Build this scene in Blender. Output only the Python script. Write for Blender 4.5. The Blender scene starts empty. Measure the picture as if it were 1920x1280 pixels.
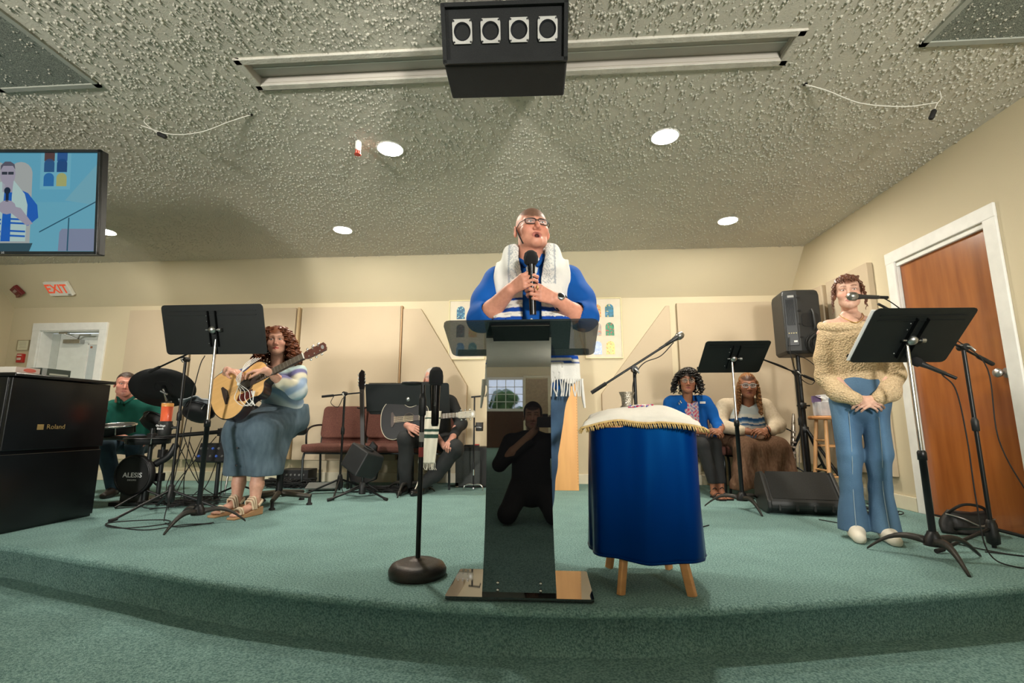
import bpy, bmesh, math, random
import numpy as np
from mathutils import Vector, Matrix, Euler
random.seed(7); rng = np.random.default_rng(7)
R = math.radians; PI = math.pi; SC = bpy.context.scene; COL = SC.collection

# ---------------------------------------------------------------- camera, world, lights, exposure
cam = bpy.data.objects.new('camera', bpy.data.cameras.new('camera')); COL.objects.link(cam)
cam.location = (0, 0, 0.693); cam.rotation_euler = (R(99.5035), 0, R(3.8783))
cam.data.sensor_width = 36; cam.data.lens = 16.9125; cam.data.clip_start = 0.02; SC.camera = cam
SC.view_settings.view_transform = 'Standard'; SC.view_settings.look = 'None'
SC.view_settings.gamma = 1; SC.view_settings.use_curve_mapping = False
SC.view_settings.exposure = 0.27
w = bpy.data.worlds.new('world'); SC.world = w; w.use_nodes = True
w.node_tree.nodes['Background'].inputs[0].default_value = (.75, .85, 1, 1)
w.node_tree.nodes['Background'].inputs[1].default_value = 3.0
def area(name, loc, target, size, power, color, sy=None):
    l = bpy.data.lights.new(name, 'AREA'); l.energy = power; l.color = color; l.size = size
    if sy: l.shape = 'RECTANGLE'; l.size_y = sy
    o = bpy.data.objects.new(name, l); COL.objects.link(o); o.location = loc
    o.rotation_euler = (Vector(target) - Vector(loc)).to_track_quat('-Z', 'Y').to_euler()
    return o
def spot(name, loc, target, half, power, color, radius=.22, blend=.4):
    l = bpy.data.lights.new(name, 'SPOT'); l.energy = power; l.color = color; l.spot_size = R(2 * half); l.spot_blend = blend; l.shadow_soft_size = radius
    o = bpy.data.objects.new(name, l); COL.objects.link(o); o.location = loc; o.rotation_euler = (Vector(target) - Vector(loc)).to_track_quat('-Z', 'Y').to_euler(); return o
spot('stage_light_a', (-2.7, -1.8, 1.55), (-2.6, 5.7, 3.0), 34, 650, (1, .97, .90))
spot('stage_light_b', (1.7, -1.7, 1.55), (.9, 5.7, 3.0), 34, 630, (1, .97, .90))
area('fill_light_a', (-4.5, -4.6, 1.6), (-2, 4, 1.2), 2.2, 4, (.95, .98, 1), 1.2)  # added soft fill towards the stage, no fixture stands here
area('fill_light_b', (2.2, -5.5, 1.6), (1, 4, 1.2), 1.2, 2, (.95, .98, 1), 1.2)  # second added fill, kept out of the lectern's mirror view
area('rear_fill_light_a', (-5, -9.5, 1.5), (-4, -9.5, 6), 1.6, 420, (1, .98, .93))  # added uplight, brightens the rear ceiling mirrored in the lectern
area('rear_fill_light_b', (2.2, -9.5, 1.5), (1.6, -9.5, 6), 1.0, 340, (1, .98, .93))  # matching added uplight on the other side of the rear hall

# ---------------------------------------------------------------- materials
MATS = {}
def mat(name, c, rough=.6, metal=0, c2=None, ns=12, bump=0, bs=60, spec=.5, emit=0, trans=0, alpha=1, attr=None, sheen=0, coat=0, stretch=None, detail=4, ior=None):
    if name in MATS: return MATS[name]
    m = bpy.data.materials.new(name); m.use_nodes = True; nt = m.node_tree; N = nt.nodes; L = nt.links
    b = N['Principled BSDF']; b.inputs['Roughness'].default_value = rough; b.inputs['Metallic'].default_value = metal
    b.inputs['Specular IOR Level'].default_value = spec
    if ior: b.inputs['IOR'].default_value = ior
    if coat: b.inputs['Coat Weight'].default_value = coat
    if sheen: b.inputs['Sheen Weight'].default_value = sheen
    if trans: b.inputs['Transmission Weight'].default_value = trans
    if alpha < 1: b.inputs['Alpha'].default_value = alpha
    tc = N.new('ShaderNodeTexCoord'); vec = tc.outputs['Object']
    if stretch:
        mp = N.new('ShaderNodeMapping'); mp.inputs['Scale'].default_value = stretch; L.new(vec, mp.inputs[0]); vec = mp.outputs[0]
    c = tuple(c) + (1,); c2 = tuple(c2) + (1,) if c2 else tuple(x * .82 for x in c[:3]) + (1,)
    nz = N.new('ShaderNodeTexNoise'); nz.inputs['Scale'].default_value = ns; nz.inputs['Detail'].default_value = detail; L.new(vec, nz.inputs[0])
    rp = N.new('ShaderNodeValToRGB'); rp.color_ramp.elements[0].position = .35; rp.color_ramp.elements[1].position = .65
    rp.color_ramp.elements[0].color = c2; rp.color_ramp.elements[1].color = c
    L.new(nz.outputs[0], rp.inputs[0]); col = rp.outputs[0]
    if attr:
        at = N.new('ShaderNodeAttribute'); at.attribute_name = attr
        mx = N.new('ShaderNodeMix'); mx.data_type = 'RGBA'; mx.blend_type = 'MULTIPLY'; mx.inputs[0].default_value = 1
        L.new(at.outputs[0], mx.inputs[6]); L.new(col, mx.inputs[7]); col = mx.outputs[2]
    L.new(col, b.inputs['Base Color'])
    if emit: L.new(col, b.inputs['Emission Color']); b.inputs['Emission Strength'].default_value = emit
    if bump:
        n2 = N.new('ShaderNodeTexNoise'); n2.inputs['Scale'].default_value = bs; n2.inputs['Detail'].default_value = 3; L.new(vec, n2.inputs[0])
        bp = N.new('ShaderNodeBump'); bp.inputs['Strength'].default_value = bump; bp.inputs['Distance'].default_value = .01
        L.new(n2.outputs[0], bp.inputs['Height']); L.new(bp.outputs[0], b.inputs['Normal'])
    m['bsdf'] = b.name; MATS[name] = m; return m
def flat(name, c, rough=.6, **k): return mat(name, c, rough, c2=tuple(x * .93 for x in c), **k)
BLK = mat('black_metal', (.008, .009, .01), .38, .3); BPL = mat('black_plastic', (.010, .011, .012), .5, bump=.05, bs=300)
CHR = mat('chrome', (.75, .75, .74), .2, 1); RUB = mat('black_rubber', (.006, .006, .006), .75)
STEEL = mat('satin_steel', (.55, .55, .54), .35, 1); WHT = flat('white_paint', (.80, .79, .75), .45)

# ---------------------------------------------------------------- geometry helpers
class MB:
    def __init__(s): s.v = []; s.f = []; s.sm = []
    def add(s, vs, fs, smooth=False, M=None):
        n = len(s.v)
        s.v += [tuple(M @ Vector(p)) for p in vs] if M is not None else [tuple(p) for p in vs]
        s.f += [tuple(i + n for i in q) for q in fs]; s.sm += [smooth] * len(fs); return s
    def box(s, c, d, rot=None, M=None, taper=1):
        x, y, z = d[0] / 2, d[1] / 2, d[2] / 2; t = taper
        vs = [Vector(p) for p in ((-x, -y, -z), (x, -y, -z), (x, y, -z), (-x, y, -z), (-x * t, -y * t, z), (x * t, -y * t, z), (x * t, y * t, z), (-x * t, y * t, z))]
        if rot: E = Euler(rot).to_matrix(); vs = [E @ p for p in vs]
        vs = [p + Vector(c) for p in vs]
        return s.add(vs, [(3, 2, 1, 0), (4, 5, 6, 7), (0, 1, 5, 4), (1, 2, 6, 5), (2, 3, 7, 6), (3, 0, 4, 7)], False, M)
    def rbox(s, c, d, r=.01, rot=None, axis=2, seg=3, M=None):
        """box with corners rounded in the plane normal to axis"""
        a, b = [(1, 2), (0, 2), (0, 1)][axis]; r = min(r, d[a] / 2.01, d[b] / 2.01); pl = []
        for sx, sy, a0 in ((1, 1, 0), (-1, 1, 90), (-1, -1, 180), (1, -1, 270)):
            for k in range(seg + 1):
                t = R(a0 + 90 * k / seg); pl.append((sx * (d[a] / 2 - r) + r * math.cos(t), sy * (d[b] / 2 - r) + r * math.sin(t)))
        return s.prism(pl, d[axis], c, rot, axis, M)
    def prism(s, pl, h, c=(0, 0, 0), rot=None, axis=2, M=None):
        """polygon pl in the plane normal to axis, extruded by h and centred on c"""
        vs = []
        for z in (-h / 2, h / 2):
            for p in pl:
                q = [p[0], p[1]]; q.insert(axis, z); vs.append(Vector(q))
        if rot: E = Euler(rot).to_matrix(); vs = [E @ p for p in vs]
        vs = [p + Vector(c) for p in vs]; n = len(pl)
        fs = [tuple(range(n - 1, -1, -1)), tuple(range(n, 2 * n))] + [(i, (i + 1) % n, n + (i + 1) % n, n + i) for i in range(n)]
        if axis == 1: fs = [f[::-1] for f in fs]
        return s.add(vs, fs, False, M)
    def tube(s, pts, r, n=8, caps=True, M=None):
        pts = [Vector(p) for p in pts]; rs = list(r) if isinstance(r, (list, tuple)) else [r] * len(pts)
        vs = []; up = None
        for i, p in enumerate(pts):
            t = (pts[min(i + 1, len(pts) - 1)] - pts[max(i - 1, 0)]).normalized()
            if up is None: up = t.orthogonal().normalized()
            up = (up - t * up.dot(t)); up = up.normalized() if up.length > 1e-6 else t.orthogonal().normalized()
            bi = t.cross(up)
            for k in range(n): a = 2 * PI * k / n; vs.append(p + (up * math.cos(a) + bi * math.sin(a)) * rs[i])
        fs = [(i * n + k, i * n + (k + 1) % n, (i + 1) * n + (k + 1) % n, (i + 1) * n + k) for i in range(len(pts) - 1) for k in range(n)]
        m = len(s.f); s.add(vs, fs, True, M)
        if caps:
            s.add(vs[:n], [tuple(range(n - 1, -1, -1))], False, M); s.add(vs[-n:], [tuple(range(n))], False, M)
        return s
    def cyl(s, p0, p1, r0, r1=None, n=14, M=None): return s.tube([p0, p1], [r0, r0 if r1 is None else r1], n, True, M)
    def lathe(s, prof, c=(0, 0, 0), n=24, M=None, rot=None, cap=True):
        vs = []; c = Vector(c); E = Euler(rot).to_matrix() if rot else None
        for r, z in prof:
            for k in range(n):
                a = 2 * PI * k / n; p = Vector((r * math.cos(a), r * math.sin(a), z)); vs.append((E @ p if E else p) + c)
        fs = [(i * n + k, i * n + (k + 1) % n, (i + 1) * n + (k + 1) % n, (i + 1) * n + k) for i in range(len(prof) - 1) for k in range(n)]
        s.add(vs, fs, True, M)
        if cap and prof[0][0] > 1e-4: s.add(vs[:n], [tuple(range(n - 1, -1, -1))], False, M)
        if cap and prof[-1][0] > 1e-4: s.add(vs[-n:], [tuple(range(n))], False, M)
        return s
    def ball(s, c, r, n=14, M=None, rot=None):
        r = (r, r, r) if not isinstance(r, (tuple, list)) else r; E = Euler(rot).to_matrix() if rot else None; vs = []; m = n // 2 + 1
        for i in range(m + 1):
            t = PI * i / m
            for k in range(n):
                a = 2 * PI * k / n; p = Vector((r[0] * math.sin(t) * math.cos(a), r[1] * math.sin(t) * math.sin(a), -r[2] * math.cos(t))); vs.append((E @ p if E else p) + Vector(c))
        return s.add(vs, [(i * n + k, i * n + (k + 1) % n, (i + 1) * n + (k + 1) % n, (i + 1) * n + k) for i in range(m) for k in range(n)], True, M)
    def torus(s, c, Rr, r, n=24, m=8, rot=None, M=None, a0=0, a1=2 * PI):
        E = Euler(rot).to_matrix() if rot else Matrix.Identity(3); full = abs(a1 - a0) > 6.28; k = n if full else n
        pts = [E @ Vector((Rr * math.cos(a0 + (a1 - a0) * i / k), Rr * math.sin(a0 + (a1 - a0) * i / k), 0)) + Vector(c) for i in range(k + 1)]
        return s.tube(pts, r, m, not full, M)
    def build(s, name, m, parent=None, bevel=0, loc=None, rot=None):
        me = bpy.data.meshes.new(name); me.from_pydata(s.v, [], s.f)
        me.polygons.foreach_set('use_smooth', s.sm); me.materials.append(m)
        if bevel:
            bm = bmesh.new(); bm.from_mesh(me); bmesh.ops.remove_doubles(bm, verts=bm.verts, dist=1e-5)
            ed = [e for e in bm.edges if len(e.link_faces) == 2 and e.calc_face_angle(0) > .6]
            if ed: bmesh.ops.bevel(bm, geom=ed, offset=bevel, segments=2, affect='EDGES', profile=.5)
            bm.to_mesh(me); bm.free()
        return link(name, me, parent, loc, rot)
def link(name, me, parent=None, loc=None, rot=None):
    o = bpy.data.objects.new(name, me); COL.objects.link(o); o.parent = parent
    if loc: o.location = loc
    if rot: o.rotation_euler = rot
    return o
def tag(o, label, cat, group=None, kind=None):
    if label: o['label'] = label
    if cat: o['category'] = cat
    if group: o['group'] = group
    if kind: o['kind'] = kind
    return o
def thing(name, label, cat, loc=(0, 0, 0), rz=0, group=None, rot=None):
    o = bpy.data.objects.new(name, None); COL.objects.link(o); o.location = loc; o.empty_display_size = .1
    o.rotation_euler = rot if rot else (0, 0, rz); return tag(o, label, cat, group)
def struct(o): o['kind'] = 'structure'; return o
def spline(pts, n=8):
    """Catmull-Rom through points"""
    P = [Vector(p) for p in pts]; P = [P[0] * 2 - P[1]] + P + [P[-1] * 2 - P[-2]]; out = []
    for i in range(1, len(P) - 2):
        for k in range(n):
            t = k / n; a, b, c, d = P[i - 1:i + 3]
            out.append(.5 * ((2 * b) + (c - a) * t + (2 * a - 5 * b + 4 * c - d) * t * t + (3 * b - a - 3 * c + d) * t ** 3))
    return out + [P[-2]]
def text_mesh(txt, size, depth=.001, bold=0, sx=1):
    c = bpy.data.curves.new('txt', 'FONT'); c.body = txt; c.size = size; c.extrude = depth; c.align_x = 'CENTER'; c.align_y = 'CENTER'; c.offset = bold; c.resolution_u = 3
    o = bpy.data.objects.new('txt', c); COL.objects.link(o); bpy.context.view_layer.update()
    me = bpy.data.meshes.new_from_object(o.evaluated_get(bpy.context.evaluated_depsgraph_get())); bpy.data.objects.remove(o)
    if sx != 1:
        for v in me.vertices: v.co.x *= sx
    return me
def text(name, txt, size, m, parent, loc, rot, depth=.001, bold=0, sx=1):
    me = text_mesh(txt, size, depth, bold, sx); me.materials.append(m); return link(name, me, parent, loc, rot)

# ---------------------------------------------------------------- room shell
XL, XR, YB, YC, ZC, ZK, ZF = -6.93, 2.89, 5.70, 5.30, 2.62, 2.165, -.18
YR = -12.9                                             # rear wall of the hall behind the camera
wallm = mat('cream_wall_paint', (.62, .535, .37), .75, c2=(.595, .515, .355), ns=1.5, bump=.08, bs=180)
trimm = mat('ivory_trim', (.72, .66, .50), .5, c2=(.68, .62, .47))
def carpet():
    m = mat('teal_carpet', (.33, .52, .49), .95, c2=(.13, .245, .23), ns=130, bump=.9, bs=240, spec=.1, detail=2)
    nt = m.node_tree; N = nt.nodes; L = nt.links; b = N['Principled BSDF']; src = b.inputs['Base Color'].links[0].from_socket
    nz = N.new('ShaderNodeTexNoise'); nz.inputs['Scale'].default_value = 5; tc = N.new('ShaderNodeTexCoord'); L.new(tc.outputs['Object'], nz.inputs[0])
    mr = N.new('ShaderNodeMapRange'); mr.inputs[3].default_value = .82; mr.inputs[4].default_value = 1.12; L.new(nz.outputs[0], mr.inputs[0])
    mx = N.new('ShaderNodeMix'); mx.data_type = 'RGBA'; mx.blend_type = 'MULTIPLY'; mx.inputs[0].default_value = 1
    L.new(src, mx.inputs[6]); L.new(mr.outputs[0], mx.inputs[7]); L.new(mx.outputs[2], b.inputs['Base Color']); return m
carpm = carpet()
def popcorn():
    m = mat('popcorn_ceiling', (.56, .53, .44), .9, c2=(.53, .50, .42), ns=4, spec=.2)
    nt = m.node_tree; N = nt.nodes; L = nt.links; b = N['Principled BSDF']; tc = N.new('ShaderNodeTexCoord')
    nz = N.new('ShaderNodeTexNoise'); nz.inputs['Scale'].default_value = 120; nz.inputs['Detail'].default_value = 3; L.new(tc.outputs['Object'], nz.inputs[0])
    bp = N.new('ShaderNodeBump'); bp.inputs['Strength'].default_value = .3; bp.inputs['Distance'].default_value = .005
    L.new(nz.outputs[0], bp.inputs['Height']); L.new(bp.outputs[0], b.inputs['Normal']); return m
popm = popcorn()
MB().box(((XL + XR) / 2, (YB + YR) / 2, ZF - .05), (XR - XL + .4, YB - YR + .4, .1)).build('floor', carpm)['kind'] = 'structure'
# stage: curved nose with a rounded lip and a recessed riser
edge = [(XL, 2.74), (-4.6, 2.73), (-3.7, 2.73), (-3.11, 2.694), (-2.479, 2.494), (-1.998, 2.349), (-1.561, 2.20), (-1.181, 2.10), (-.574, 1.99), (-.112, 1.954), (.347, 1.97), (.767, 2.04), (1.216, 2.145), (1.702, 2.26), (2.03, 2.345), (2.5, 2.47), (XR, 2.58)]
ec = [(p.x, p.y) for p in spline([(x, y, 0) for x, y in edge], 6)]
def stage():
    prof = [(0.6, 0), (.03, 0), (.012, -.004), (.002, -.013), (0, -.026), (.006, -.036), (.03, -.040), (.032, -.18)]
    vs = []; fs = []; n = len(prof)
    for i, (x, y) in enumerate(ec):
        a = ec[max(i - 1, 0)]; b = ec[min(i + 1, len(ec) - 1)]; t = Vector((b[0] - a[0], b[1] - a[1])).normalized(); nx, ny = -t.y, t.x
        for k, (d, z) in enumerate(prof):
            vs.append((x, YB, 0) if k == 0 else (x + nx * d, y + ny * d, z))
    for i in range(len(ec) - 1):
        for k in range(n - 1): fs.append((i * n + k, i * n + k + 1, (i + 1) * n + k + 1, (i + 1) * n + k))
    mb = MB(); mb.add(vs, fs, False); o = mb.build('floor_stage', carpm); o['kind'] = 'structure'
    for k, p in enumerate(o.data.polygons): p.use_smooth = True
    return o
stage()
def ceil():
    mb = MB(); holes = [(-1.62, 1.28, 2.225, 2.385)]
    # ceiling slab with a slot for the recessed light trough
    x0, x1, y0, y1 = holes[0]
    for (a, b, c, d) in ((XL - .1, x0, YR, YC), (x1, XR + .1, YR, YC), (x0, x1, YR, y0), (x0, x1, y1, YC)):
        mb.add([(a, c, ZC), (b, c, ZC), (b, d, ZC), (a, d, ZC)], [(3, 2, 1, 0)])
    mb.box(((XL + XR) / 2, (YC + YR) / 2, ZC + .25), (XR - XL + .4, YC - YR + .4, .1))
    o = mb.build('ceiling', popm); o['kind'] = 'structure'
    # popcorn grains over the part of the ceiling nearest the stage
    n = 100000; X = rng.uniform(XL, XR, n); Y = 1.25 + (YC - 1.25) * rng.uniform(0, 1, n) ** 1.1
    keep = ~((X > x0 - .05) & (X < x1 + .05) & (Y > y0 - .06) & (Y < y1 + .06))
    den = np.sin(X * 3.1 + np.sin(Y * 4)) * np.sin(Y * 3.7 + 1.3 * np.sin(X * 2.3)); keep &= rng.uniform(-1.3, 1.2, n) < den + .9
    X = X[keep]; Y = Y[keep]; n = len(X); r = .003 + .0085 * rng.uniform(0, 1, n) ** 1.6; h = r * rng.uniform(.75, 1.35, n); ph = rng.uniform(0, 6.28, n)
    V = np.zeros((n, 7, 3)); el = rng.uniform(.6, 1.0, n)
    for k in range(6): a = ph + k * PI / 3; V[:, k, 0] = X + r * np.cos(a); V[:, k, 1] = Y + r * el * np.sin(a); V[:, k, 2] = ZC + .001
    V[:, 6, 0] = X; V[:, 6, 1] = Y; V[:, 6, 2] = ZC - h * 1.05
    F = np.array([(k, (k + 1) % 6, 6) for k in range(6)]); F = (F[None] + (np.arange(n) * 7)[:, None, None]).reshape(-1, 3)
    p = link('ceiling_texture', np_mesh('ceiling_texture', V.reshape(-1, 3), F, popm), o); p['kind'] = 'stuff'
    return o
def np_mesh(name, V, F, m, smooth=True):
    me = bpy.data.meshes.new(name); V = np.ascontiguousarray(V, dtype=np.float32); F = np.ascontiguousarray(F, dtype=np.int32); k = F.shape[1]
    me.vertices.add(len(V)); me.vertices.foreach_set('co', V.ravel()); me.loops.add(F.size); me.loops.foreach_set('vertex_index', F.ravel())
    me.polygons.add(len(F)); me.polygons.foreach_set('loop_start', np.arange(0, F.size, k, dtype=np.int32))
    me.polygons.foreach_set('use_smooth', np.full(len(F), smooth)); me.materials.append(m); me.update(calc_edges=True); return me
ceil()
def wall(name, boxes, m=wallm):
    mb = MB()
    for c, d in boxes: mb.box(c, d)
    o = mb.build(name, m); o['kind'] = 'structure'; return o
def holed(name, axis, pos, thick, a0, a1, z0, z1, holes, m=wallm):
    """wall across axis with rectangular openings (a, b, za, zb)"""
    mb = MB(); cuts = sorted(set([a0, a1] + [h[0] for h in holes] + [h[1] for h in holes]))
    for p, q in zip(cuts, cuts[1:]):
        segs = [(z0, z1)]
        for h in holes:
            if h[0] <= p + 1e-6 and h[1] >= q - 1e-6:
                segs = [t for s0, s1 in segs for t in ((s0, min(s1, h[2])), (max(s0, h[3]), s1)) if t[1] - t[0] > 1e-4]
        for s0, s1 in segs:
            c = [(p + q) / 2, pos, (s0 + s1) / 2]; d = [q - p, thick, s1 - s0]
            if axis == 'x': c = [pos, (p + q) / 2, (s0 + s1) / 2]; d = [thick, q - p, s1 - s0]
            mb.box(c, d)
    o = mb.build(name, m); o['kind'] = 'structure'; return o
holed('wall_back', 'y', YB + .075, .15, XL - .15, XR + .15, ZF, ZK + .02, [(-6.50, -5.68, ZF + .18, 1.86)])
mb = MB(); mb.prism([(YB + .15, ZK), (YB, ZK), (YC, ZC), (YC, ZC + .2), (YB + .15, ZC + .2)], XR - XL + .3, ((XL + XR) / 2, 0, 0), axis=0)
struct(mb.build('ceiling_slope', wallm))
holed('wall_right', 'x', XR + .09, .18, YR, YB, ZF, ZC, [(3.185, 4.0, 0, 1.985)])
wall('wall_left', [((XL - .08, (YB + YR) / 2, 1.2), (.16, YB - YR, 2.84))])
# rear of the hall: panelled dado, windows and a door, seen mirrored in the lectern
holed('wall_rear', 'y', YR - .075, .15, XL - .15, XR + .15, ZF, ZC, [(-2.0, -.75, 1.12, 2.2), (-5.0, -3.6, 1.12, 2.2)])
dado = mat('dark_wood_dado', (.10, .045, .022), .45, c2=(.07, .03, .016), ns=6, stretch=(8, 8, 1))
struct(MB().box(((XL + XR) / 2, YR + .012, .455), (XR - XL, .024, 1.27)).build('trim_1', dado))
struct(MB().box(((XL + XR) / 2, YB - .009, .055), (XR - XL, .018, .11)).build('baseboard_back', trimm, bevel=.004))
for k, (a, b) in enumerate(((4.10, YB - .02), (2.6, 3.08))):
    struct(MB().box((XR - .008, (a + b) / 2, .055), (.016, b - a, .11)).build('baseboard_right' if k == 0 else 'baseboard_right_near', trimm, bevel=.004))
glass = mat('window_glass', (.9, .95, 1), .02, trans=1, alpha=.25)
for k, (x, hw) in enumerate(((-1.375, .625), (-4.3, .7))):
    W = struct(bpy.data.objects.new('window_%d' % (k + 1), None)); COL.objects.link(W); W.location = (x, YR, 1.66)
    mb = MB()
    for s in (-1, 1): mb.box((s * (hw + .02), .01, 0), (.09, .06, 1.15)); mb.box((0, .01, s * .55), (2 * hw + .13, .062, .09))
    mb.build('window_frame', WHT, W)
    mb = MB()
    for s in (-1, 0, 1): mb.box((s * hw * .5, -.05, 0), (.022, .03, 1.06))
    for s in (-.26, 0, .26): mb.box((0, -.05, s), (2 * hw, .03, .022))
    mb.build('muntins', WHT, W); MB().box((0, -.06, 0), (2 * hw, .006, 1.06)).build('pane', glass, W)
grn = mat('garden_green', (.10, .20, .05), .9, c2=(.03, .08, .02), ns=3)
struct(MB().box((-2.5, YR - 4.3, -.3), (18, 8, .1)).build('ground_outside', grn))
for k, (x, h) in enumerate(((-5.6, 2.0), (-3.2, 1.7), (-1.5, 1.7))):
    mb = MB()
    for j in range(26):
        mb.ball((x + random.uniform(-.5, .5), YR - 3 + random.uniform(-.5, .5), random.uniform(.1, h)), random.uniform(.22, .42), 7)
    tag(mb.build('garden_shrub', grn), ['green shrub outside the farther rear window', 'low green shrub outside between the two rear windows', 'green shrub outside the nearer rear window'][k], 'shrub', 'shrubs outside the rear windows')

D = struct(bpy.data.objects.new('door_3', None)); COL.objects.link(D); D.location = (-.28, YR, 0)
MB().box((0, .03, 1.0), (.78, .06, 2.36)).build('door_leaf', mat('rear_door_tan', (.40, .30, .20), .5), D, .004)
mb = MB()
for q in (-1, 1): mb.box((q * .43, .03, 1.03), (.08, .08, 2.42))
mb.box((0, .03, 2.27), (.94, .082, .08)); mb.build('door_frame', trimm, D, .004)
# ---------------------------------------------------------------- doors
woodD = mat('orange_brown_wood', (.36, .115, .026), .28, c2=(.25, .070, .014), ns=5, stretch=(3, 3, .35), coat=.25)
D = struct(bpy.data.objects.new('door_1', None)); COL.objects.link(D); D.location = (XR, 3.5925, 0)
MB().box((.045, 0, .985), (.04, .80, 1.96)).build('door_leaf', woodD, D, .003)
mb = MB()
for s in (-1, 1): mb.box((-.009, s * .452, 1.03), (.018, .095, 2.06)); mb.box((.05, s * .41, .995), (.1, .012, 1.99))
mb.box((-.010, 0, 2.035), (.020, 1.002, .096)); mb.box((.05, 0, 1.98), (.1, .82, .012)); mb.box((.012, 0, 1.965), (.025, .82, .03))
mb.build('door_frame', WHT, D, .005)
mb = MB(); mb.lathe([(.032, 0), (.032, .006), (.012, .012), (.012, .035), (.026, .045), (.03, .058), (.024, .07), (0, .073)], (.025, -.36, 1.0), 20, rot=(0, R(-90), 0)); mb.build('door_knob', STEEL, D)
MB().box((.03, 0, .006), (.05, .82, .012)).build('threshold', RUB, D)
whiteD = flat('white_door_paint', (.74, .76, .72), .4)
D = struct(bpy.data.objects.new('door_2', None)); COL.objects.link(D); D.location = (-6.09, YB, 0)
mb = MB()
for s in (-1, 1): mb.box((s * .46, -.01, .95), (.10, .03, 1.94)); mb.box((s * .405, .075, .93), (.014, .15, 1.86))
mb.box((0, -.011, 1.906), (1.022, .032, .10)); mb.box((0, .075, 1.853), (.82, .15, .014))
mb.build('door_frame', WHT, D, .004)
L = MB().box((.06, .17, .92), (.7, .04, 1.85)).build('door_leaf', whiteD, D, .003)
MB().box((-.36, .16, .92), (.14, .03, 1.85)).build('side_panel', flat('grey_white_panel', (.52, .54, .50), .5), D)
mb = MB()
mb.box((.13, .145, 1.35), (.018, .014, .72)); mb.box((.37, .145, 1.35), (.018, .014, .72)); mb.box((.25, .145, 1.70), (.26, .014, .018)); mb.box((.25, .145, 1.0), (.26, .014, .018))
mb.build('window_frame', WHT, L, .002); MB().box((.25, .15, 1.35), (.22, .006, .68)).build('pane', flat('frosted_pane', (.55, .60, .60), .15), L)
tape = flat('brown_tape', (.33, .13, .06), .7)
for x, z in ((.17, 1.66), (.33, 1.66), (.17, 1.10), (.33, 1.12)): MB().box((x, .143, z), (.026, .004, .026)).build('tape_square', tape, L)
mb = MB(); mb.box((-.06, .115, 1.73), (.24, .07, .055)); cl = mb.build('door_closer', STEEL, D, .005)
mb = MB(); mb.tube([(0, .11, 1.765), (.1, .03, 1.80), (.26, .02, 1.80)], .009, 6); mb.tube([(0, .11, 1.765), (-.12, .03, 1.82)], .009, 6); mb.box((-.12, .03, 1.83), (.12, .03, .02)); mb.build('closer_arm', STEEL, cl)

# ---------------------------------------------------------------- things on the ceiling
def grille(x, label):
    t = thing('ceiling_grille', label, 'vent', (x, 2.03, ZC), 0, 'mesh grilles in the ceiling')
    mb = MB()
    for s in (-1, 1): mb.box((s * .3, 0, -.006), (.03, .63, .014)); mb.box((0, s * .3, -.006), (.63, .03, .014))
    mb.build('frame', flat('grille_frame', (.33, .34, .29), .7), t)
    MB().box((0, 0, -.003), (.58, .58, .004)).build('mesh_panel', mat('grille_mesh', (.26, .28, .23), .8, c2=(.09, .10, .085), ns=260, detail=0), t)
    MB().box((-.14 if x < 0 else .14, -.1, -.008), (.28, .28, .008)).build('inner_plate', mat('grille_inner', (.26, .27, .23), .8, c2=(.11, .12, .10), ns=260, detail=0), t, .002)
    return t
grille(-2.86, 'square mesh grille in ceiling above the television'); grille(2.27, 'square mesh grille in ceiling nearest the brown door')
t = thing('ceiling_light_trough', 'long unlit recessed light trough in textured ceiling', 'light fixture', (-.165, 2.31, ZC))
mb = MB()
for s in (-1, 1): mb.box((0, s * .1, -.006), (2.98, .04, .016)); mb.box((s * 1.47, 0, -.006), (.04, .24, .016))
mb.build('frame', mat('trough_frame', (.58, .55, .47), .55, bump=.3, bs=90), t, .004)
trm = mat('trough_panel', (.50, .46, .40), .5, c2=(.44, .40, .35), ns=3)
for s in (-1, 1): MB().box((0, s * .041, .04), (2.9, .076, .008), rot=(R(s * 6), 0, 0)).build('cover_panel', trm, t)
MB().box((0, 0, .036), (2.9, .006, .014)).build('centre_strip', WHT, t)
mb = MB()
for s in (-1, 1): mb.box((0, s * .082, .03), (2.92, .006, .08)); mb.box((s * 1.452, 0, .03), (.006, .16, .08))
mb.build('inner_wall', trm, t)
DL = mat('downlight_glow', (1, .93, .80), .5, c2=(1, .93, .80), emit=375); DLR = mat('downlight_glow_rear', (1, .93, .80), .5, c2=(1, .93, .80), emit=410)
def downlight(x, y, label, power=1):
    t = thing('recessed_downlight', label, 'light', (x, y, ZC), 0, 'round recessed downlights')
    MB().lathe([(.084, -.004), (.094, -.008), (.098, -.004), (.098, .002), (.084, .002)], n=32).build('trim_ring', WHT, t)
    MB().lathe([(0, -.011), (.05, -.0105), (.085, -.007), (.085, .001)], n=32).build('lamp_disc', DL if y < 4 else DLR, t)
for x, y, l in ((-1.082, 3.10, 'lit round downlight beside the ceiling sprinkler'), (.84, 3.08, 'lit round downlight over the blue draped table'), (-2.03, 4.51, 'small lit round downlight over the woman with guitar'),
                (1.79, 4.54, 'small lit round downlight over the two seated women'), (-4.48, 4.39, 'lit round downlight half hidden by the television edge')): downlight(x, y, l)
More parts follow.
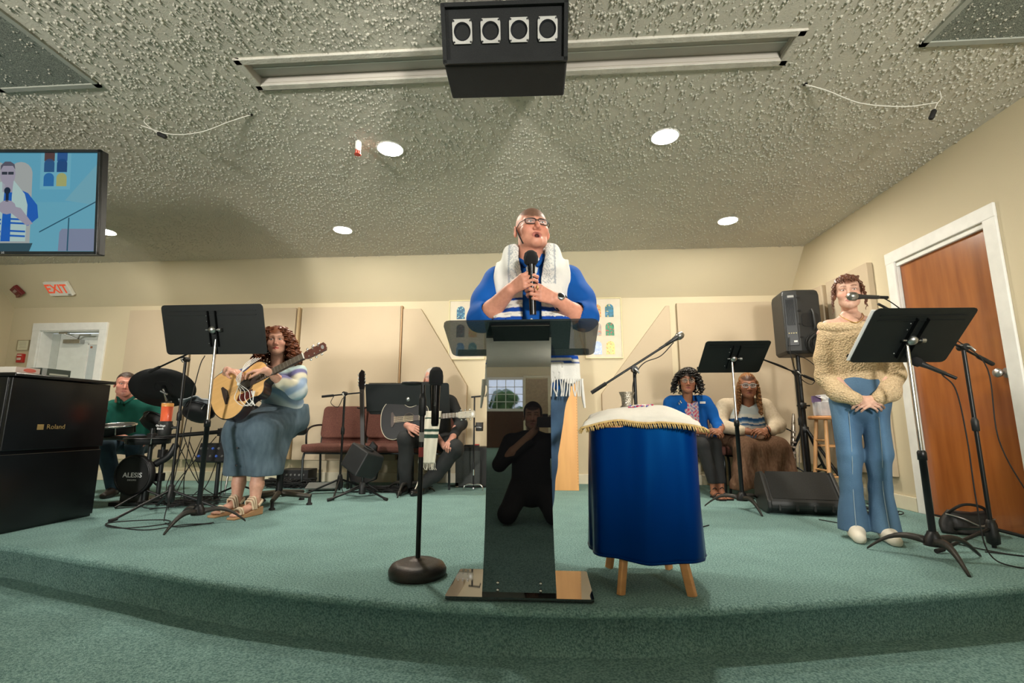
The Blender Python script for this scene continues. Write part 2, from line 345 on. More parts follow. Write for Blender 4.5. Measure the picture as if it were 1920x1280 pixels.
# hanging loudspeaker with four horns
t = thing('ceiling_loudspeaker', 'black wedge loudspeaker with four horn tweeters hung from ceiling', 'speaker', (-.165, 2.06, 2.40), R(1.5))
cabm = mat('carpeted_cabinet', (.012, .013, .013), .85, bump=.5, bs=400)
prof = [(-.16, .22), (-.19, -.005), (-.16, -.02), (.13, -.10), (.16, -.09), (.16, .22)]
pr2 = [(-.15, .22), (-.20, .02), (-.05, -.10), (.14, -.10), (.14, .22)]
MB().prism([(-.10, .20), (-.22, .12), (-.115, -.10), (.115, -.10), (.16, .20)], .56, axis=0).build('cabinet', cabm, t, .008)
fa = Vector((0, -.22, .12)); fb = Vector((0, -.115, -.10)); fc = (fa + fb) / 2; fd = (fa - fb).normalized(); ang = math.atan2(fd.z, fd.y); fn = Vector((0, -fd.z, fd.y))
if fn.y > 0: fn = -fn
Mf = Matrix.Translation(fc) @ Matrix((Vector((1, 0, 0)), fd, Vector((1, 0, 0)).cross(fd))).transposed().to_4x4()
if (Mf.to_3x3() @ Vector((0, 0, 1))).y > 0: Mf = Mf @ Matrix.Rotation(PI, 4, 'Y')
mb = MB()
for s in (-1, 1): mb.box((s * .272, 0, .008), (.018, .235, .03), M=Mf); mb.box((0, s * .112, .008), (.56, .016, .03), M=Mf)
mb.build('front_rim', cabm, t)
hornm = flat('horn_plate', (.40, .39, .36), .5); hornd = mat('horn_throat', (.02, .022, .025), .3)
def ring_plate(x):
    mb = MB(); n = 24; vo = []; vi = []
    for i in range(n):
        a = 2 * PI * (i + .5) / n; c, s_ = math.cos(a), math.sin(a); q = 1 / max(abs(c) / .044, abs(s_) / .049)
        vo.append((x + q * c, .01 + q * s_)); vi.append((x + .038 * c, .01 + .038 * s_))
    vs = [(p[0], p[1], z) for z in (.002, .011) for p in vo] + [(p[0], p[1], .011) for p in vi] + [(p[0], p[1], 0) for p in vi]
    fs = []
    for i in range(n): j = (i + 1) % n; fs += [(i, j, n + j, n + i), (n + i, n + j, 2 * n + j, 2 * n + i), (2 * n + i, 2 * n + j, 3 * n + j, 3 * n + i)]
    return mb.add(vs, fs, False, Mf)
for k in range(4):
    x = -.19 + k * .127; h = ring_plate(x).build('horn_tweeter', hornm, t)
    MB().lathe([(.038, .011), (.037, .008), (.026, -.004), (.013, -.018), (0, -.022)], (x, .01, 0), 24, M=Mf, cap=False).build('horn_throat', hornd, h)
    for a in (-1, 1):
        for b in (-1, 1): MB().cyl((x + a * .037, .01 + b * .042, .010), (x + a * .037, .01 + b * .042, .013), .004, n=8, M=Mf).build('screw', BLK, h)
    mb = MB()
    for a in range(3): mb.ball((x + .006 * math.cos(a * 2.1), -.004 + .006 * math.sin(a * 2.1), -.012), .0028, 6, M=Mf)
    mb.build('diaphragm', STEEL, h)
# hanging choir microphones
cordm = flat('white_cord', (.66, .64, .56), .6)
def choir_mic(pts, tail, tip, label):
    t = thing('choir_microphone', label, 'microphone', (tip[0], tip[1], ZC), 0, 'choir microphones hung from the ceiling'); o = Vector((tip[0], tip[1], ZC))
    L_ = lambda P: [Vector(p) - o for p in P]
    mb = MB(); mb.tube(L_(spline(pts, 6)), .0035, 6); mb.tube(L_(spline(tail, 5)), .003, 6); mb.build('cord', cordm, t)
    a, b = L_([tail[-1], tip]); MB().tube([a, a.lerp(b, .15), a.lerp(b, .9), b], [.006, .014, .014, .010], 10).build('capsule', RUB, t)
    MB().cyl((pts[-1][0] - o.x, pts[-1][1] - o.y, 0), (pts[-1][0] - o.x, pts[-1][1] - o.y, -.006), .012).build('ceiling_plug', RUB, t)
choir_mic([(-2.50, 2.58, 2.52), (-2.36, 2.65, 2.50), (-2.20, 2.70, 2.54), (-2.0, 2.68, 2.59), (-1.843, 2.656, 2.615)], [(-2.505, 2.627, 2.618), (-2.50, 2.60, 2.56), (-2.46, 2.62, 2.52), (-2.42, 2.62, 2.49)], (-2.36, 2.62, 2.46), 'black choir microphone on white cord above the drum kit')
choir_mic([(2.30, 2.70, 2.53), (2.1, 2.68, 2.50), (1.85, 2.66, 2.52), (1.65, 2.62, 2.58), (1.522, 2.605, 2.615)], [(2.345, 2.72, 2.618), (2.345, 2.72, 2.57), (2.31, 2.71, 2.53), (2.30, 2.72, 2.50)], (2.27, 2.72, 2.44), 'black choir microphone on white cord near the brown door')
t = thing('ceiling_sprinkler', 'white ceiling sprinkler with red tip beside a downlight', 'sprinkler', (-1.275, 2.995, ZC))
MB().lathe([(.02, 0), (.02, -.055), (.013, -.06), (.013, -.07)], n=14).build('pipe', WHT, t)
spr = flat('sprinkler_red', (.5, .05, .03), .4); mb = MB(); mb.lathe([(.006, -.07), (.006, -.095), (.024, -.097), (.024, -.10)], n=12)
for k in range(3): mb.box((.016 * math.cos(k * 2.1), .016 * math.sin(k * 2.1), -.083), (.006, .006, .03))
mb.build('sprinkler_head', spr, t)

# ---------------------------------------------------------------- things on the walls
panm = mat('beige_panel_fabric', (.54, .44, .315), .9, c2=(.515, .42, .30), ns=2.5, bump=.25, bs=500, spec=.15)
edgm = flat('panel_side_shaded', (.42, .26, .13), .6)  # brown of a panel side in shade, put into the colour
def apanel(pl, label, side='right', y=YB - .025, wall='back'):
    t = thing('sound_absorber', label, 'acoustic panel', (0, 0, 0), 0, 'beige acoustic panels on the walls')
    if wall == 'back': MB().prism(pl, .05, (0, YB - .026, 0), axis=1).build('fabric_face', panm, t, .004)
    else: MB().prism(pl, .05, (XR - .026, 0, 0), axis=0).build('fabric_face', panm, t, .004)
    return t
def rect(a, b, z0=.25, z1=2.10): return [(a, z0), (b, z0), (b, z1), (a, z1)]
apanel(rect(-5.27, -4.42), 'beige wall panel nearest the white door, behind the drummer')
apanel(rect(-4.39, -3.08), 'wide beige wall panel behind the drum kit cymbal')
apanel(rect(-3.0, -1.75), 'beige wall panel behind the empty burgundy chairs')
apanel([(-1.72, .25), (-.92, .25), (-.92, 1.12), (-1.50, 2.06), (-1.72, 2.06)], 'beige wall panel with sloped edge left of the lectern')
apanel([(.66, .25), (1.48, .25), (1.48, 2.05), (1.44, 2.05), (.66, 1.02)], 'beige wall panel with sloped edge right of the lectern')
apanel(rect(1.565, 2.82, .25, 2.08), 'beige wall panel behind the two seated women')
apanel(rect(4.98, 5.62, .25, 2.08), 'beige side wall panel in the corner behind tripod loudspeaker', wall='r')
apanel(rect(4.27, 4.90, .25, 2.08), 'beige side wall panel between corner panel and brown door', wall='r')
woodstrip = flat('cream_strip', (.66, .58, .40), .6)
for k, (x, l) in enumerate(((-3.04, 'tall narrow strip coloured as shaded panel side beside guitarist woman'), (-1.735, 'thin brown strip coloured as shaded panel side left of lectern'))):
    tag(MB().box((x, YB - .03, 1.18), (.028 if k == 0 else .016, .06, 1.84)).build('shaded_side_strip', edgm if k else flat('panel_side_shaded_tan', (.5, .36, .2), .6)), l, 'shaded side strip', 'strips coloured as shaded sides of the wall panels')  # strips standing in for the panels' sides, their shade painted as brown
# two framed prints: six arched colour fields each (plain stand-ins)
def stained(k, c1, c2, c3):
    m = mat('print_%d' % k, c1, .35, c2=c2, ns=34, detail=2); nt = m.node_tree; N = nt.nodes; L = nt.links; b = N['Principled BSDF']
    src = b.inputs['Base Color'].links[0].from_socket; tc = N.new('ShaderNodeTexCoord'); v = N.new('ShaderNodeTexVoronoi'); v.inputs['Scale'].default_value = 30 + k; L.new(tc.outputs['Object'], v.inputs[0])
    rp = N.new('ShaderNodeValToRGB'); rp.color_ramp.elements[0].position = .28; rp.color_ramp.elements[1].position = .34; rp.color_ramp.elements[0].color = (0, 0, 0, 1); L.new(v.outputs[0], rp.inputs[0])
    mx = N.new('ShaderNodeMix'); mx.data_type = 'RGBA'; L.new(rp.outputs[0], mx.inputs[0]); mx.inputs[6].default_value = tuple(c3) + (1,); L.new(src, mx.inputs[7]); L.new(mx.outputs[2], b.inputs['Base Color']); return m
cols = [((.02, .16, .30), (.01, .06, .14), (.25, .5, .5)), ((.02, .25, .45), (.01, .10, .22), (.4, .6, .6)), ((.18, .04, .05), (.03, .05, .08), (.3, .3, .3)), ((.6, .3, .05), (.5, .4, .1), (.6, .05, .03)), ((.1, .3, .55), (.03, .1, .3), (.6, .7, .8)), ((.02, .2, .3), (.02, .1, .12), (.3, .5, .4)),
        ((.65, .42, .12), (.5, .3, .1), (.6, .06, .03)), ((.02, .22, .42), (.02, .12, .14), (.6, .5, .1)), ((.5, .4, .3), (.3, .3, .3), (.6, .2, .1)), ((.03, .28, .12), (.01, .14, .08), (.5, .05, .05)), ((.5, .6, .75), (.35, .45, .7), (.7, .75, .8)), ((.68, .62, .18), (.5, .55, .2), (.6, .2, .05))]
matm = flat('print_mount', (.68, .60, .47), .6); frm = flat('thin_gold_frame', (.70, .62, .36), .35)
for k, (x, lab) in enumerate(((-.9375, 'framed print of arched colour fields left of lectern'), (.7065, 'framed print of arched colour fields right of lectern'))):
    t = thing('framed_print', lab, 'picture', (x, YB, 1.80), 0, 'framed prints on the back wall')
    MB().box((0, -.008, 0), (.42, .012, .71)).build('mount', matm, t)
    mb = MB()
    for s in (-1, 1): mb.box((s * .2145, -.012, 0), (.013, .022, .735)); mb.box((0, -.012, s * .361), (.44, .023, .013))
    mb.build('frame', frm, t, .002)
    for r_ in range(3):
        for c_ in range(2):
            pl = [(-.05, -.08), (.05, -.08), (.05, .03)] + [(.05 * math.cos(a * PI / 8), .03 + .05 * math.sin(a * PI / 8)) for a in range(1, 8)] + [(-.05, .03)]
            i = k * 6 + (r_ * 2 + c_); MB().prism(pl, .002, (-.075 + .15 * c_, -.0155, .21 - .225 * r_), axis=1).build('arched_print', stained(i, *cols[i]), t)
# exit sign on the slope
def slope_pt(x, u): return (x, YB + (YC - YB) * u, ZK + (ZC - ZK) * u)
sa = math.atan2(ZC - ZK, YB - YC)               # slope angle above horizontal, towards the camera
rsl = (R(90) - (PI / 2 - sa) + PI / 2 - PI / 2, 0, 0)
t = thing('exit_sign', 'white EXIT sign with red letters on sloped wall above white door', 'sign', slope_pt(-6.11, .47), 0, None, (R(90) + (R(90) - sa), 0, 0))
MB().box((0, 0, .03), (.31, .19, .05)).build('housing', flat('sign_white', (.80, .78, .70), .4), t, .008)
text('lettering', 'EXIT', .165, flat('exit_red', (.85, .10, .04), .5, emit=.25), t, (-.01, 0, .0556), (0, 0, 0), .0008, .004, .86)
MB().box((.12, -.075, .056), (.04, .02, .002)).build('test_label', STEEL, t)
t = thing('fire_alarm_strobe', 'dark red fire alarm strobe on sloped wall in corner', 'alarm', slope_pt(-6.70, .42), 0, None, (R(90) + (R(90) - sa), 0, R(-14)))
MB().box((0, 0, .025), (.13, .13, .05), rot=(0, 0, R(18))).build('housing', flat('alarm_red', (.16, .012, .015), .35), t, .008)
text('lettering', 'FIRE', .045, flat('alarm_text', (.6, .5, .45), .5), t, (0, .01, .0505), (0, 0, R(18)), .0006)
MB().box((.0, -.05, .05), (.1, .02, .02), rot=(0, 0, R(18))).build('strobe_lens', flat('strobe_lens', (.2, .06, .05), .1), t, .004)
t = thing('wall_notice', 'small framed notice on wall beside white door', 'notice', (-6.71, YB, 1.67))
MB().box((0, -.006, 0), (.155, .008, .125)).build('paper', flat('notice_paper', (.66, .62, .45), .7), t)
mb = MB()
for s in (-1, 1): mb.box((s * .079, -.008, 0), (.006, .016, .135)); mb.box((0, -.008, s * .065), (.165, .0165, .006))
mb.build('frame', flat('notice_frame', (.33, .28, .17), .5), t)
mb = MB()
for k in range(5): mb.box((random.uniform(-.008, .0), -.0106, .04 - k * .018), (.10 + random.uniform(-.02, .02), .0006, .004))
mb.build('printed_lines', flat('print_grey', (.3, .28, .2), .8), t)
t = thing('fire_pull_station', 'red fire alarm pull station on wall below notice', 'alarm', (-6.70, YB, 1.50))
redm = flat('pull_red', (.45, .02, .015), .4); MB().box((0, -.02, 0), (.085, .04, .115)).build('housing', redm, t, .006)
mb = MB(); mb.box((0, -.043, -.01), (.05, .008, .03)); mb.box((0, -.043, .035), (.06, .004, .016)); mb.build('pull_handle', flat('pull_white', (.65, .5, .45), .5), t, .002)

# ---------------------------------------------------------------- television with the speaker on screen
def scr(name, c):
    m = mat('screen_' + name, c, .4, c2=c, emit=.6, spec=.15); b = m.node_tree.nodes['Principled BSDF']
    for l in list(b.inputs['Base Color'].links): m.node_tree.links.remove(l)
    b.inputs['Base Color'].default_value = (.003, .003, .003, 1); return m
t = thing('television', 'wall television hung at left showing the speaker with microphone', 'television', (-3.35, 2.62, 2.055), 0, None, (R(7), 0, R(4)))
MB().box((0, .02, 0), (1.16, .05, .665)).build('body', BPL, t, .006)
mb = MB()
for s in (-1, 1): mb.box((s * .571, -.012, 0), (.018, .02, .665)); mb.box((0, -.012, s * .323 - .001), (1.16, .02, .019))
mb.build('bezel', mat('tv_bezel', (.012, .016, .018), .25), t, .002)
text('logo', 'LG', .016, flat('tv_logo', (.6, .6, .6), .4), t, (0, -.0225, -.3235), (R(90), 0, 0), .0003)
S = MB().box((0, -.0065, 0), (1.125, .003, .63)).build('screen', scr('wall', (.12, .40, .55)), t)
def sp(name, pl, m, d): return MB().prism(pl, .0006, (0, -.0085 - d * .0007, 0), axis=1).build(name, m, S)
def ov(cx, cz, rx, rz, n=18, a0=0, a1=2 * PI): return [(cx + rx * math.cos(a0 + (a1 - a0) * i / n), cz + rz * math.sin(a0 + (a1 - a0) * i / n)) for i in range(n + (0 if a1 - a0 > 6.2 else 1))]
# layout in metres on the screen: u to the right, v up; the speaker stands in the middle
sp('lower_wall', [(-.5625, -.315), (.5625, -.315), (.5625, .0), (.12, .0), (-.5625, 0)], scr('lower', (.14, .42, .55)), 0)
sp('slanted_panel', [(.36, .01), (.56, .25), (.56, -.02)], scr('slant', (.17, .42, .52)), 1)
tabm = scr('tablet', (.40, .43, .42))
for s in (-1, 1): sp('arched_tablet', [(s * .075 - .075, -.31), (s * .075 + .075, -.31), (s * .075 + .075, .18)] + ov(s * .075, .18, .075, .075, 8, .15, PI - .15) + [(s * .075 - .075, .18)], tabm, 2)
sp('print_sheet', [(.20, .08), (.39, .08), (.39, .31), (.20, .31)], scr('sheet', (.16, .45, .58)), 3)
for i, (u, v, c) in enumerate(((.255, .23, (.02, .10, .25)), (.335, .23, (.01, .07, .22)), (.255, .14, (.02, .16, .42)), (.335, .14, (.40, .42, .16)), (.255, .30, (.1, .05, .05)), (.335, .30, (.02, .1, .3)))):
    sp('arched_print', [(u - .032, v - .04), (u + .032, v - .04), (u + .032, v + (.015 if v < .29 else .012))] + (ov(u, v + .015, .032, .03, 6, .2, PI - .2) if v < .29 else []) + [(u - .032, v + (.015 if v < .29 else .012))], scr('p%d' % i, c), 4)
sp('chair_back', [(.33, -.31), (.335, -.19), (.35, -.17), (.5625, -.17), (.5625, -.31)], scr('chair', (.22, .26, .38)), 3)
sp('boom_arm', [(.21, -.195), (.21, -.187), (.5625, .008), (.5625, .0)], scr('boom', (.02, .10, .16)), 5)
sp('boom_pole', [(.385, -.31), (.393, -.31), (.395, -.1), (.388, -.1)], scr('boom', (.02, .10, .16)), 5)
sp('shirt', [(-.25, -.13), (-.24, -.02), (-.19, .055), (-.09, .10), (.03, .10), (.13, .055), (.19, -.02), (.20, -.10), (.14, -.15), (-.02, -.16), (-.19, -.16)], scr('shirt', (.01, .12, .50)), 5)
sp('lower_shirt', [(-.14, -.25), (.11, -.25), (.12, -.1), (-.15, -.1)], scr('shirt', (.01, .12, .50)), 5)
shm = scr('shawl', (.45, .62, .60))
sp('shawl', [(-.155, -.25), (-.03, -.25), (-.02, .03), (-.015, .13), (-.05, .125), (-.12, .08), (-.165, .01)], shm, 6)
sp('shawl', [(.03, -.25), (.125, -.25), (.13, -.02), (.11, .05), (.06, .11), (.035, .14), (.03, .03)], shm, 6)
for v in (-.115, -.14, -.19, -.22):
    for a, b in ((-.152, -.03), (.03, .123)): sp('stripe', [(a, v), (b, v - .004), (b, v + .007), (a, v + .012)], scr('shirt', (.01, .12, .50)), 7)
skm = scr('skin', (.36, .34, .42))
sp('neck', [(-.03, .06), (.03, .06), (.04, .14), (-.035, .14)], skm, 6)
sp('face', ov(0, .175, .048, .07), skm, 8); sp('hair', [(-.046, .20), (-.045, .23), (-.02, .255), (.015, .255), (.04, .238), (.046, .205), (.03, .228), (-.03, .228)], scr('hair', (.10, .10, .14)), 9)
for s in (-1, 1): sp('spectacle', [(s * .02 - .017, .172), (s * .02 + .017, .172), (s * .02 + .017, .19), (s * .02 - .017, .19)], scr('spec', (.03, .04, .06)), 9)
sp('forearm', [(-.21, -.12), (-.18, -.14), (-.05, -.05), (-.03, -.01), (-.07, .0)], skm, 8); sp('forearm', [(.17, -.14), (.13, -.15), (.03, -.07), (.05, -.03), (.09, -.04)], skm, 8)
sp('hands', ov(.005, -.035, .055, .045, 12), skm, 9); sp('microphone', ov(.003, .07, .02, .022, 12), scr('mic', (.005, .02, .05)), 10); sp('microphone_body', [(-.006, .0), (.012, .0), (.012, .06), (-.006, .06)], scr('mic', (.005, .02, .05)), 9)
sp('lectern_image', [(-.28, -.262), (.175, -.262), (.155, -.315), (-.26, -.315)], scr('lectern', (.03, .08, .11)), 10)
MB().tube([(0, .07, .05), (-.62, .12, .05), (-.72, .12, .12), (-.72, .05, .57)], .022).build('mount_arm', BLK, t); MB().box((0, .06, .05), (.3, .05, .3)).build('mount_plate', BLK, t, .004)

# ---------------------------------------------------------------- stands
deskm = mat('stand_desk_black', (.009, .011, .011), .5, .2, bump=.1, bs=400)
def music_stand(loc, w_, h_, zc, tilt, yaw, label, legyaw=0, chrome=.5, off=(0, 0), rz_legs=None):
    """desk centre at height zc; tilt = degrees the top edge leans towards the audience"""
    t = thing('music_stand', label, 'music stand', loc, 0, 'black music stands')
    for k in range(3):
        a = R(-90 + legyaw + 120 * k); d = Vector((math.cos(a), math.sin(a), 0)); mb = MB(); n = 10; pts = []
        for i in range(n + 1):
            u = i / n; rr = .03 + .26 * u; z = .085 * (1 - u) ** 1.0 + .045 * math.sin(PI * u) - .004 * u + .012; pts.append(d * rr + Vector((0, 0, z)))
        side = Vector((-d.y, d.x, 0)); vs = []; fs = []
        for i, p in enumerate(pts):
            u = i / n; wd = .026 * (1 - u * .75); th = .020 * (1 - .6 * u)
            vs += [p - side * wd - Vector((0, 0, th)), p + side * wd - Vector((0, 0, th)), p + side * wd * .55 + Vector((0, 0, th * .6)), p - side * wd * .55 + Vector((0, 0, th * .6))]
        for v in vs: v.z = max(v.z, .001)
        for i in range(n):
            for q in range(4): fs.append((i * 4 + q, i * 4 + (q + 1) % 4, (i + 1) * 4 + (q + 1) % 4, (i + 1) * 4 + q))
        fs += [(3, 2, 1, 0), (n * 4, n * 4 + 1, n * 4 + 2, n * 4 + 3)]
        mb.add(vs, fs, True); mb.build('leg', mat('cast_base', (.020, .020, .018), .5, .3, c2=(.035, .030, .025), ns=8), t)
    MB().lathe([(.045, .07), (.042, .10), (.028, .125), (.022, .14), (.0, .14)], n=18).build('hub', BLK, t)
    zt = zc - .03; zm = .12 + (zt - .12) * (1 - chrome)
    MB().lathe([(.0165, .10), (.0165, zm), (.021, zm), (.021, zm + .04), (.015, zm + .05)], n=16).build('lower_tube', BLK, t)
    MB().cyl((0, 0, zm), (0, 0, zt), .0105, n=14).build('upper_tube', CHR if chrome > .15 else BLK, t)
    D = Matrix.Translation((0, -.03, zc)) @ Matrix.Rotation(R(yaw), 4, 'Z') @ Matrix.Rotation(R(tilt), 4, 'X')
    mb = MB(); mb.rbox((off[0], 0, off[1]), (w_, .004, h_), .025, axis=1, M=D)
    desk = mb.build('desk', deskm, t)
    mb = MB(); mb.box((off[0], .03, off[1] - h_ / 2), (w_ * .95, .05, .004), M=D); mb.box((off[0], .054, off[1] - h_ / 2 + .008), (w_ * .95, .003, .016), M=D); mb.build('tray', deskm, t)
    for z in (off[1] + h_ / 2 - .045, off[1] + h_ / 2 - .075): MB().box((off[0], -.004, z), (w_ * .86, .004, .005), M=D).build('pressed_rib', deskm, desk)
    for s in (-1, 1): MB().box((s * .028, -.012, h_ * .02), (.006, .024, h_ * .72), M=D).build('bracket_rail', BLK, t)
    MB().ball((0, -.018, .0), (.028, .024, .028), 12, M=D).build('tilt_knuckle', STEEL, t)
    mb = MB(); mb.cyl((-.05, -.018, 0), (.06, -.018, 0), .006, n=8, M=D); mb.cyl((.045, -.018, 0), (.066, -.018, 0), .014, n=10, M=D); mb.build('clamp_knob', STEEL, t)
    for q in (-.1, .06, .1): MB().ball((-.045, -.004, q), .004, 6, M=D).build('rivet', STEEL, desk)
    return t
music_stand((-2.37, 3.28, 0), .76, .36, 1.35, 18, 0, 'wide black music stand in front of the woman with guitar', 0, .55)
msr = music_stand((1.98, 2.74, 0), .52, .36, 1.14, 46, 2, 'black music stand in front of the standing young woman', -14, .62, (.0, .015))
D_ = Matrix.Translation((0, -.03, 1.14)) @ Matrix.Rotation(R(2), 4, 'Z') @ Matrix.Rotation(R(46), 4, 'X')
MB().box((-.012, .008, .012), (.525, .006, .335), M=D_).build('sheet_music', flat('sheet_paper', (.72, .72, .70), .7), msr)
music_stand((1.58, 4.15, 0), .52, .37, 1.23, 52, 0, 'black music stand in front of the two seated women', 5, .5)
ms = music_stand((-1.37, 4.83, 0), .83, .32, .925, 15, 0, 'wide black music stand hiding the seated guitarist in dark suit', 0, .08)
mb = MB()
for k in range(26): mb.torus((-.40 + k * .011, -.075, 1.078), .008, .0015, 8, 4, rot=(0, R(90), 0))
o = mb.build('spiral_binding', BLK, ms); o['kind'] = 'stuff'
MB().box((-.1, -.06, .935), (.66, .012, .28), rot=(R(15), 0, 0)).build('music_binder', flat('binder_black', (.012, .013, .014), .35), ms, .003)

micm = mat('mic_grey_body', (.035, .036, .036), .4, .4); grillm = mat('mic_grille', (.42, .40, .36), .35, .9, c2=(.12, .12, .11), ns=500, detail=0)
foamm = mat('mic_foam', (.012, .012, .013), .95, bump=.6, bs=900)
def dyn_mic(name, label, loc, direction, L_=.17, parent=None, group=None, foam=False):
    d = Vector(direction).normalized(); t = thing(name, label, 'microphone', loc, 0, group); t.rotation_euler = d.to_track_quat('Z', 'Y').to_euler()
    MB().lathe([(.008, -L_ * .62), (.011, -L_ * .6), (.0125, -.02), (.0175, .012), (.0175, .018)], n=16).build('handle', micm, t)
    MB().lathe([(.018, .016), (.0245, .022), (.026, .034), (.0245, .052), (.016, .064), (0, .069)], n=18).build('grille_head', grillm if not foam else foamm, t)
    MB().cyl((0, 0, -L_ * .62 - .05), (0, 0, -L_ * .62), .009, n=10).build('plug', BLK, t)
    return t
def boom_stand(loc, top, p0, p1, label, legs=(90, 210, 330), legr=.36, hubz=.13, r=.011, collar=None, cup=None, angled_leg=True):
    """tripod with a boom: pole to height top, boom arm running from p0 (counterweight) to p1, both local to the base"""
    t = thing('boom_microphone_stand', label, 'microphone stand', loc, 0, 'tripod boom microphone stands')
    hz = hubz
    for a in legs:
        d = Vector((math.cos(R(a)), math.sin(R(a)), 0)); l = MB().tube([d * .02 + Vector((0, 0, hz)), d * legr * .94 + Vector((0, 0, .016))], .0095, 8).build('leg', BLK, t)
        MB().tube([d * (legr * .88) + Vector((0, 0, .019)), d * legr + Vector((0, 0, .013))], [.012, .0125], 8).build('rubber_foot', RUB, l)
    MB().lathe([(.016, hz - .085), (.030, hz - .075), (.032, hz - .03), (.022, hz + .03), (.017, hz + .05), (0, hz + .05)], n=16).build('hub', BPL, t)
    MB().cyl((0, 0, hz - .1), (0, 0, top), r, n=12).build('pole', BLK, t)
    zc = collar or hz + (top - hz) * .55; MB().lathe([(r, zc - .03), (.018, zc - .025), (.019, zc + .03), (r, zc + .05)], n=14, cap=False).build('collar', BPL, t)
    p0 = Vector(p0); p1 = Vector(p1)
    c = Vector((0, 0, top)); MB().cyl(c + Vector((0, -.028, 0)), c + Vector((0, .028, 0)), .02, n=14).build('boom_pivot', BPL, t)
    mb = MB(); mb.tube([c + Vector((0, -.03, 0)), c + Vector((0, -.05, -.005)), c + Vector((.02, -.055, -.03))], .006, 6); mb.build('wing_screw', STEEL, t)
    b = MB().tube([p0, p1], .0075, 8).build('boom_arm', BLK, t); u = (p1 - p0).normalized()
    MB().tube([p0 - u * .005, p0 + u * .11], .0125, 10).build('counterweight', RUB, b)
    return t
def cable(name, pts, label, r=.0035, m=None, group='black cables on the stage', n=7):
    o = MB().tube(spline(pts, n), r, 6).build(name, m or RUB); return tag(o, label, 'cable', group)
# boom stand left (with drink holder), behind the wide music stand
bl = boom_stand((-2.93, 3.72, 0), 1.20, (-.30, 0, -.10 + 1.20), (.42, -.18, 1.34), 'tall boom stand with drink holder beside the drum kit', (-105, 10, 140), .42, .16)
hold = flat('cup_holder', (.015, .015, .015), .6)
mb = MB(); mb.lathe([(.040, .59), (.046, .60), (.047, .70), (.043, .70), (.043, .61), (0, .605)], (-.085, -.03, 0), 20); h = mb.build('cup_holder', hold, bl)
MB().tube([(-.04, -.02, .65), (0, 0, .65)], .01, 8).build('holder_clamp', BPL, bl)
text('lettering', 'On-Stage', .021, flat('logo_white', (.8, .8, .8), .5), h, (-.085, -.0775, .665), (R(90), 0, 0), .0006, .0006)
text('lettering', 'Stands', .021, flat('logo_white', (.8, .8, .8), .5), h, (-.085, -.0775, .642), (R(90), 0, 0), .0006, .0006)
t = thing('drink_tumbler', 'red orange tumbler standing in the stand drink holder', 'cup', (-3.015, 3.69, .61))
MB().lathe([(.033, 0), (.036, .02), (.041, .21), (.038, .21), (.034, .02), (0, .015)], n=24).build('cup', mat('tumbler_red', (.72, .07, .035), .3, c2=(.80, .16, .06), ns=5), t)
MB().lathe([(.0415, .205), (.042, .228), (.036, .232), (0, .232)], n=24).build('lid', flat('tumbler_lid', (.85, .38, .10), .4), t)
# round base stand with a big foam microphone in its ring
t = thing('round_base_microphone_stand', 'straight microphone stand with round cast base left of lectern', 'microphone stand', (-.59, 2.31, 0))
basem = mat('cast_iron_base', (.022, .022, .021), .45, .4, c2=(.05, .035, .03), ns=9, bump=.15, bs=150)
MB().lathe([(.118, 0), (.130, .012), (.131, .032), (.118, .052), (.085, .066), (.080, .063), (.070, .069), (.064, .066), (.052, .072), (.046, .069), (.034, .075), (.02, .08), (0, .08)], n=40).build('base', basem, t)
MB().cyl((0, 0, .07), (0, 0, .80), .0115, n=14).build('lower_tube', BLK, t)
MB().lathe([(.0122, .53), (.0122, .575), (.009, .575)], n=12, cap=False).build('warning_label', flat('label_red', (.30, .03, .025), .5), t)
MB().lathe([(.0122, .60), (.0122, .645), (.009, .645)], n=12, cap=False).build('paper_label', flat('label_white', (.32, .31, .29), .6), t)
MB().lathe([(.012, .72), (.018, .73), (.018, .80), (.013, .83), (0, .83)], n=14).build('clutch', BPL, t)
mb = MB(); mb.cyl((0, 0, .80), (0, 0, .875), .010); mb.build('upper_tube', BLK, t)
mb = MB(); mb.torus((-.055, 0, .878), .044, .0075, 22, 8); mb.box((.012, 0, .878), (.06, .022, .015)); mb.torus((.063, 0, .878), .026, .007, 20, 8); mb.build('ring_holder', BPL, t)
t = thing('foam_microphone', 'large black microphone with foam windscreen hanging in stand ring', 'microphone', (-.527, 2.31, .878))
MB().lathe([(.026, -.01), (.034, .0), (.0345, .035), (.031, .06), (.018, .078), (0, .082)], n=24).build('foam_windscreen', foamm, t)
MB().lathe([(.022, .0), (.021, -.02), (.0185, -.10), (.0185, -.19), (.015, -.205), (0, -.205)], n=20).build('handle', mat('mic_black_gloss', (.006, .006, .007), .2, .3), t)
MB().box((0, -.0185, -.10), (.008, .003, .02)).build('switch', BPL, t, .001)

# ---------------------------------------------------------------- acrylic lectern
acr = mat('black_acrylic', (.004, .004, .005), .012, c2=(.003, .003, .004), spec=.5, ior=2.5)
smoke = mat('smoked_acrylic', (.022, .032, .036), .02, trans=.0, alpha=.68, c2=(.020, .030, .034))
t = thing('lectern', 'glossy black acrylic lectern with smoked desk at stage edge', 'lectern', (-.11, 2.19, 0))
MB().rbox((0, 0, .012), (.585, .36, .012), .012).build('base_plate', mat('acrylic_base', (.012, .010, .009), .03, c2=(.010, .008, .008), coat=.5, spec=.8), t)
for x in (-.2, .2): 
    for y in (-.1, .1): MB().cyl((x, y, 0), (x, y, .007), .015, n=10).build('foot', RUB, t)
def panel_w(u): return .131 + .017 * (1 - u) ** 3 + .010 * u ** 3
n = 16; lo = [(-panel_w(i / n), .018 + i / n * 1.055) for i in range(n + 1)]; pl = [(-x, z) for x, z in lo] + lo[::-1]
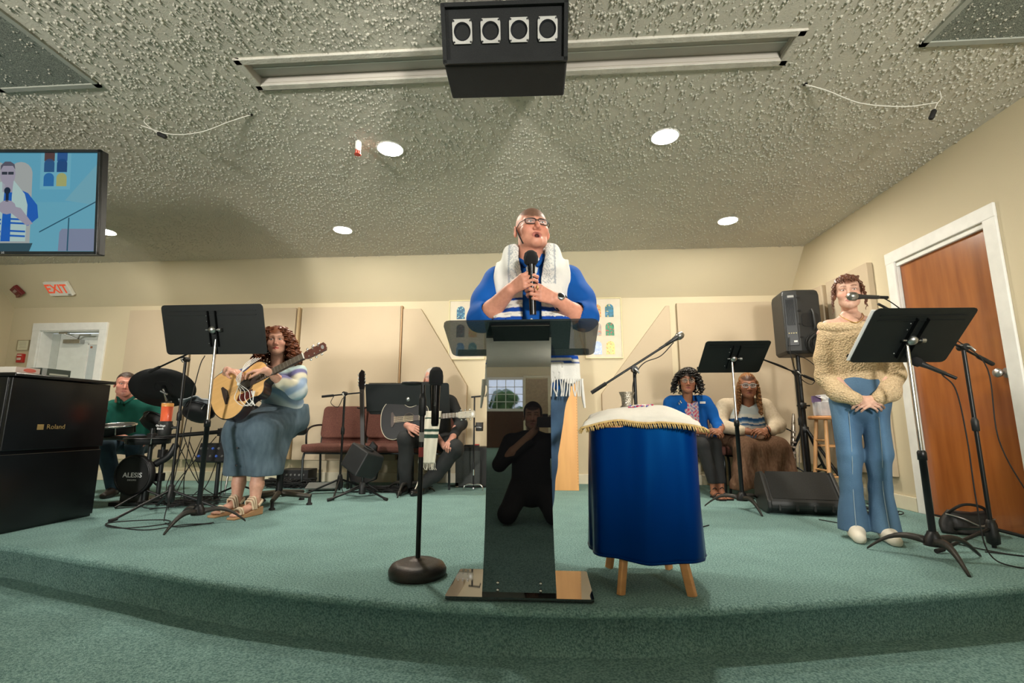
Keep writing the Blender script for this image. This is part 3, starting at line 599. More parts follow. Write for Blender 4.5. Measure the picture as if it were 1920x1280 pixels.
MB().prism(pl, .010, (0, -.145, 0), axis=1).build('front_panel', acr, t)
for s in (-1, 1):
    MB().prism([(-.14, .018), (.05, .018), (.035, .5), (.05, 1.03), (-.115, 1.06), (-.125, .5)], .008, (s * .115, 0, 0), axis=0).build('side_panel', acr, t)
    for z in (.035, .062): MB().lathe([(.006, 0), (.006, .004), (0, .005)], (s * .085, -.152, z), 10, rot=(R(90), 0, 0)).build('bolt', CHR, t)
    MB().lathe([(.005, 0), (.005, .004), (0, .005)], (s * .085, -.143, 1.045), 10, rot=(R(90), 0, 0)).build('bolt', CHR, t)
pl = [(-.305, -.135), (.305, -.135), (.305, .11), (.29, .135), (-.29, .135), (-.305, .11)]
Md = Matrix.Translation((.012, -.135, 1.05)) @ Matrix.Rotation(R(-24), 4, 'X')
mb = MB(); mb.rbox((0, 0, 0), (.645, .27, .009), .03, M=Md); mb.build('desk', smoke, t)
MB().box((0, .128, .012), (.60, .008, .03), M=Md).build('book_stop', smoke, t, .002)
MB().box((0, -.02, -.012), (.24, .2, .012), M=Md).build('desk_bracket', acr, t)
tag(MB().box((.03, -.01, .0115), (.36, .215, .013), M=Matrix.Translation((-.11, 2.19, 0)) @ Md).build('sermon_papers', flat('dark_folder', (.02, .03, .03), .5), None, .002), 'dark folder lying on the smoked lectern desk', 'folder')

# ---------------------------------------------------------------- blue draped table
satin = mat('blue_satin', (.0003, .019, .12), .30, c2=(.0003, .014, .09), ns=4, spec=.25, stretch=(1, 1, .25))
satin.node_tree.nodes['Principled BSDF'].inputs['Specular Tint'].default_value = (.02, .40, 1, 1)
beech = mat('light_wood', (.62, .30, .11), .5, c2=(.52, .24, .085), ns=5, stretch=(1, 1, 6))
t = thing('draped_table', 'small table draped in blue satin on splayed wooden legs', 'table', (.435, 2.31, 0))
for sx, sy in ((-1, -1), (1, -1), (-1, 1), (1, 1)):
    a = Vector((sx * .135 + (.015 if sx > 0 else 0), sy * .185, 0)); b = Vector((sx * .07, sy * .12, .45)); u = (b - a).normalized()
    M_ = Matrix.Translation((a + b) / 2) @ u.to_track_quat('Z', 'X').to_matrix().to_4x4(); l = (b - a).length
    MB().rbox((0, 0, 0), (.038, .022, l), .006, M=M_).build('leg', beech, t, .002)
MB().box((0, 0, .68), (.44, .40, .02)).build('table_top', beech, t, .003)
def drape():
    n = 160; rows = 26; vs = []; fs = []
    for j in range(rows + 1):
        v = j / rows; z = .700 - v * .565
        for i in range(n):
            a = 2 * PI * i / n; c, s_ = math.cos(a), math.sin(a); q = 6.0
            r_ = (abs(c) ** q + abs(s_) ** q) ** (-1 / q); x = .226 * c * r_; y = .205 * s_ * r_
            fold = (.012 * math.sin(4 * a + 1.0 + 1.2 * v) + .007 * math.sin(9 * a + 2.2 + 2.0 * v) + .003 * math.sin(19 * a + .7)) * v ** .7 + .012 * v
            sag = .008 * math.sin(2 * a + .8) * v + .006 * math.sin(5 * a) * v
            vs.append((x * (1 + fold * 3), y * (1 + fold * 3), z + sag * v))
    for j in range(rows):
        for i in range(n): fs.append((j * n + i, (j + 1) * n + i, (j + 1) * n + (i + 1) % n, j * n + (i + 1) % n))
    fs.append(tuple(range(n))); mb = MB(); mb.add(vs, fs, True); return mb
cl = drape().build('satin_drape', satin, t, rot=(0, 0, R(-4)))
sm_ = cl.modifiers.new('thick', 'SOLIDIFY'); sm_.thickness = .004; sm_.offset = 0
vs = [v.co for v in cl.data.vertices]; k0 = 26 * 160
MB().tube([vs[k0 + i % 160] + Vector((0, 0, .006)) for i in range(161)], .0045, 5, False).build('hem', satin, cl)
MB().tube([vs[j * 160 + 92] * 1.004 for j in range(27)], .003, 5).build('seam', satin, cl)
# white embroidered cover with gold fringe
cvm = mat('ivory_cover', (.70, .66, .58), .8, c2=(.66, .62, .54), ns=20, bump=.15, bs=200)
gold = mat('gold_fringe', (.60, .42, .17), .55, c2=(.45, .30, .10), ns=60)
C_ = thing('embroidered_cover', 'white embroidered cloth cover with gold fringe on the blue table', 'cloth', (.435, 2.31, .704))
pillow = []; n = 44; fs = []
def cover_z(u, v):
    d = max(abs(u), abs(v)); hump = .055 * (1 - d ** 2.2) * (.8 + .2 * math.cos(u * 2)); wob = .006 * math.sin(5 * u + 2 * v) + .005 * math.sin(7 * v - 3 * u)
    corner = -.045 * max(0, abs(u) * abs(v) - .35) ; return .012 + hump + wob * .8 + corner
def cover_p(u, v):
    k = 1 + .10 * abs(u * v); x = u * .222 * k; y = v * .215 * k; a = R(-9)
    dr = max(0, max(abs(u), abs(v)) - .96) * -.35
    return Vector((x * math.cos(a) - y * math.sin(a), x * math.sin(a) + y * math.cos(a), cover_z(u, v) + dr))
for j in range(n + 1):
    for i in range(n + 1): pillow.append(cover_p(-1 + 2 * i / n, -1 + 2 * j / n))
fs = [(j * (n + 1) + i, j * (n + 1) + i + 1, (j + 1) * (n + 1) + i + 1, (j + 1) * (n + 1) + i) for j in range(n) for i in range(n)]
mb = MB(); mb.add(pillow, fs, True); o = mb.build('cloth', cvm, C_); s_ = o.modifiers.new('thick', 'SOLIDIFY'); s_.thickness = .012; s_.offset = -1
ring = [(-1 + 2 * i / 26, -1) for i in range(26)] + [(1, -1 + 2 * i / 20) for i in range(20)] + [(1 - 2 * i / 26, 1) for i in range(26)] + [(-1, 1 - 2 * i / 20) for i in range(20)]
mb = MB(); mb.tube([cover_p(u * 1.01, v * 1.01) for u, v in ring + ring[:1]], .005, 6, False); mb.build('braid', gold, C_)
mb = MB()
for u, v in ring:
    p = cover_p(u * 1.01, v * 1.01); o2 = Vector((u if abs(u) > .99 else 0, v if abs(v) > .99 else 0, 0)) * .012
    for q in (0, 1):
        dx = Vector((.008 * q if abs(v) > .99 else 0, .008 * q if abs(u) > .99 else 0, 0)); mb.tube([p + dx, p + dx + o2 + Vector((0, 0, -.010)), p + dx + o2 * .9 + Vector((.003, 0, -.022)), p + dx + o2 * .3 + Vector((.005, 0, -.008))], .0024, 5)
fr = mb.build('fringe', gold, C_); fr['kind'] = 'stuff'
emb = [flat('embroidery_red', (.55, .05, .12), .7), flat('embroidery_blue', (.10, .12, .35), .7), flat('embroidery_rose', (.6, .2, .3), .7)]
for k in range(18):
    u = -.18 + .5 * k / 18 + random.uniform(-.02, .02); v = -.30 + random.uniform(-.16, .16); a = cover_p(u, v); b_ = cover_p(u + random.uniform(-.05, .05), v + random.uniform(-.09, .09)); up = Vector((0, 0, .002))
    MB().tube([a + up, (a + b_) / 2 + up * 2, b_ + up], .0035, 5).build('embroidery_stitch', emb[k % 3], C_)
t = thing('silver_goblet', 'engraved silver cup standing on the embroidered cover', 'cup', (.395, 2.36, .763))
MB().lathe([(.032, 0), (.033, .004), (.026, .010), (.027, .03), (.029, .05), (.036, .068), (.038, .072), (.036, .072), (.026, .05), (.024, .012), (0, .01)], n=28).build('bowl', mat('engraved_silver', (.62, .58, .50), .28, 1, c2=(.30, .27, .22), ns=160, bump=.5, bs=200), t)
t['label'] = 'engraved silver goblet standing on the embroidered cover'
# boom stand behind the blue table
bs_ = boom_stand((.59, 3.2, 0), 1.035, (-.28, 0, .885), (.26, 0, 1.225), 'boom stand rising behind the blue draped table', (-95, 25, 145), .33, .13)
dyn_mic('boom_microphone', 'small round grille microphone on boom above blue table', (.862, 3.2, 1.235), (.84, 0, .54), .12, group=None)
cable('microphone_cable', [(.85, 3.19, 1.21), (.76, 3.18, 1.12), (.66, 3.18, 1.08), (.605, 3.18, 1.02), (.57, 3.18, .9), (.60, 3.19, .7), (.58, 3.18, .4), (.62, 3.17, .1), (.75, 3.2, .005), (1.1, 3.5, .005)], 'thin black cable on the boom behind blue table')
# wooden double arched cabinet behind the speaker
orm = mat('orange_pine', (.74, .38, .13), .5, c2=(.66, .33, .11), ns=4, stretch=(4, 4, .5))
t = thing('arched_wooden_cabinet', 'tall double arched light wood cabinet behind the speaker', 'cabinet', (-.02, 5.16, 0))
pl = [(-.36, 0), (.36, 0), (.36, 1.35)] + [(.18 + .18 * math.cos(a * PI / 12), 1.35 + .18 * math.sin(a * PI / 12)) for a in range(1, 12)] + [(0, 1.35)] + [(-.18 + .18 * math.cos(a * PI / 12), 1.35 + .18 * math.sin(a * PI / 12)) for a in range(1, 12)] + [(-.36, 1.35)]
MB().prism(pl, .03, (0, 0, 0), axis=1).build('front_board', orm, t, .003)
for s in (-1, 1): MB().box((s * .345, .19, .68), (.03, .34, 1.34)).build('side_board', orm, t, .003)
MB().box((0, .35, .66), (.66, .02, 1.32)).build('back_board', orm, t)
mb = MB()
for k in range(46): MB and mb.box((.352, -.0155, .06 + k * .029), (.004, .003, .012))
o = mb.build('brass_studs', flat('stud_dark', (.30, .15, .05), .5), t); o['kind'] = 'stuff'
# ---------------------------------------------------------------- row chairs
burg = mat('burgundy_weave', (.145, .053, .037), .9, c2=(.092, .031, .023), ns=140, bump=.4, bs=300, detail=1); chm = mat('chair_frame_grey', (.035, .042, .045), .4, .5)
def row_chair(label, loc_, arm=False, group='burgundy row chairs on the left'):
    t = thing('row_chair', label, 'chair', (loc_[0], loc_[1] - .06, 0), 0, group)
    mb = MB(); mb.rbox((0, 0, .415), (.535, .46, .085), .03, axis=0, seg=4); mb.build('seat', burg, t, .012)
    MB().rbox((0, .25, .69), (.525, .07, .37), .05, rot=(R(-10), 0, 0), axis=1, seg=4).build('backrest', burg, t, .014)
    MB().rbox((0, .225, .50), (.50, .03, .10), .01, rot=(R(-10), 0, 0), axis=1).build('lower_back', burg, t, .006)
    for s in (-1, 1):
        MB().tube([(s * .25, -.19, 0), (s * .25, -.20, .30), (s * .25, -.18, .36), (s * .25, -.12, .37)], .0125, 8).build('leg', chm, t)
        MB().tube([(s * .25, .24, 0), (s * .25, .20, .37), (s * .25, .27, .80)], .0125, 8).build('leg', chm, t)
    mb = MB(); mb.box((0, -.17, .365), (.50, .02, .02)); mb.box((0, .18, .365), (.50, .02, .02)); mb.build('seat_frame', chm, t)
    if arm: MB().tube(spline([(-.262, -.10, .37), (-.262, -.13, .50), (-.262, -.12, .60), (-.262, -.02, .645), (-.262, .14, .66), (-.262, .24, .66)], 5), .011, 8).build('armrest', BLK, t)
    return t
row_chair('empty burgundy row chair with black armrest beside the guitarist woman', (-2.33, 5.36, 0), True)
row_chair('middle burgundy row chair behind the small tilted monitor', (-1.79, 5.36, 0)); row_chair('burgundy row chair under the guitarist in dark suit', (-1.25, 5.36, 0))
row_chair('burgundy row chair under the woman in blue cardigan', (1.50, 5.24, 0), False, 'burgundy row chairs on the right'); row_chair('burgundy row chair under the woman with braids', (2.045, 5.24, 0), False, 'burgundy row chairs on the right')

# ---------------------------------------------------------------- piano and books
pianom = mat('piano_black', (.005, .006, .007), .22, bump=.02, bs=200)
t = thing('upright_piano', 'black upright digital piano at the stage edge', 'piano', (-3.62, 3.195, 0))
MB().box((-.02, 0, .49), (.46, .71, .98)).build('body', pianom, t, .005)
MB().box((0, 0, .993), (.53, .725, .022)).build('lid', pianom, t, .004)
MB().box((.222, 0, .745), (.03, .70, .465)).build('upper_panel', pianom, t, .004); MB().box((.215, 0, .255), (.03, .70, .47)).build('lower_panel', pianom, t, .004)
text('logo', 'Roland', .046, flat('roland_gold', (.42, .30, .12), .4, metal=.6), t, (.238, -.03, .66), (R(90), 0, R(90)), .0005)
MB().box((.238, -.135, .66), (.001, .042, .036)).build('logo_mark', flat('roland_gold', (.42, .30, .12), .4), t)
MB().box((-.33, 0, .68), (.18, .70, .05)).build('keyboard_shelf', pianom, t, .004)
for s in (-1, 1): MB().box((-.38, s * .32, .33), (.05, .06, .66)).build('leg', pianom, t, .004)
t = thing('music_book', 'pale music book with red picture lying on the piano', 'book', (-3.50, 2.93, 1.005)); 
MB().box((0, 0, .022), (.22, .15, .036)).build('pages', flat('book_pages', (.5, .46, .40), .7), t); MB().box((.111, 0, .022), (.002, .15, .036)).build('cover', flat('book_cover_pale', (.50, .40, .36), .5), t)
MB().prism(ov(.01, .0, .04, .013, 12), .001, (.1125, 0, .022), axis=0).build('cover_picture', flat('book_red', (.5, .10, .07), .5), t)
t = thing('dark_book', 'dark green songbook lying at piano end', 'book', (-3.50, 3.115, 1.005))
MB().box((0, 0, .026), (.22, .205, .048)).build('pages', flat('book_dark', (.035, .05, .04), .4), t); MB().box((.111, .02, .012), (.002, .13, .012)).build('title_strip', flat('book_strip', (.35, .36, .30), .5), t); MB().box((.111, -.08, .026), (.002, .03, .046)).build('spine_band', flat('book_grey', (.25, .26, .25), .5), t)

# ---------------------------------------------------------------- electronic drum kit
K = thing('electronic_drum_kit', 'black electronic drum kit with mesh pads and rack', 'drum kit', (-3.5, 4.25, 0))
padm = mat('drum_head_black', (.010, .010, .011), .6); rimm = mat('drum_rim', (.02, .02, .021), .35, .4)
def ko(p): return Vector(p) - Vector((-3.5, 4.25, 0))
def tilt_m(c, tx, ty): return Matrix.Translation(ko(c)) @ Matrix.Rotation(R(ty), 4, 'Y') @ Matrix.Rotation(R(tx), 4, 'X')
def pad(c, r, tx, ty, h=.07, chrome=False):
    M_ = tilt_m(c, tx, ty); p = MB().lathe([(r * .55, -h), (r * .9, -h * .9), (r * .97, -.01), (r * .97, .0), (0, .003)], n=28, M=M_).build('drum_pad', padm, K)
    MB().torus((0, 0, .002), r, .009, 30, 6, M=M_).build('rim', CHR if chrome else rimm, p)
    for k in range(6):
        a = k * PI / 3 + .3; MB().tube([(r * 1.02 * math.cos(a), r * 1.02 * math.sin(a), .005), (r * 1.0 * math.cos(a), r * 1.0 * math.sin(a), -h * .8)], .006, 6, M=M_).build('tension_lug', CHR if k % 2 else rimm, p)
    return p
pad((-3.88, 4.15, .66), .165, 8, 0, .08, True); pad((-3.52, 4.22, .70), .13, -38, 12); pad((-3.20, 4.30, .80), .13, -35, 0); pad((-2.90, 4.55, .80), .13, -25, -10); pad((-3.45, 4.05, .55), .17, 0, 0, .05)
def cymbal(c, r, tx, ty):
    M_ = tilt_m(c, tx, ty); p = MB().lathe([(0, .022), (r * .18, .020), (r * .25, .008), (r * .6, .002), (r, -.012), (r * 1.005, -.016), (r * .6, -.004), (r * .26, .0), (0, .012)], n=40, M=M_).build('cymbal_pad', padm, K)
    MB().torus((0, 0, .001), r * .28, .003, 26, 5, M=M_).build('groove', rimm, p); MB().lathe([(.016, -.02), (.014, .045), (0, .05)], n=12, M=M_).build('wing_nut', BLK, p); return p
cymbal((-3.60, 4.33, 1.02), .265, -34, -22); cymbal((-4.12, 4.12, .90), .18, -30, 20); cymbal((-3.05, 4.7, .98), .2, -10, 18)
mb = MB(); cc = ko((-3.60, 4.33, 1.0))
mb.tube([cc, cc + Vector((.06, .0, -.14)), ko((-3.50, 4.3, .80)), ko((-3.50, 4.3, .0))], .011, 8); mb.build('cymbal_arm', CHR, K)
mb = MB(); mb.ball(cc + Vector((.06, 0, -.14)), .024, 8); mb.tube([cc + Vector((.02, -.03, -.13)), cc + Vector((.12, -.03, -.12))], .008, 6); mb.tube([cc + Vector((.06, -.02, -.05)), cc + Vector((.0, -.03, -.02))], .010, 6); mb.build('cymbal_clamp', STEEL, K)
for a, b in (((-4.12, 4.12, .88), (-4.05, 4.2, 0)), ((-3.05, 4.7, .96), (-3.08, 4.6, 0))): MB().tube([ko(a), ko(b)], .010, 8).build('cymbal_arm', CHR, K)
MB().tube([ko((-4.15, 4.05, .55)), ko((-3.42, 4.05, .56))], .019, 10).build('rack_tube', rimm, K); MB().tube([ko((-3.42, 4.05, .56)), ko((-2.85, 4.45, .62))], .019, 10).build('rack_tube', rimm, K)
for p in ((-3.42, 4.05), (-3.36, 4.12), (-2.85, 4.45), (-3.0, 4.36), (-4.15, 4.05)): MB().cyl(ko((*p, .0)), ko((*p, .64)), .018, n=10).build('rack_post', mat('rack_grey', (.03, .035, .036), .35, .5), K)
for p, l in (((-3.42, 4.05), -100), ((-2.85, 4.45), -60)):
    for k in range(3):
        a = R(l + k * 120); q = ko((*p, .12)); MB().tube([q, q + Vector((.24 * math.cos(a), .24 * math.sin(a), -.105))], .009, 6).build('rack_foot', BLK, K)
for p in ((-3.42, 4.05, .56), (-2.85, 4.45, .62), (-3.36, 4.12, .42), (-3.36, 4.12, .22), (-3.0, 4.36, .60)): MB().rbox(ko(p), (.06, .06, .07), .012).build('rack_clamp', mat('clamp', (.05, .05, .05), .35, .6), K, .004)
md = MB().box((0, 0, 0), (.28, .05, .17), M=tilt_m((-2.98, 4.25, .42), -20, 0)).build('sound_module', BPL, K, .006)
for i in range(5):
    for j in range(2): MB().cyl((-.11 + i * .055, -.025, -.04 + j * .07), (-.11 + i * .055, -.037, -.04 + j * .07), .011, n=10, M=tilt_m((-2.98, 4.25, .42), -20, 0)).build('knob', STEEL if (i + j) % 3 else flat('knob_blue', (.05, .12, .5), .4), md)
# kick tower
kp = MB().lathe([(0, -.03), (.15, -.03), (.168, -.02), (.172, .02), (.165, .035), (.15, .03), (0, .03)], ko((-3.52, 4.04, .245)), 36, rot=(R(90), 0, 0)).build('kick_pad', padm, K)
MB().torus(ko((-3.52, 4.005, .245)), .155, .006, 36, 6, rot=(R(90), 0, 0)).build('kick_ring', rimm, kp)
text('lettering', 'ALESIS', .056, flat('logo_white', (.8, .8, .8), .5), kp, ko((-3.52, 4.009, .245)), (R(90), 0, 0), .0006, .0008, 1.1); text('lettering', 'D R U M S', .018, flat('logo_white', (.8, .8, .8), .5), kp, ko((-3.52, 4.009, .205)), (R(90), 0, 0), .0006)
MB().box(ko((-3.52, 4.06, .10)), (.19, .09, .2)).build('kick_tower', mat('kick_grey', (.035, .038, .038), .6), K, .006); MB().box(ko((-3.52, 4.15, .015)), (.26, .4, .03)).build('kick_plate', BLK, K)
MB().tube(spline([ko((-3.40, 4.10, .33)), ko((-3.30, 4.12, .40)), ko((-3.26, 4.14, .50))], 4), .03, 8).build('kick_side_arm', BPL, K)
for k in range(9):
    a = ko((random.uniform(-3.4, -2.9), random.uniform(4.1, 4.5), random.uniform(.5, .65))); b_ = ko((random.uniform(-3.3, -2.9), random.uniform(4.0, 4.4), .006)); m_ = (a + b_) / 2 + Vector((random.uniform(-.12, .12), random.uniform(-.08, .08), -.1))
    MB().tube(spline([a, m_, b_, b_ + Vector((random.uniform(-.3, .3), -.2, 0))], 6), .004, 5).build('kit_cable', RUB, K)
tg = MB(); clothm = mat('grey_cloth', (.33, .36, .38), .9, ns=9); n = 14; vs = []
for j in range(n + 1):
    for i in range(n + 1): u, v = i / n - .5, j / n - .5; vs.append((u * .30, v * .2, .05 * math.exp(-(u * u + v * v) * 6) + .012 * math.sin(u * 14 + v * 7) - .05 * abs(u) ** 2 * 4))
tg.add(vs, [(j * (n + 1) + i, j * (n + 1) + i + 1, (j + 1) * (n + 1) + i + 1, (j + 1) * (n + 1) + i) for j in range(n) for i in range(n)], True)
o = tag(tg.build('folded_cloth', clothm, None, 0, (-3.14, 4.24, .86), (R(-30), R(8), R(10))), 'grey cloth lying over a drum pad behind the cup', 'cloth'); s_ = o.modifiers.new('t', 'SOLIDIFY'); s_.thickness = .006
t = thing('tambourine', 'small brown tambourine with jingles lying on the drums', 'tambourine', (-2.95, 4.36, .90), 0, None, (R(30), 0, 0))
MB().torus((0, 0, 0), .09, .014, 26, 6).build('hoop', flat('tambourine_brown', (.20, .05, .025), .5), t)
for k in range(8): a = k * PI / 4; MB().cyl((.09 * math.cos(a), .09 * math.sin(a), -.006), (.09 * math.cos(a), .09 * math.sin(a), .02), .018, n=10).build('jingle', CHR, t)
t = thing('drum_throne', 'round black drum throne under the drummer', 'stool', (-4.25, 4.86, 0))
MB().lathe([(.13, .43), (.16, .44), (.165, .48), (.15, .50), (0, .505)], n=24).build('seat', BPL, t); MB().cyl((0, 0, .1), (0, 0, .44), .018).build('post', BLK, t)
for k in range(3): a = R(30 + 120 * k); MB().tube([(0, 0, .24), (.24 * math.cos(a), .24 * math.sin(a), .01)], .011, 6).build('leg', BLK, t)

# ---------------------------------------------------------------- left cluster near the back wall
t = boom_stand((-2.0, 4.72, 0), .975, (-.22, -.02, .945), (.16, .02, .985), 'short boom stand behind the small tilted monitor', (-75, 55, 215), .36, .14)
cable('microphone_cable', [(-2.1, 4.70, .955), (-2.12, 4.68, .88), (-2.05, 4.69, .84), (-2.0, 4.69, .93), (-1.98, 4.69, .8), (-1.985, 4.69, .4), (-1.95, 4.66, .06), (-1.8, 4.6, .006), (-1.6, 4.7, .006)], 'black cable drooping from the short boom stand')
t = thing('small_monitor_stand', 'low tripod stand under the small tilted monitor', 'stand', (-1.69, 4.50, 0))
for a in (-140, -25, 95):
    d = Vector((math.cos(R(a)), math.sin(R(a)), 0)); MB().tube([d * .02 + Vector((0, 0, .10)), d * .30 + Vector((0, 0, .014))], .010, 8).build('leg', BLK, t); MB().tube([d * .27 + Vector((0, 0, .02)), d * .31 + Vector((0, 0, .013))], .014, 8).build('rubber_foot', RUB, t)
MB().lathe([(.03, .04), (.034, .09), (.026, .14), (.014, .15)], n=14).build('hub', BPL, t); MB().cyl((0, 0, .05), (0, 0, .225), .012).build('pole', BLK, t)
t = thing('small_monitor', 'small black tilted monitor speaker on low stand', 'speaker', (-1.69, 4.50, .335), 0, None, (R(-14), R(24), R(-28)))
MB().prism([(-.13, -.115), (.10, -.115), (.14, .0), (.10, .115), (-.13, .115)], .235, axis=0).build('cabinet', mat('monitor_black', (.014, .015, .016), .45, bump=.2, bs=300), t, .012)
MB().torus((0, -.02, .125), .045, .009, 18, 6, rot=(R(0), 0, 0)).build('carry_handle', RUB, t)
cab = mat('amp_grille', (.055, .060, .058), .8, c2=(.035, .04, .038), ns=300, detail=1)
t = thing('guitar_amplifier', 'dark grey guitar amplifier standing right of suited guitarist', 'amplifier', (-.79, 5.42, 0))
MB().rbox((0, 0, .215), (.36, .26, .42), .02, axis=1).build('cabinet', mat('amp_tolex', (.012, .012, .012), .6, bump=.4, bs=300), t, .01); MB().box((-.045, -.132, .20), (.26, .006, .37)).build('grille_cloth', cab, t)
for x in (-.12, .12):
    for y in (-.08, .08): MB().cyl((x, y, 0), (x, y, .012), .018, n=10).build('foot', RUB, t)
mb = MB(); mb.box((-.02, -.03, .435), (.16, .09, .022)); mb.build('top_pedal', BPL, t, .004); MB().box((.04, -.06, .449), (.05, .03, .01)).build('red_switch', flat('pull_red', (.45, .02, .015), .4), t)
MB().box((-.16, -.133, .03), (.03, .004, .04)).build('corner_protector', flat('corner_tan', (.5, .45, .33), .5), t)
t = thing('small_stand', 'slim stand with cup holder and chrome feet before amplifier', 'stand', (-.745, 5.10, 0))
MB().cyl((0, 0, .04), (0, 0, .95), .0085, n=10).build('pole', BLK, t); MB().cyl((0, 0, .15), (0, 0, .21), .0105, n=10).build('chrome_sleeve', CHR, t)
mb = MB()
for s in (-1, 1): mb.tube(spline([(0, 0, .055), (s * .05, -.01, .06), (s * .09, -.02, .045), (s * .10, -.02, .0)], 4), .008, 6)
mb.build('curved_feet', CHR, t); MB().tube([(0, 0, .02), (.0, .12, .01)], .008, 6).build('rear_foot', CHR, t)
mb = MB(); mb.tube([(-.035, 0, .955), (.08, 0, .965)], .009, 8); mb.tube([(.075, 0, .965), (.085, 0, .93)], .006, 6); mb.build('top_clip', BLK, t)
mb = MB(); mb.lathe([(.036, .60), (.040, .605), (.041, .69), (.038, .69), (.038, .61), (0, .605)], (.058, -.01, 0), 18); h = mb.build('cup_holder', hold, t); text('lettering', 'On-Stage', .014, flat('logo_white', (.8, .8, .8), .5), h, (.058, -.053, .64), (R(90), 0, 0), .0005); MB().cyl((0, 0, .65), (.03, -.005, .65), .01, n=8).build('holder_clamp', BPL, t)
# bass guitar upright behind the boom stand
t = thing('electric_bass', 'black electric bass standing upright with neck behind the boom', 'bass guitar', (-1.80, 4.84, 0), 0, None, (R(-3), R(-5), 0))
MB().prism([(-.13, .12), (.0, .08), (.13, .12), (.16, .22), (.12, .32), (.15, .44), (.10, .50), (.05, .43), (-.05, .43), (-.10, .50), (-.14, .43), (-.11, .32), (-.16, .22)], .042, axis=1).build('body', mat('bass_black', (.006, .006, .007), .2), t, .008)
MB().box((0, -.012, .72), (.045, .02, .62)).build('neck', mat('dark_fretboard', (.02, .015, .012), .4), t, .004)
hd = MB().prism([(-.022, 1.02), (.022, 1.02), (.036, 1.08), (.030, 1.22), (.0, 1.24), (-.030, 1.20), (-.036, 1.08)], .016, (0, -.008, 0), axis=1).build('headstock', mat('bass_black', (.006, .006, .007), .2), t, .002)
for k in range(4):
    for s in (-1, 1): MB().ball((s * .036, -.012, 1.08 + k * .036), (.010, .006, .008), 8).build('tuner', CHR, hd)
mb = MB(); mb.torus((0, 0, .845), .05, .008, 16, 6, a0=-.3, a1=3.4); mb.build('neck_rest', BLK, t); MB().tube([(0, .03, 0.02), (0, .03, .84)], .011, 8).build('stand_post', BLK, t)
for s in (-1, 1): MB().tube([(0, .03, .1), (s * .18, -.10, .01)], .009, 6).build('stand_leg', BLK, t)
# stage box and tangled leads along the wall
t = thing('stage_box', 'black stage box with sockets against the back wall', 'stage box', (-2.80, 5.45, 0)); MB().box((0, 0, .085), (.34, .22, .17)).build('case', BPL, t, .006)
for i in range(6):
    for j in range(2): MB().cyl((-.12 + i * .048, -.11, .06 + j * .055), (-.12 + i * .048, -.118, .06 + j * .055), .012, n=10).build('socket', STEEL, t)
t = thing('effects_pedalboard', 'tilted silver grey pedalboard on floor below burgundy chair', 'pedalboard', (-2.30, 4.99, 0), R(12)); MB().box((0, 0, .045), (.30, .16, .02), rot=(R(14), 0, 0)).build('board', flat('pedal_grey', (.20, .21, .20), .5), t, .004)
for s in (-1, 1): MB().box((s * .12, .03, .02), (.02, .08, .04)).build('foot', RUB, t)
def tangle(name, label, c, rx, ry, n_, h=.05, seed=1):
    rn = random.Random(seed); mb = MB()
    for k in range(n_):
        p = [(c[0] + rn.uniform(-rx, rx), c[1] + rn.uniform(-ry, ry), rn.uniform(.004, h)) for _ in range(5)]; mb.tube(spline(p, 5), .0038, 5)
    o = mb.build(name, RUB); o['kind'] = 'stuff'; o['label'] = label; o['category'] = 'cables'; return o
tangle('cable_tangle', 'tangle of black leads on floor beside the stage box', (-2.75, 5.15, 0), .32, .12, 34, .10, 3)
tangle('cable_tangle', 'tangle of black leads on floor under the middle burgundy chair', (-1.55, 5.0, 0), .38, .16, 30, .04, 5)
tangle('cable_tangle', 'tangle of black leads on floor behind the floor wedge', (2.45, 4.2, 0), .25, .3, 12, .03, 8)
tangle('cable_tangle', 'tangle of black leads under the electronic drum kit', (-3.1, 4.15, 0), .35, .25, 16, .05, 9)

# ---------------------------------------------------------------- right cluster
t = thing('speaker_tripod', 'black tripod stand carrying the loudspeaker in corner', 'stand', (2.51, 4.92, 0))
MB().cyl((0, 0, .06), (0, 0, 1.34), .019, n=14).build('pole', BLK, t); MB().cyl((0, 0, .06), (0, 0, .85), .023, n=14).build('lower_pole', BLK, t)
for a in (-75, 25, 125):
    d = Vector((math.cos(R(a)), math.sin(R(a)), 0)); k_ = .34 if a > 0 else .5; MB().tube([d * .03 + Vector((0, 0, .62)), d * k_ + Vector((0, 0, .012))], .013, 8).build('leg', BLK, t); MB().tube([Vector((0, 0, .2)), d * k_ * .55 + Vector((0, 0, .295))], .008, 6).build('brace', BLK, t)
for z in (.62, .85): MB().lathe([(.024, z - .03), (.036, z - .025), (.036, z + .025), (.024, z + .03)], n=14, cap=False).build('collar', BPL, t)
MB().tube([(-.06, -.02, .85), (.06, -.02, .85)], .008, 6).build('locking_pin', BLK, t)
t = thing('tripod_loudspeaker', 'black powered loudspeaker turned away on tripod in corner', 'speaker', (2.53, 4.92, 1.34), R(-8))
pab = mat('speaker_plastic', (.016, .017, .017), .5, bump=.15, bs=350)
def rp(pl, z0, z1, k0=1, k1=1): return [(x * k0, y * k0, z0) for x, y in pl] + [(x * k1, y * k1, z1) for x, y in pl]
pl = [(-.17, -.17), (-.04, -.19), (.17, -.15), (.20, .08), (.12, .19), (-.17, .15)]; n = len(pl); mb = MB()
lv = [(0, .90), (.03, 1), (.58, 1.0), (.625, .95), (.635, .86)]; vs = [(x * k, y * k, z) for z, k in lv for x, y in pl]
mb.add(vs, [(j * n + i, j * n + (i + 1) % n, (j + 1) * n + (i + 1) % n, (j + 1) * n + i) for j in range(len(lv) - 1) for i in range(n)] + [tuple(range(n - 1, -1, -1)), tuple(range((len(lv) - 1) * n, len(lv) * n))])
B_ = mb.build('cabinet', pab, t, .012)
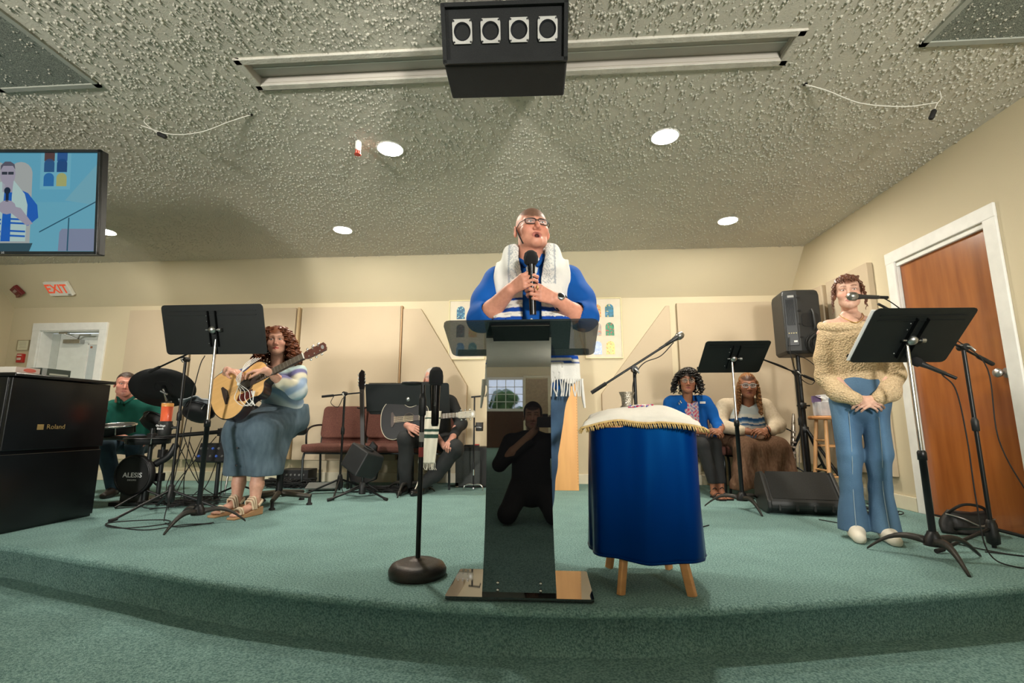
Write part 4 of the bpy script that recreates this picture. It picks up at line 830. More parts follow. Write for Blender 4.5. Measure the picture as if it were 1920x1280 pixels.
def on_face(a, b, z): a = Vector((*a, z)); b = Vector((*b, z)); u = (b - a).normalized(); nrm = u.cross(Vector((0, 0, 1))); return Matrix.Translation((a + b) / 2) @ Matrix((u, nrm, Vector((0, 0, 1)))).transposed().to_4x4()
Mr = on_face(pl[0], pl[1], .33); MB().box((0, .0, .0), (.10, .012, .50), M=Mr).build('rear_panel', mat('rear_panel', (.006, .008, .010), .4), t, .004)
hs = MB().box((0, .006, .08), (.07, .010, .26), M=Mr).build('heat_sink', BLK, t)
for k in range(9): MB().box((-.03 + k * .0075, .014, .08), (.003, .012, .25), M=Mr).build('fin', mat('fin_grey', (.04, .042, .043), .35, .6), hs)
MB().box((.01, .010, .235), (.055, .003, .022), M=Mr).build('badge', flat('badge_grey', (.30, .30, .29), .5), t)
for k in range(4): MB().cyl((-.03 + k * .02, .005, -.13), (-.03 + k * .02, .016, -.13), .006, n=8, M=Mr).build('socket', flat('socket_gold', (.45, .38, .2), .4), t)
MB().box((.02, .010, -.21), (.03, .003, .016), M=Mr).build('rating_label', flat('sign_white', (.80, .78, .70), .4), t)
Ms = on_face(pl[1], pl[2], .33); MB().rbox((.0, .001, -.0), (.165, .012, .13), .03, axis=1, M=Ms).build('handle_recess', mat('recess', (.004, .004, .004), .6), t); MB().tube([(.02, .012, .10), (.02, .03, .07), (.025, .03, -.07), (.025, .012, -.10)], .012, 8, M=Ms).build('handle', pab, t)
for k in range(4): MB().box((-.098, .004, .22 - k * .13), (.03, .006, .014), M=Ms).build('edge_slot', RUB, t)
t = thing('cable_coil', 'coil of black cable hanging from the loudspeaker handle', 'cable', (2.60, 4.73, 1.52)); mb = MB()
for k in range(16):
    a = random.uniform(-.25, .25); mb.torus((random.uniform(-.02, .02) + .02, -.03 + random.uniform(-.015, .015), -.10 + random.uniform(-.02, .02)), random.uniform(.07, .11), .0042, 22, 5, rot=(R(90), a, random.uniform(-.2, .2)))
o = mb.build('loops', RUB, t); o['kind'] = 'stuff'; MB().tube(spline([(0, 0, .12), (.01, -.02, .05), (.02, -.04, -.02)], 4), .008, 6).build('tie', RUB, t)
MB().tube(spline([(.04, -.03, -.2), (.05, -.02, -.30), (.0, -.01, -.33), (-.1, 0, -.24), (-.22, -.0, -.18)], 5), .004, 5).build('lead', RUB, t)
cable('speaker_cable', [(2.36, 4.74, 1.5), (2.35, 4.72, 1.3), (2.42, 4.75, 1.12), (2.55, 4.78, 1.05), (2.62, 4.78, 1.2)], 'thin black cable looping under the tripod loudspeaker')
boom_stand((2.315, 4.6, 0), 1.15, (.17, 0, 1.07), (-.42, 0, 1.33), 'boom stand beside the tripod loudspeaker', (-80, 60, 190), .3, .13)
cable('boom_cable', [(1.92, 4.59, 1.29), (2.05, 4.58, 1.26), (2.28, 4.58, 1.14), (2.30, 4.58, .9), (2.30, 4.58, .3), (2.2, 4.5, .006), (2.0, 4.55, .006)], 'thin cable along the boom beside tripod loudspeaker')
t = thing('soprano_saxophone', 'slim silver saxophone upright on a stand beside tripod', 'saxophone', (2.40, 5.05, 0), 0, None, (0, R(6), 0))
MB().lathe([(.034, .12), (.026, .16), (.014, .45), (.010, .72), (.006, .78)], n=14).build('body', mat('worn_silver', (.5, .45, .38), .35, .9, c2=(.25, .22, .18), ns=60), t)
for k in range(9): MB().cyl((-.012, -.02, .20 + k * .05), (-.012, -.045, .20 + k * .05), .013 - k * .0006, n=10).build('key', CHR, t)
for k in range(3): MB().tube([(.02, -.03, .2 + k * .16), (.02, -.035, .36 + k * .14)], .003, 5).build('key_rod', CHR, t)
for a in (-90, 30, 150): MB().tube([(0, 0, .12), (.13 * math.cos(R(a)), .13 * math.sin(R(a)), .008)], .006, 6).build('stand_leg', BLK, t)
MB().tube([(0, 0, .6), (-.07, -.01, .64)], .006, 6).build('thumb_hook', BLK, t); t.scale = (1.7, 1.7, 1)
pine = mat('stool_pine', (.60, .33, .14), .45, c2=(.52, .27, .11), ns=5, stretch=(3, 3, 1))
t = thing('wooden_stool', 'light wooden bar stool behind the standing young woman', 'stool', (2.58, 4.62, 0))
MB().lathe([(.0, .715), (.155, .715), (.168, .722), (.170, .738), (.162, .748), (0, .75)], n=32).build('seat', mat('stool_seat', (.55, .25, .09), .4, c2=(.47, .2, .07), ns=5), t)
lg = []
for k in range(4):
    a = R(45 + 90 * k); f0 = Vector((.185 * math.cos(a), .185 * math.sin(a), 0)); f1 = Vector((.105 * math.cos(a), .105 * math.sin(a), .72)); lg.append((f0, f1)); MB().tube([f0, f0.lerp(f1, .5), f1], [.013, .0175, .0155], 10).build('leg', pine, t)
for k in range(4):
    for z in (.22 + .05 * (k % 2), .48 + .05 * (k % 2)):
        p, q = lg[k], lg[(k + 1) % 4]; MB().tube([p[0].lerp(p[1], z / .72), q[0].lerp(q[1], z / .72)], .0095, 8).build('rung', pine, t)
t = thing('tissue_box', 'pale tissue box with tissue sticking out on stool', 'tissue box', (2.56, 4.62, .75), R(8))
MB().box((0, 0, .062), (.17, .11, .124)).build('box', mat('tissue_pattern', (.52, .50, .50), .6, c2=(.40, .40, .43), ns=18), t, .003); MB().box((-.06, .03, .150), (.08, .02, .06)).build('purple_flap', flat('purple_card', (.16, .10, .22), .6), t)
n = 12; vs = []
for j in range(n + 1):
    for i in range(n + 1): u, v = i / n - .5, j / n; vs.append((u * (.05 + .10 * v) + .02 * math.sin(v * 5), .03 * math.sin(u * 9 + v * 4) * v + .012 * math.sin(v * 9), .118 + v * .075 - .02 * abs(u) * v))
mb = MB(); mb.add(vs, [(j * (n + 1) + i, j * (n + 1) + i + 1, (j + 1) * (n + 1) + i + 1, (j + 1) * (n + 1) + i) for j in range(n) for i in range(n)], True); mb.build('tissue', flat('tissue_white', (.78, .78, .76), .8), t)
# floor wedge monitor
t = thing('floor_wedge_monitor', 'black moulded floor monitor lying on stage before the stool', 'speaker', (1.98, 4.10, 0), R(-10))
wl = [(-.30, -.14), (-.25, -.19), (.21, -.19), (.27, -.14), (.27, .16), (-.30, .16)]
mb = MB(); pf = [(-.21, .0), (.17, .0), (.21, .06), (.19, .17), (-.02, .30), (-.10, .30), (-.24, .10)]
mb.prism([(-.14, .0), (.10, .0), (.17, .05), (.17, .19), (.10, .27), (-.02, .29), (-.21, .10), (-.21, .05)], .50, axis=0)
W_ = mb.build('cabinet', pab, t, .02)
rf = [(-.11, .015), (.10, .02), (.15, .06), (.14, .15), (.06, .19), (-.16, .09), (-.16, .05)]
for s in (-1, 1): MB().prism([(-.15, .0), (.11, .0), (.185, .05), (.185, .20), (.11, .285), (-.025, .305), (-.225, .105), (-.225, .05)], .03, (s * .25, 0, 0), axis=0).build('end_cheek', pab, W_, .01)
for k in range(4): MB().box((-.18 + k * .12, -.175, .055), (.02, .08, .05)).build('moulded_rib', pab, W_, .008)
MB().box((0, -.10, .21), (.44, .006, .26), rot=(R(-45), 0, 0)).build('grille', mat('wedge_grille', (.02, .022, .022), .5, .3, c2=(.008, .008, .008), ns=400, detail=0), W_)
# boom stand on the far right with vocal microphone
boom_stand((2.50, 3.02, 0), 1.135, (.20, .06, 1.04), (-.56, -.16, 1.37), 'tall boom stand beside the brown door holding vocal microphone', (-160, -40, 80), .45, .10)
dyn_mic('vocal_microphone', 'grey handheld vocal microphone on boom before young woman', (1.80, 2.80, 1.40), (-.99, -.10, .02), .19)
cable('vocal_cable', [(1.90, 2.80, 1.40), (1.99, 2.84, 1.38), (2.2, 2.92, 1.27), (2.47, 3.0, 1.16), (2.60, 3.0, 1.0), (2.58, 2.98, .6), (2.66, 2.95, .3), (2.75, 2.9, .05), (2.6, 2.8, .006), (2.35, 2.9, .006)], 'black cable running down the tall boom stand by door')
dyn_mic('spare_microphone', 'black microphone clipped below the right music stand desk', (2.10, 2.80, 1.005), (-.75, .2, .45), .17, None, None, True)
cable('spare_cable', [(2.17, 2.78, .95), (2.215, 2.76, .86), (2.225, 2.75, .6), (2.215, 2.74, .3), (2.20, 2.70, .06), (2.25, 2.62, .006), (2.5, 2.62, .006), (2.8, 2.72, .006)], 'black cable hanging from the microphone under music stand')
t = thing('black_bag', 'small black fabric bag on floor by the brown door', 'bag', (2.66, 3.38, 0), R(-8)); bagm = mat('black_nylon', (.012, .012, .013), .45, bump=.4, bs=25)
mb = MB(); n = 20; vs = []; m_ = 8
for j in range(m_ + 1):
    v = j / m_; k_ = 1 - .25 * v ** 2
    for i in range(n): a = 2 * PI * i / n; c, s_ = math.cos(a), math.sin(a); r_ = (abs(c) ** 3 + abs(s_) ** 3) ** (-1 / 3); vs.append((.15 * c * r_ * k_ + .01 * math.sin(3 * a + v * 5), .065 * s_ * r_ * k_ * (1 - .5 * v), .002 + v * .13 + .012 * math.sin(2 * a + 1) * v))
mb.add(vs, [(j * n + i, j * n + (i + 1) % n, (j + 1) * n + (i + 1) % n, (j + 1) * n + i) for j in range(m_) for i in range(n)] + [tuple(range(n - 1, -1, -1)), tuple(range(m_ * n, m_ * n + n))], True); mb.build('pouch', bagm, t)
MB().tube(spline([(-.13, -.03, .12), (-.06, -.07, .10), (.03, -.075, .06), (.12, -.05, .1)], 5), .005, 6).build('zip', STEEL, t); MB().tube(spline([(-.12, -.02, .12), (-.04, -.05, .18), (.06, -.04, .17), (.13, 0, .12)], 5), .009, 6).build('strap', RUB, t)
cable('floor_cable', [(1.95, 3.75, .005), (2.1, 3.5, .005), (2.3, 3.2, .005), (2.45, 2.85, .005), (2.8, 2.75, .005)], 'black cable along floor from wedge toward brown door')
cable('floor_cable', [(-3.1, 3.4, .005), (-2.95, 3.2, .005), (-2.75, 3.15, .005), (-2.6, 3.3, .005), (-2.72, 3.42, .005), (-2.95, 3.36, .005), (-3.0, 3.25, .005), (-2.6, 3.1, .005), (-2.4, 3.2, .02), (-2.28, 3.3, .01)], 'black cable looped on floor around the wide music stand')
cable('floor_cable', [(-2.45, 4.2, .005), (-2.6, 4.0, .005), (-2.85, 3.9, .005), (-2.9, 4.1, .005), (-2.6, 4.4, .005), (-2.2, 4.75, .005), (-1.6, 4.95, .005)], 'long black cable on floor behind the guitarist woman')

# ---------------------------------------------------------------- people: smooth implicit surfaces turned into meshes
V3 = lambda p: np.array(p, dtype=np.float32)
def unit(v): v = np.asarray(v, dtype=float); return v / np.linalg.norm(v)
class SDF:
    def __init__(s, lo, hi, vox):
        s.lo = np.array(lo, float); s.vox = vox; s.n = np.ceil((np.array(hi) - s.lo) / vox).astype(int) + 1
        s.D = np.full(s.n, .08, np.float32); s.ax = [(s.lo[i] + vox * np.arange(s.n[i])).astype(np.float32) for i in range(3)]
    def sub(s, lo, hi, m):
        a = np.clip(np.floor((np.array(lo) - m - s.lo) / s.vox).astype(int), 0, s.n); b = np.clip(np.ceil((np.array(hi) + m - s.lo) / s.vox).astype(int) + 1, 0, s.n)
        sl = tuple(slice(a[i], b[i]) for i in range(3)); return sl, s.ax[0][sl[0]][:, None, None], s.ax[1][sl[1]][None, :, None], s.ax[2][sl[2]][None, None, :]
    def comb(s, sl, d, k, op):
        A = s.D[sl]
        if A.size == 0: return s
        if op < 0: A, d = -A, d
        if k > 0: h = np.clip(.5 + .5 * (A - d) / k, 0, 1); r = A * (1 - h) + d * h - k * h * (1 - h)
        else: r = np.minimum(A, d)
        s.D[sl] = -r if op < 0 else r; return s
    def cap(s, p0, p1, r0, r1=None, k=.02, op=1, flat=None):
        p0, p1 = V3(p0), V3(p1); r1 = r0 if r1 is None else r1; rm = max(r0, r1); sl, X, Y, Z = s.sub(np.minimum(p0, p1) - rm, np.maximum(p0, p1) + rm, k + .03)
        ba = p1 - p0; L2 = max(float(ba @ ba), 1e-9); px, py, pz = X - p0[0], Y - p0[1], Z - p0[2]; t = np.clip((px * ba[0] + py * ba[1] + pz * ba[2]) / L2, 0, 1)
        wx, wy, wz = px - t * ba[0], py - t * ba[1], pz - t * ba[2]
        if flat is not None:
            ax, f = V3(unit(flat[0])), flat[1]; q = (wx * ax[0] + wy * ax[1] + wz * ax[2]) * (f - 1); wx, wy, wz = wx + q * ax[0], wy + q * ax[1], wz + q * ax[2]
        return s.comb(sl, np.sqrt(wx * wx + wy * wy + wz * wz) - (r0 + (r1 - r0) * t), k, op)
    def chain(s, pts, rs, k=.02, op=1, flat=None):
        for i in range(len(pts) - 1): s.cap(pts[i], pts[i + 1], rs[i], rs[i + 1], k, op, flat)
        return s
    def ell(s, c, r, k=.02, op=1, rot=None):
        c, r = V3(c), V3(r); m = float(r.max()); sl, X, Y, Z = s.sub(c - m, c + m, k + .02); x, y, z = X - c[0], Y - c[1], Z - c[2]
        if rot is not None:
            E = np.array(Euler(rot).to_matrix().transposed(), dtype=np.float32); x, y, z = E[0, 0] * x + E[0, 1] * y + E[0, 2] * z, E[1, 0] * x + E[1, 1] * y + E[1, 2] * z, E[2, 0] * x + E[2, 1] * y + E[2, 2] * z
        k0 = np.sqrt((x / r[0]) ** 2 + (y / r[1]) ** 2 + (z / r[2]) ** 2) + 1e-6; k1 = np.sqrt((x / r[0] ** 2) ** 2 + (y / r[1] ** 2) ** 2 + (z / r[2] ** 2) ** 2) + 1e-6
        return s.comb(sl, k0 * (k0 - 1) / k1, k, op)
    def grid(s): return s.ax[0][:, None, None], s.ax[1][None, :, None], s.ax[2][None, None, :]
    def cut(s, fn): X, Y, Z = s.grid(); s.D = np.maximum(s.D, fn(X, Y, Z).astype(np.float32)); return s       # keep where fn < 0
    def wrinkle(s, fn): X, Y, Z = s.grid(); s.D = (s.D + fn(X, Y, Z)).astype(np.float32); return s
    def mesh(s):
        D = s.D; D[0], D[-1], D[:, 0], D[:, -1], D[:, :, 0], D[:, :, -1] = (.05,) * 6; I = D < 0; nx, ny, nz = D.shape
        c = np.zeros((nx - 1, ny - 1, nz - 1), np.uint8); O = [(a, b, e) for a in (0, 1) for b in (0, 1) for e in (0, 1)]
        for a, b, e in O: c += I[a:nx - 1 + a, b:ny - 1 + b, e:nz - 1 + e]
        act = np.argwhere((c > 0) & (c < 8)); vid = np.full(c.shape, -1, np.int32); vid[act[:, 0], act[:, 1], act[:, 2]] = np.arange(len(act))
        P = np.zeros((len(act), 3)); W = np.zeros(len(act))
        for o in O:
            for ax in range(3):
                if o[ax]: continue
                q = list(o); q[ax] = 1; A = D[act[:, 0] + o[0], act[:, 1] + o[1], act[:, 2] + o[2]]; B = D[act[:, 0] + q[0], act[:, 1] + q[1], act[:, 2] + q[2]]
                m = (A < 0) != (B < 0); t = A[m] / (A[m] - B[m]); pt = np.tile(np.array(o, float), (m.sum(), 1)); pt[:, ax] += t; P[m] += pt; W[m] += 1
        V = s.lo + s.vox * (act + P / W[:, None]); F = []
        for ax in range(3):
            sl0 = [slice(None)] * 3; sl1 = [slice(None)] * 3; sl0[ax] = slice(0, -1); sl1[ax] = slice(1, None); e = np.argwhere(I[tuple(sl0)] != I[tuple(sl1)])
            u, v = [(1, 2), (2, 0), (0, 1)][ax]; e = e[(e[:, u] > 0) & (e[:, v] > 0) & (e[:, u] < D.shape[u] - 1) & (e[:, v] < D.shape[v] - 1)]
            def g(du, dv): q = e.copy(); q[:, u] += du; q[:, v] += dv; return vid[q[:, 0], q[:, 1], q[:, 2]]
            f = np.stack([g(-1, -1), g(0, -1), g(0, 0), g(-1, 0)], 1); fl = ~I[e[:, 0], e[:, 1], e[:, 2]]; f[fl] = f[fl][:, ::-1]; F.append(f)
        F = np.concatenate(F); return V, F[(F >= 0).all(1)]
def join(parts):
    V, F, C, n = [], [], [], 0
    for v, f, c in parts: V.append(v); F.append(f + n); C.append(c if c is not None else np.ones((len(v), 3))); n += len(v)
    return np.concatenate(V), np.concatenate(F), np.concatenate(C)
def skin_obj(name, V, F, C, m, parent=None):
    me = np_mesh(name, V, F, m)
    if C is not None:
        a = me.color_attributes.new('Col', 'FLOAT_COLOR', 'POINT'); a.data.foreach_set('color', np.concatenate([C, np.ones((len(C), 1))], 1).astype(np.float32).ravel())
    return link(name, me, parent)
def garment(name, S, m, parent, color=None):
    V, F = S.mesh(); return skin_obj(name, V, F, color(V) if color else None, m, parent)
skinm = mat('skin', (1, 1, 1), .5, c2=(.90, .86, .84), ns=60, attr='Col', bump=.05, bs=500, spec=.4)
dyed = mat('dyed_fabric', (1, 1, 1), .85, c2=(.90, .90, .90), ns=14, attr='Col', bump=.15, bs=350, spec=.2)
sg = lambda d, s: np.exp(-(d / s) ** 2)
def head(skin, lips, brow, hair=None, hairline=None, open_=0, wide=1, beard=0, stub=None, fem=False, vox=.0035, neck=.055, lean=.03, smile=0, long_=1):
    """front is -y, eyes at z = 0, crown near .118, chin near -.115; returns mesh arrays in head space"""
    S = SDF((-.12, -.15, -.26), (.12, .14, .15), vox); w_ = wide
    S.ell((0, .012, .030), (.077 * w_, .098, .090), .02); S.ell((0, -.028, -.042), (.062 * w_, .064, .075 * long_), .035); jw = .036 if fem else .043
    S.cap((-jw * w_, -.028, -.078), (-.012, -.066, -.100), .022, .020, .03); S.cap((jw * w_, -.028, -.078), (.012, -.066, -.100), .022, .020, .03); S.ell((0, -.072, -.098), (.022, .018, .018), .02)
    for q in (-1, 1):
        S.ell((q * .043 * w_, -.060, -.030), (.024, .024, .022), .025); S.cap((q * .012, -.085, .022), (q * .046, -.072, .020), .011 if fem else .0135, .010, .016)
        S.ell((q * .031, -.100, .003), (.019, .017, .012), .012, -1); S.ell((q * .031, -.0745, .002), (.0155, .013, .0135), .004)       # socket and lids
        S.ell((q * .083 * w_, .014, -.012), (.009, .021, .034), .008, rot=(R(-12), 0, R(q * 18))); S.ell((q * .090 * w_, .008, -.010), (.006, .011, .018), .005, -1)
    S.chain([(0, -.086, .012), (0, -.101, -.018), (0, -.112, -.036)], [.008, .0095, .0125], .010); S.cap((-.013, -.098, -.042), (.013, -.098, -.042), .0085, .0085, .008)
    for q in (-1, 1): S.ell((q * .0065, -.104, -.0515), (.0035, .005, .003), .003, -1)
    mo = open_ * .012; zz = -.070
    for q in (-1, 1):
        cz = zz + smile * .004; S.cap((q * .022, -.082, cz), (q * .004, -.094, zz + .005), .0045, .0062, .006); S.cap((q * .022, -.082, cz), (0, -.091, zz - .008 - mo), .0045, .0072, .006)
    if open_: S.ell((0, -.098, zz - .004 - mo * .4), (.016, .016, .004 + mo * .7), .004, -1)
    else: S.cap((-.022, -.0905, zz - .0008), (.022, -.0905, zz - .0008), .0022, .0022, .003, -1); S.ell((0, -.104, zz - .001), (.016, .010, .0022), .003, -1)
    S.cap((0, .030, -.06), (0, lean + .025, -.205), neck, neck * 1.06, .03)
    V, F = S.mesh(); x, y, z = V.T; C = np.tile(np.array(skin, float), (len(V), 1)); front = np.clip((-y - .03) / .04, 0, 1)
    def mixc(c, a): nonlocal C; a = np.clip(a, 0, 1)[:, None]; C = C * (1 - a) + np.array(c) * a
    mixc(np.array(skin) * (1.0, .62, .58), .40 * front * (sg(np.hypot(np.abs(x) - .042, z + .030), .024) + sg(np.hypot(x, z + .038), .018)))
    mixc(np.array(skin) * (.80, .66, .62), .5 * front * sg(np.hypot((np.abs(x) - .031) * .8, z - .002), .016))
    mixc(lips, front * ((np.hypot(x / .025, (z - zz + .002 + mo * .3) / (.0105 + mo * .7)) < 1) & (y < -.072)) * .85)
    if open_: mixc((.05, .008, .008), 1.0 * (np.hypot(x / .017, (z - zz + .004 + mo * .4) / (.004 + mo * .7)) < 1) * (y < -.05) * (y > -.0885))
    ax_ = np.abs(x); mixc(brow, .8 * front * (np.abs(z - .0255 - .004 * np.sin((ax_ - .012) / .036 * 2.6)) < .0042) * (ax_ > .012) * (ax_ < .050))
    mixc((.03, .015, .01), .85 * front * (np.abs(z - .0085 + ((ax_ - .031) / .017) ** 2 * .005) < .0022) * (np.abs(ax_ - .031) < .017))
    if beard: mixc(beard[0], beard[1] * (front * sg(np.hypot(x / 1.1, z + .098), .022) + .4 * sg(np.hypot(x / 1.2, z + .052), .010) * front))
    if hair is not None and hairline is not None: mixc(hair, .92 * np.clip(hairline(x, y, z) / .012, 0, 1))
    return V, F, C
def place(M, mesh): V, F, C = mesh; A = np.array(M); return V @ A[:3, :3].T + A[:3, 3], F, C
def hm(c, yaw=0, pitch=0, roll=0, s=1): return Matrix.Translation(c) @ Matrix.Rotation(R(yaw), 4, 'Z') @ Matrix.Rotation(R(pitch), 4, 'X') @ Matrix.Rotation(R(roll), 4, 'Y') @ Matrix.Scale(s, 4)
def eyes(M, parent, iris=(.10, .06, .03), gaze=(0, 0)):
    white = flat('eye_white', (.72, .70, .67), .2); im = flat('iris_%.2f_%.2f' % iris[:2], iris, .15)
    for q in (-1, 1):
        g = Vector((gaze[0], -1, gaze[1])).normalized(); c = Vector((q * .031, -.0775, .0015)); e = MB().ball(c, (.0135, .0115, .0068), 14, M=M).build('eyeball', white, parent)
        MB().ball(c + Vector((g.x * .007, -.0092, g.z * .004)), (.0052, .0032, .0055), 10, M=M).build('iris', im, e)
def glasses(M, parent, m, w_=.026, h=.016, r=.0022, z=.0, y=-.101, lens=None, rnd=3.2):
    for q in (-1, 1):
        pts = []
        for i in range(25):
            a = 2 * PI * i / 24; c, s_ = math.cos(a), math.sin(a); k = (abs(c) ** rnd + abs(s_) ** rnd) ** (-1 / rnd); pts.append((q * .0325 + w_ * c * k, y + .012 * (abs(q * .0325 + w_ * c * k) / .06) ** 2, z + h * s_ * k))
        g = MB().tube(pts, r, 6, False, M=M).build('spectacle_rim', m, parent)
        MB().prism([(p[0], p[2]) for p in pts[:-1]], .0008, (0, y + .004, 0), axis=1, M=M).build('lens', lens or LENS, g)
        MB().tube([(q * .060, y + .012, z + h * .5), (q * .079, -.06, z + h * .4), (q * .083, .012, z + .004)], r * .9, 6, M=M).build('temple', m, parent)
    MB().tube([(-.008, y + .001, z + .004), (0, y - .002, z + .006), (.008, y + .001, z + .004)], r, 6, M=M).build('bridge', m, parent)
LENS = mat('spectacle_lens', (.6, .62, .63), .03, alpha=.10, spec=.25)
FL = [(.044, .027, .021), (.049, .031, .022), (.045, .029, .022), (.035, .021, .019)]
def hand(S, wrist, a, n, curl=(30, 40, 25), thumb=None, sgn=1, sz=1, spread=3, curls=None, rad=1):
    """a: wrist to knuckles, n: out of the palm, sgn picks the thumb side"""
    a = unit(a); n = np.asarray(n, float); n = unit(n - a * (n @ a)); s_ = np.cross(a, n) * sgn; w_ = np.asarray(wrist, float); out = []
    for i, off in enumerate((.030, .010, -.010, -.029)):
        kn = w_ + a * (.088 - .004 * abs(i - 1)) * sz + s_ * off * sz; S.cap(w_ + s_ * off * .55 * sz + a * .01, kn, .0145 * sz, .0115 * sz, .012, flat=(n, 1.12))
        cu = curls[i] if curls else curl; ang = 0; p = kn; sp = R(spread * (1.5 - i)); rr = [.0096, .0088, .0080, .0068]
        for j in range(3):
            ang += R(cu[j]); d = (a * math.cos(sp) + s_ * math.sin(sp)) * math.cos(ang) + n * math.sin(ang); q = p + d * FL[i][j] * sz; S.cap(p, q, rr[j] * sz * rad * (1 if i < 3 else .9), rr[j + 1] * sz * rad * (1 if i < 3 else .9), .004); p = q
        out.append(p)
    S.ell(w_ + a * .045 * sz + n * .006, (.036 * sz,) * 3, .012) if False else S.cap(w_ + a * .02 * sz + s_ * .014 * sz + n * .008, w_ + a * .05 * sz + s_ * .024 * sz + n * .008, .017 * sz, .013 * sz, .012)
    th = thumb or ((.55, .75, .35), (.8, .35, .45), (.9, .05, .45)); p = w_ + a * .03 * sz + s_ * .026 * sz + n * .006
    for d, l, r0, r1 in zip(th, (.036, .031, .026), (.014, .0108, .0098), (.0108, .0098, .0078)):
        q = p + unit(a * d[0] + s_ * d[1] + n * d[2]) * l * sz; S.cap(p, q, r0 * sz, r1 * sz, .005); p = q
    return out
def tint(V, c, k=.25, spots=None):
    C = np.tile(np.array(c, float), (len(V), 1)); nse = np.sin(V[:, 0] * 61 + 3) * np.sin(V[:, 1] * 57) * np.sin(V[:, 2] * 49 + 1); C *= (1 + .06 * nse)[:, None]; return C
def folds(S, amp, f=26, sx=1.0, seed=0, zr=None):
    r_ = random.Random(seed); ph = [r_.uniform(0, 6.28) for _ in range(6)]
    def fn(X, Y, Z): return amp * (np.sin(f * (X * sx + .6 * Z) + ph[0] + 1.4 * np.sin(9 * Z + ph[1])) * .6 + np.sin(f * .7 * (Y - .8 * Z) + ph[2] + np.sin(11 * X + ph[3])) * .5 + np.sin(f * 1.7 * (X + Y + .25 * Z) + ph[4]) * .3)
    return S.wrinkle(fn)
def shoe(S, heel, toe, w_=.042, h=.075):
    h0, t0 = np.array(heel, float), np.array(toe, float); d = t0 - h0; S.cap(h0 + (0, 0, h * .55), h0 + d * .45 + (0, 0, h * .62), w_ * .85, w_ * .92, .02); S.cap(h0 + d * .4 + (0, 0, h * .45), t0 + (0, 0, h * .33), w_ * .98, w_ * .72, .02); S.cut(lambda X, Y, Z: .002 - Z + 0 * X + 0 * Y); return S
def strands(name, m, parent, roots, length, r=.006, curl=.012, turns=5, down=1.0, seed=1, out=.25, n=5, taper=.5, M=None):
    """curly locks: roots are (point, outward direction)"""
    rn = random.Random(seed); mb = MB()
    for p, o in roots:
        p = Vector(p); o = Vector(o).normalized(); L = length * rn.uniform(.75, 1.1); pts = []; ph = rn.uniform(0, 6.28); k = int(10 + turns * 3); u1 = o.orthogonal().normalized(); u2 = o.cross(u1)
        for i in range(k + 1):
            t = i / k; q = p + o * (out * L * (1 - (1 - t) ** 2) * .5) + Vector((0, 0, -1)) * (down * L * t ** 1.25); c = curl * min(1, t * 4); a = ph + turns * 6.28 * t; pts.append(q + Vector((math.cos(a) * c, math.sin(a) * c, math.sin(a + 1) * c * .5)))
        mb.tube(pts, [r * (1 - taper * i / k) for i in range(k + 1)], n, False, M=M)
    o = mb.build(name, m, parent); o['kind'] = 'stuff'; return o
def person(label, loc, parts, rz=0):
    V, F, C = join(parts); o = skin_obj('person', V, F, C, skinm); o.location = loc; o.rotation_euler = (0, 0, rz); return tag(o, label, 'person')
def arm_mesh(sh, el, wr, r=(.05, .043, .030), skin=(.5, .3, .2), handkw=None, extra=None, vox=.0042, k=.02):
    pts = np.array([sh, el, wr], float); lo = pts.min(0) - .2; hi = pts.max(0) + .2; S = SDF(lo, hi, vox)
    mid = (np.array(el) * .62 + np.array(wr) * .38); S.cap(sh, el, r[0], r[1], k); S.cap(el, mid, r[1], r[1] * .98, k); S.cap(mid, wr, r[1] * .98, r[2], k, flat=None)
    if handkw: hand(S, wr, **handkw)
    V, F = S.mesh(); C = tint(V, skin); return V, F, C
def core(chains, skin, r=.03):
    """slim inner body that joins head, arms and feet under the clothes"""
    P = np.array([p for c in chains for p in c]); S = SDF(P.min(0) - .06, P.max(0) + .06, .012)
    for c in chains: S.chain(c, [r] * len(c), .03)
    V, F = S.mesh(); return V, F, tint(V, skin)
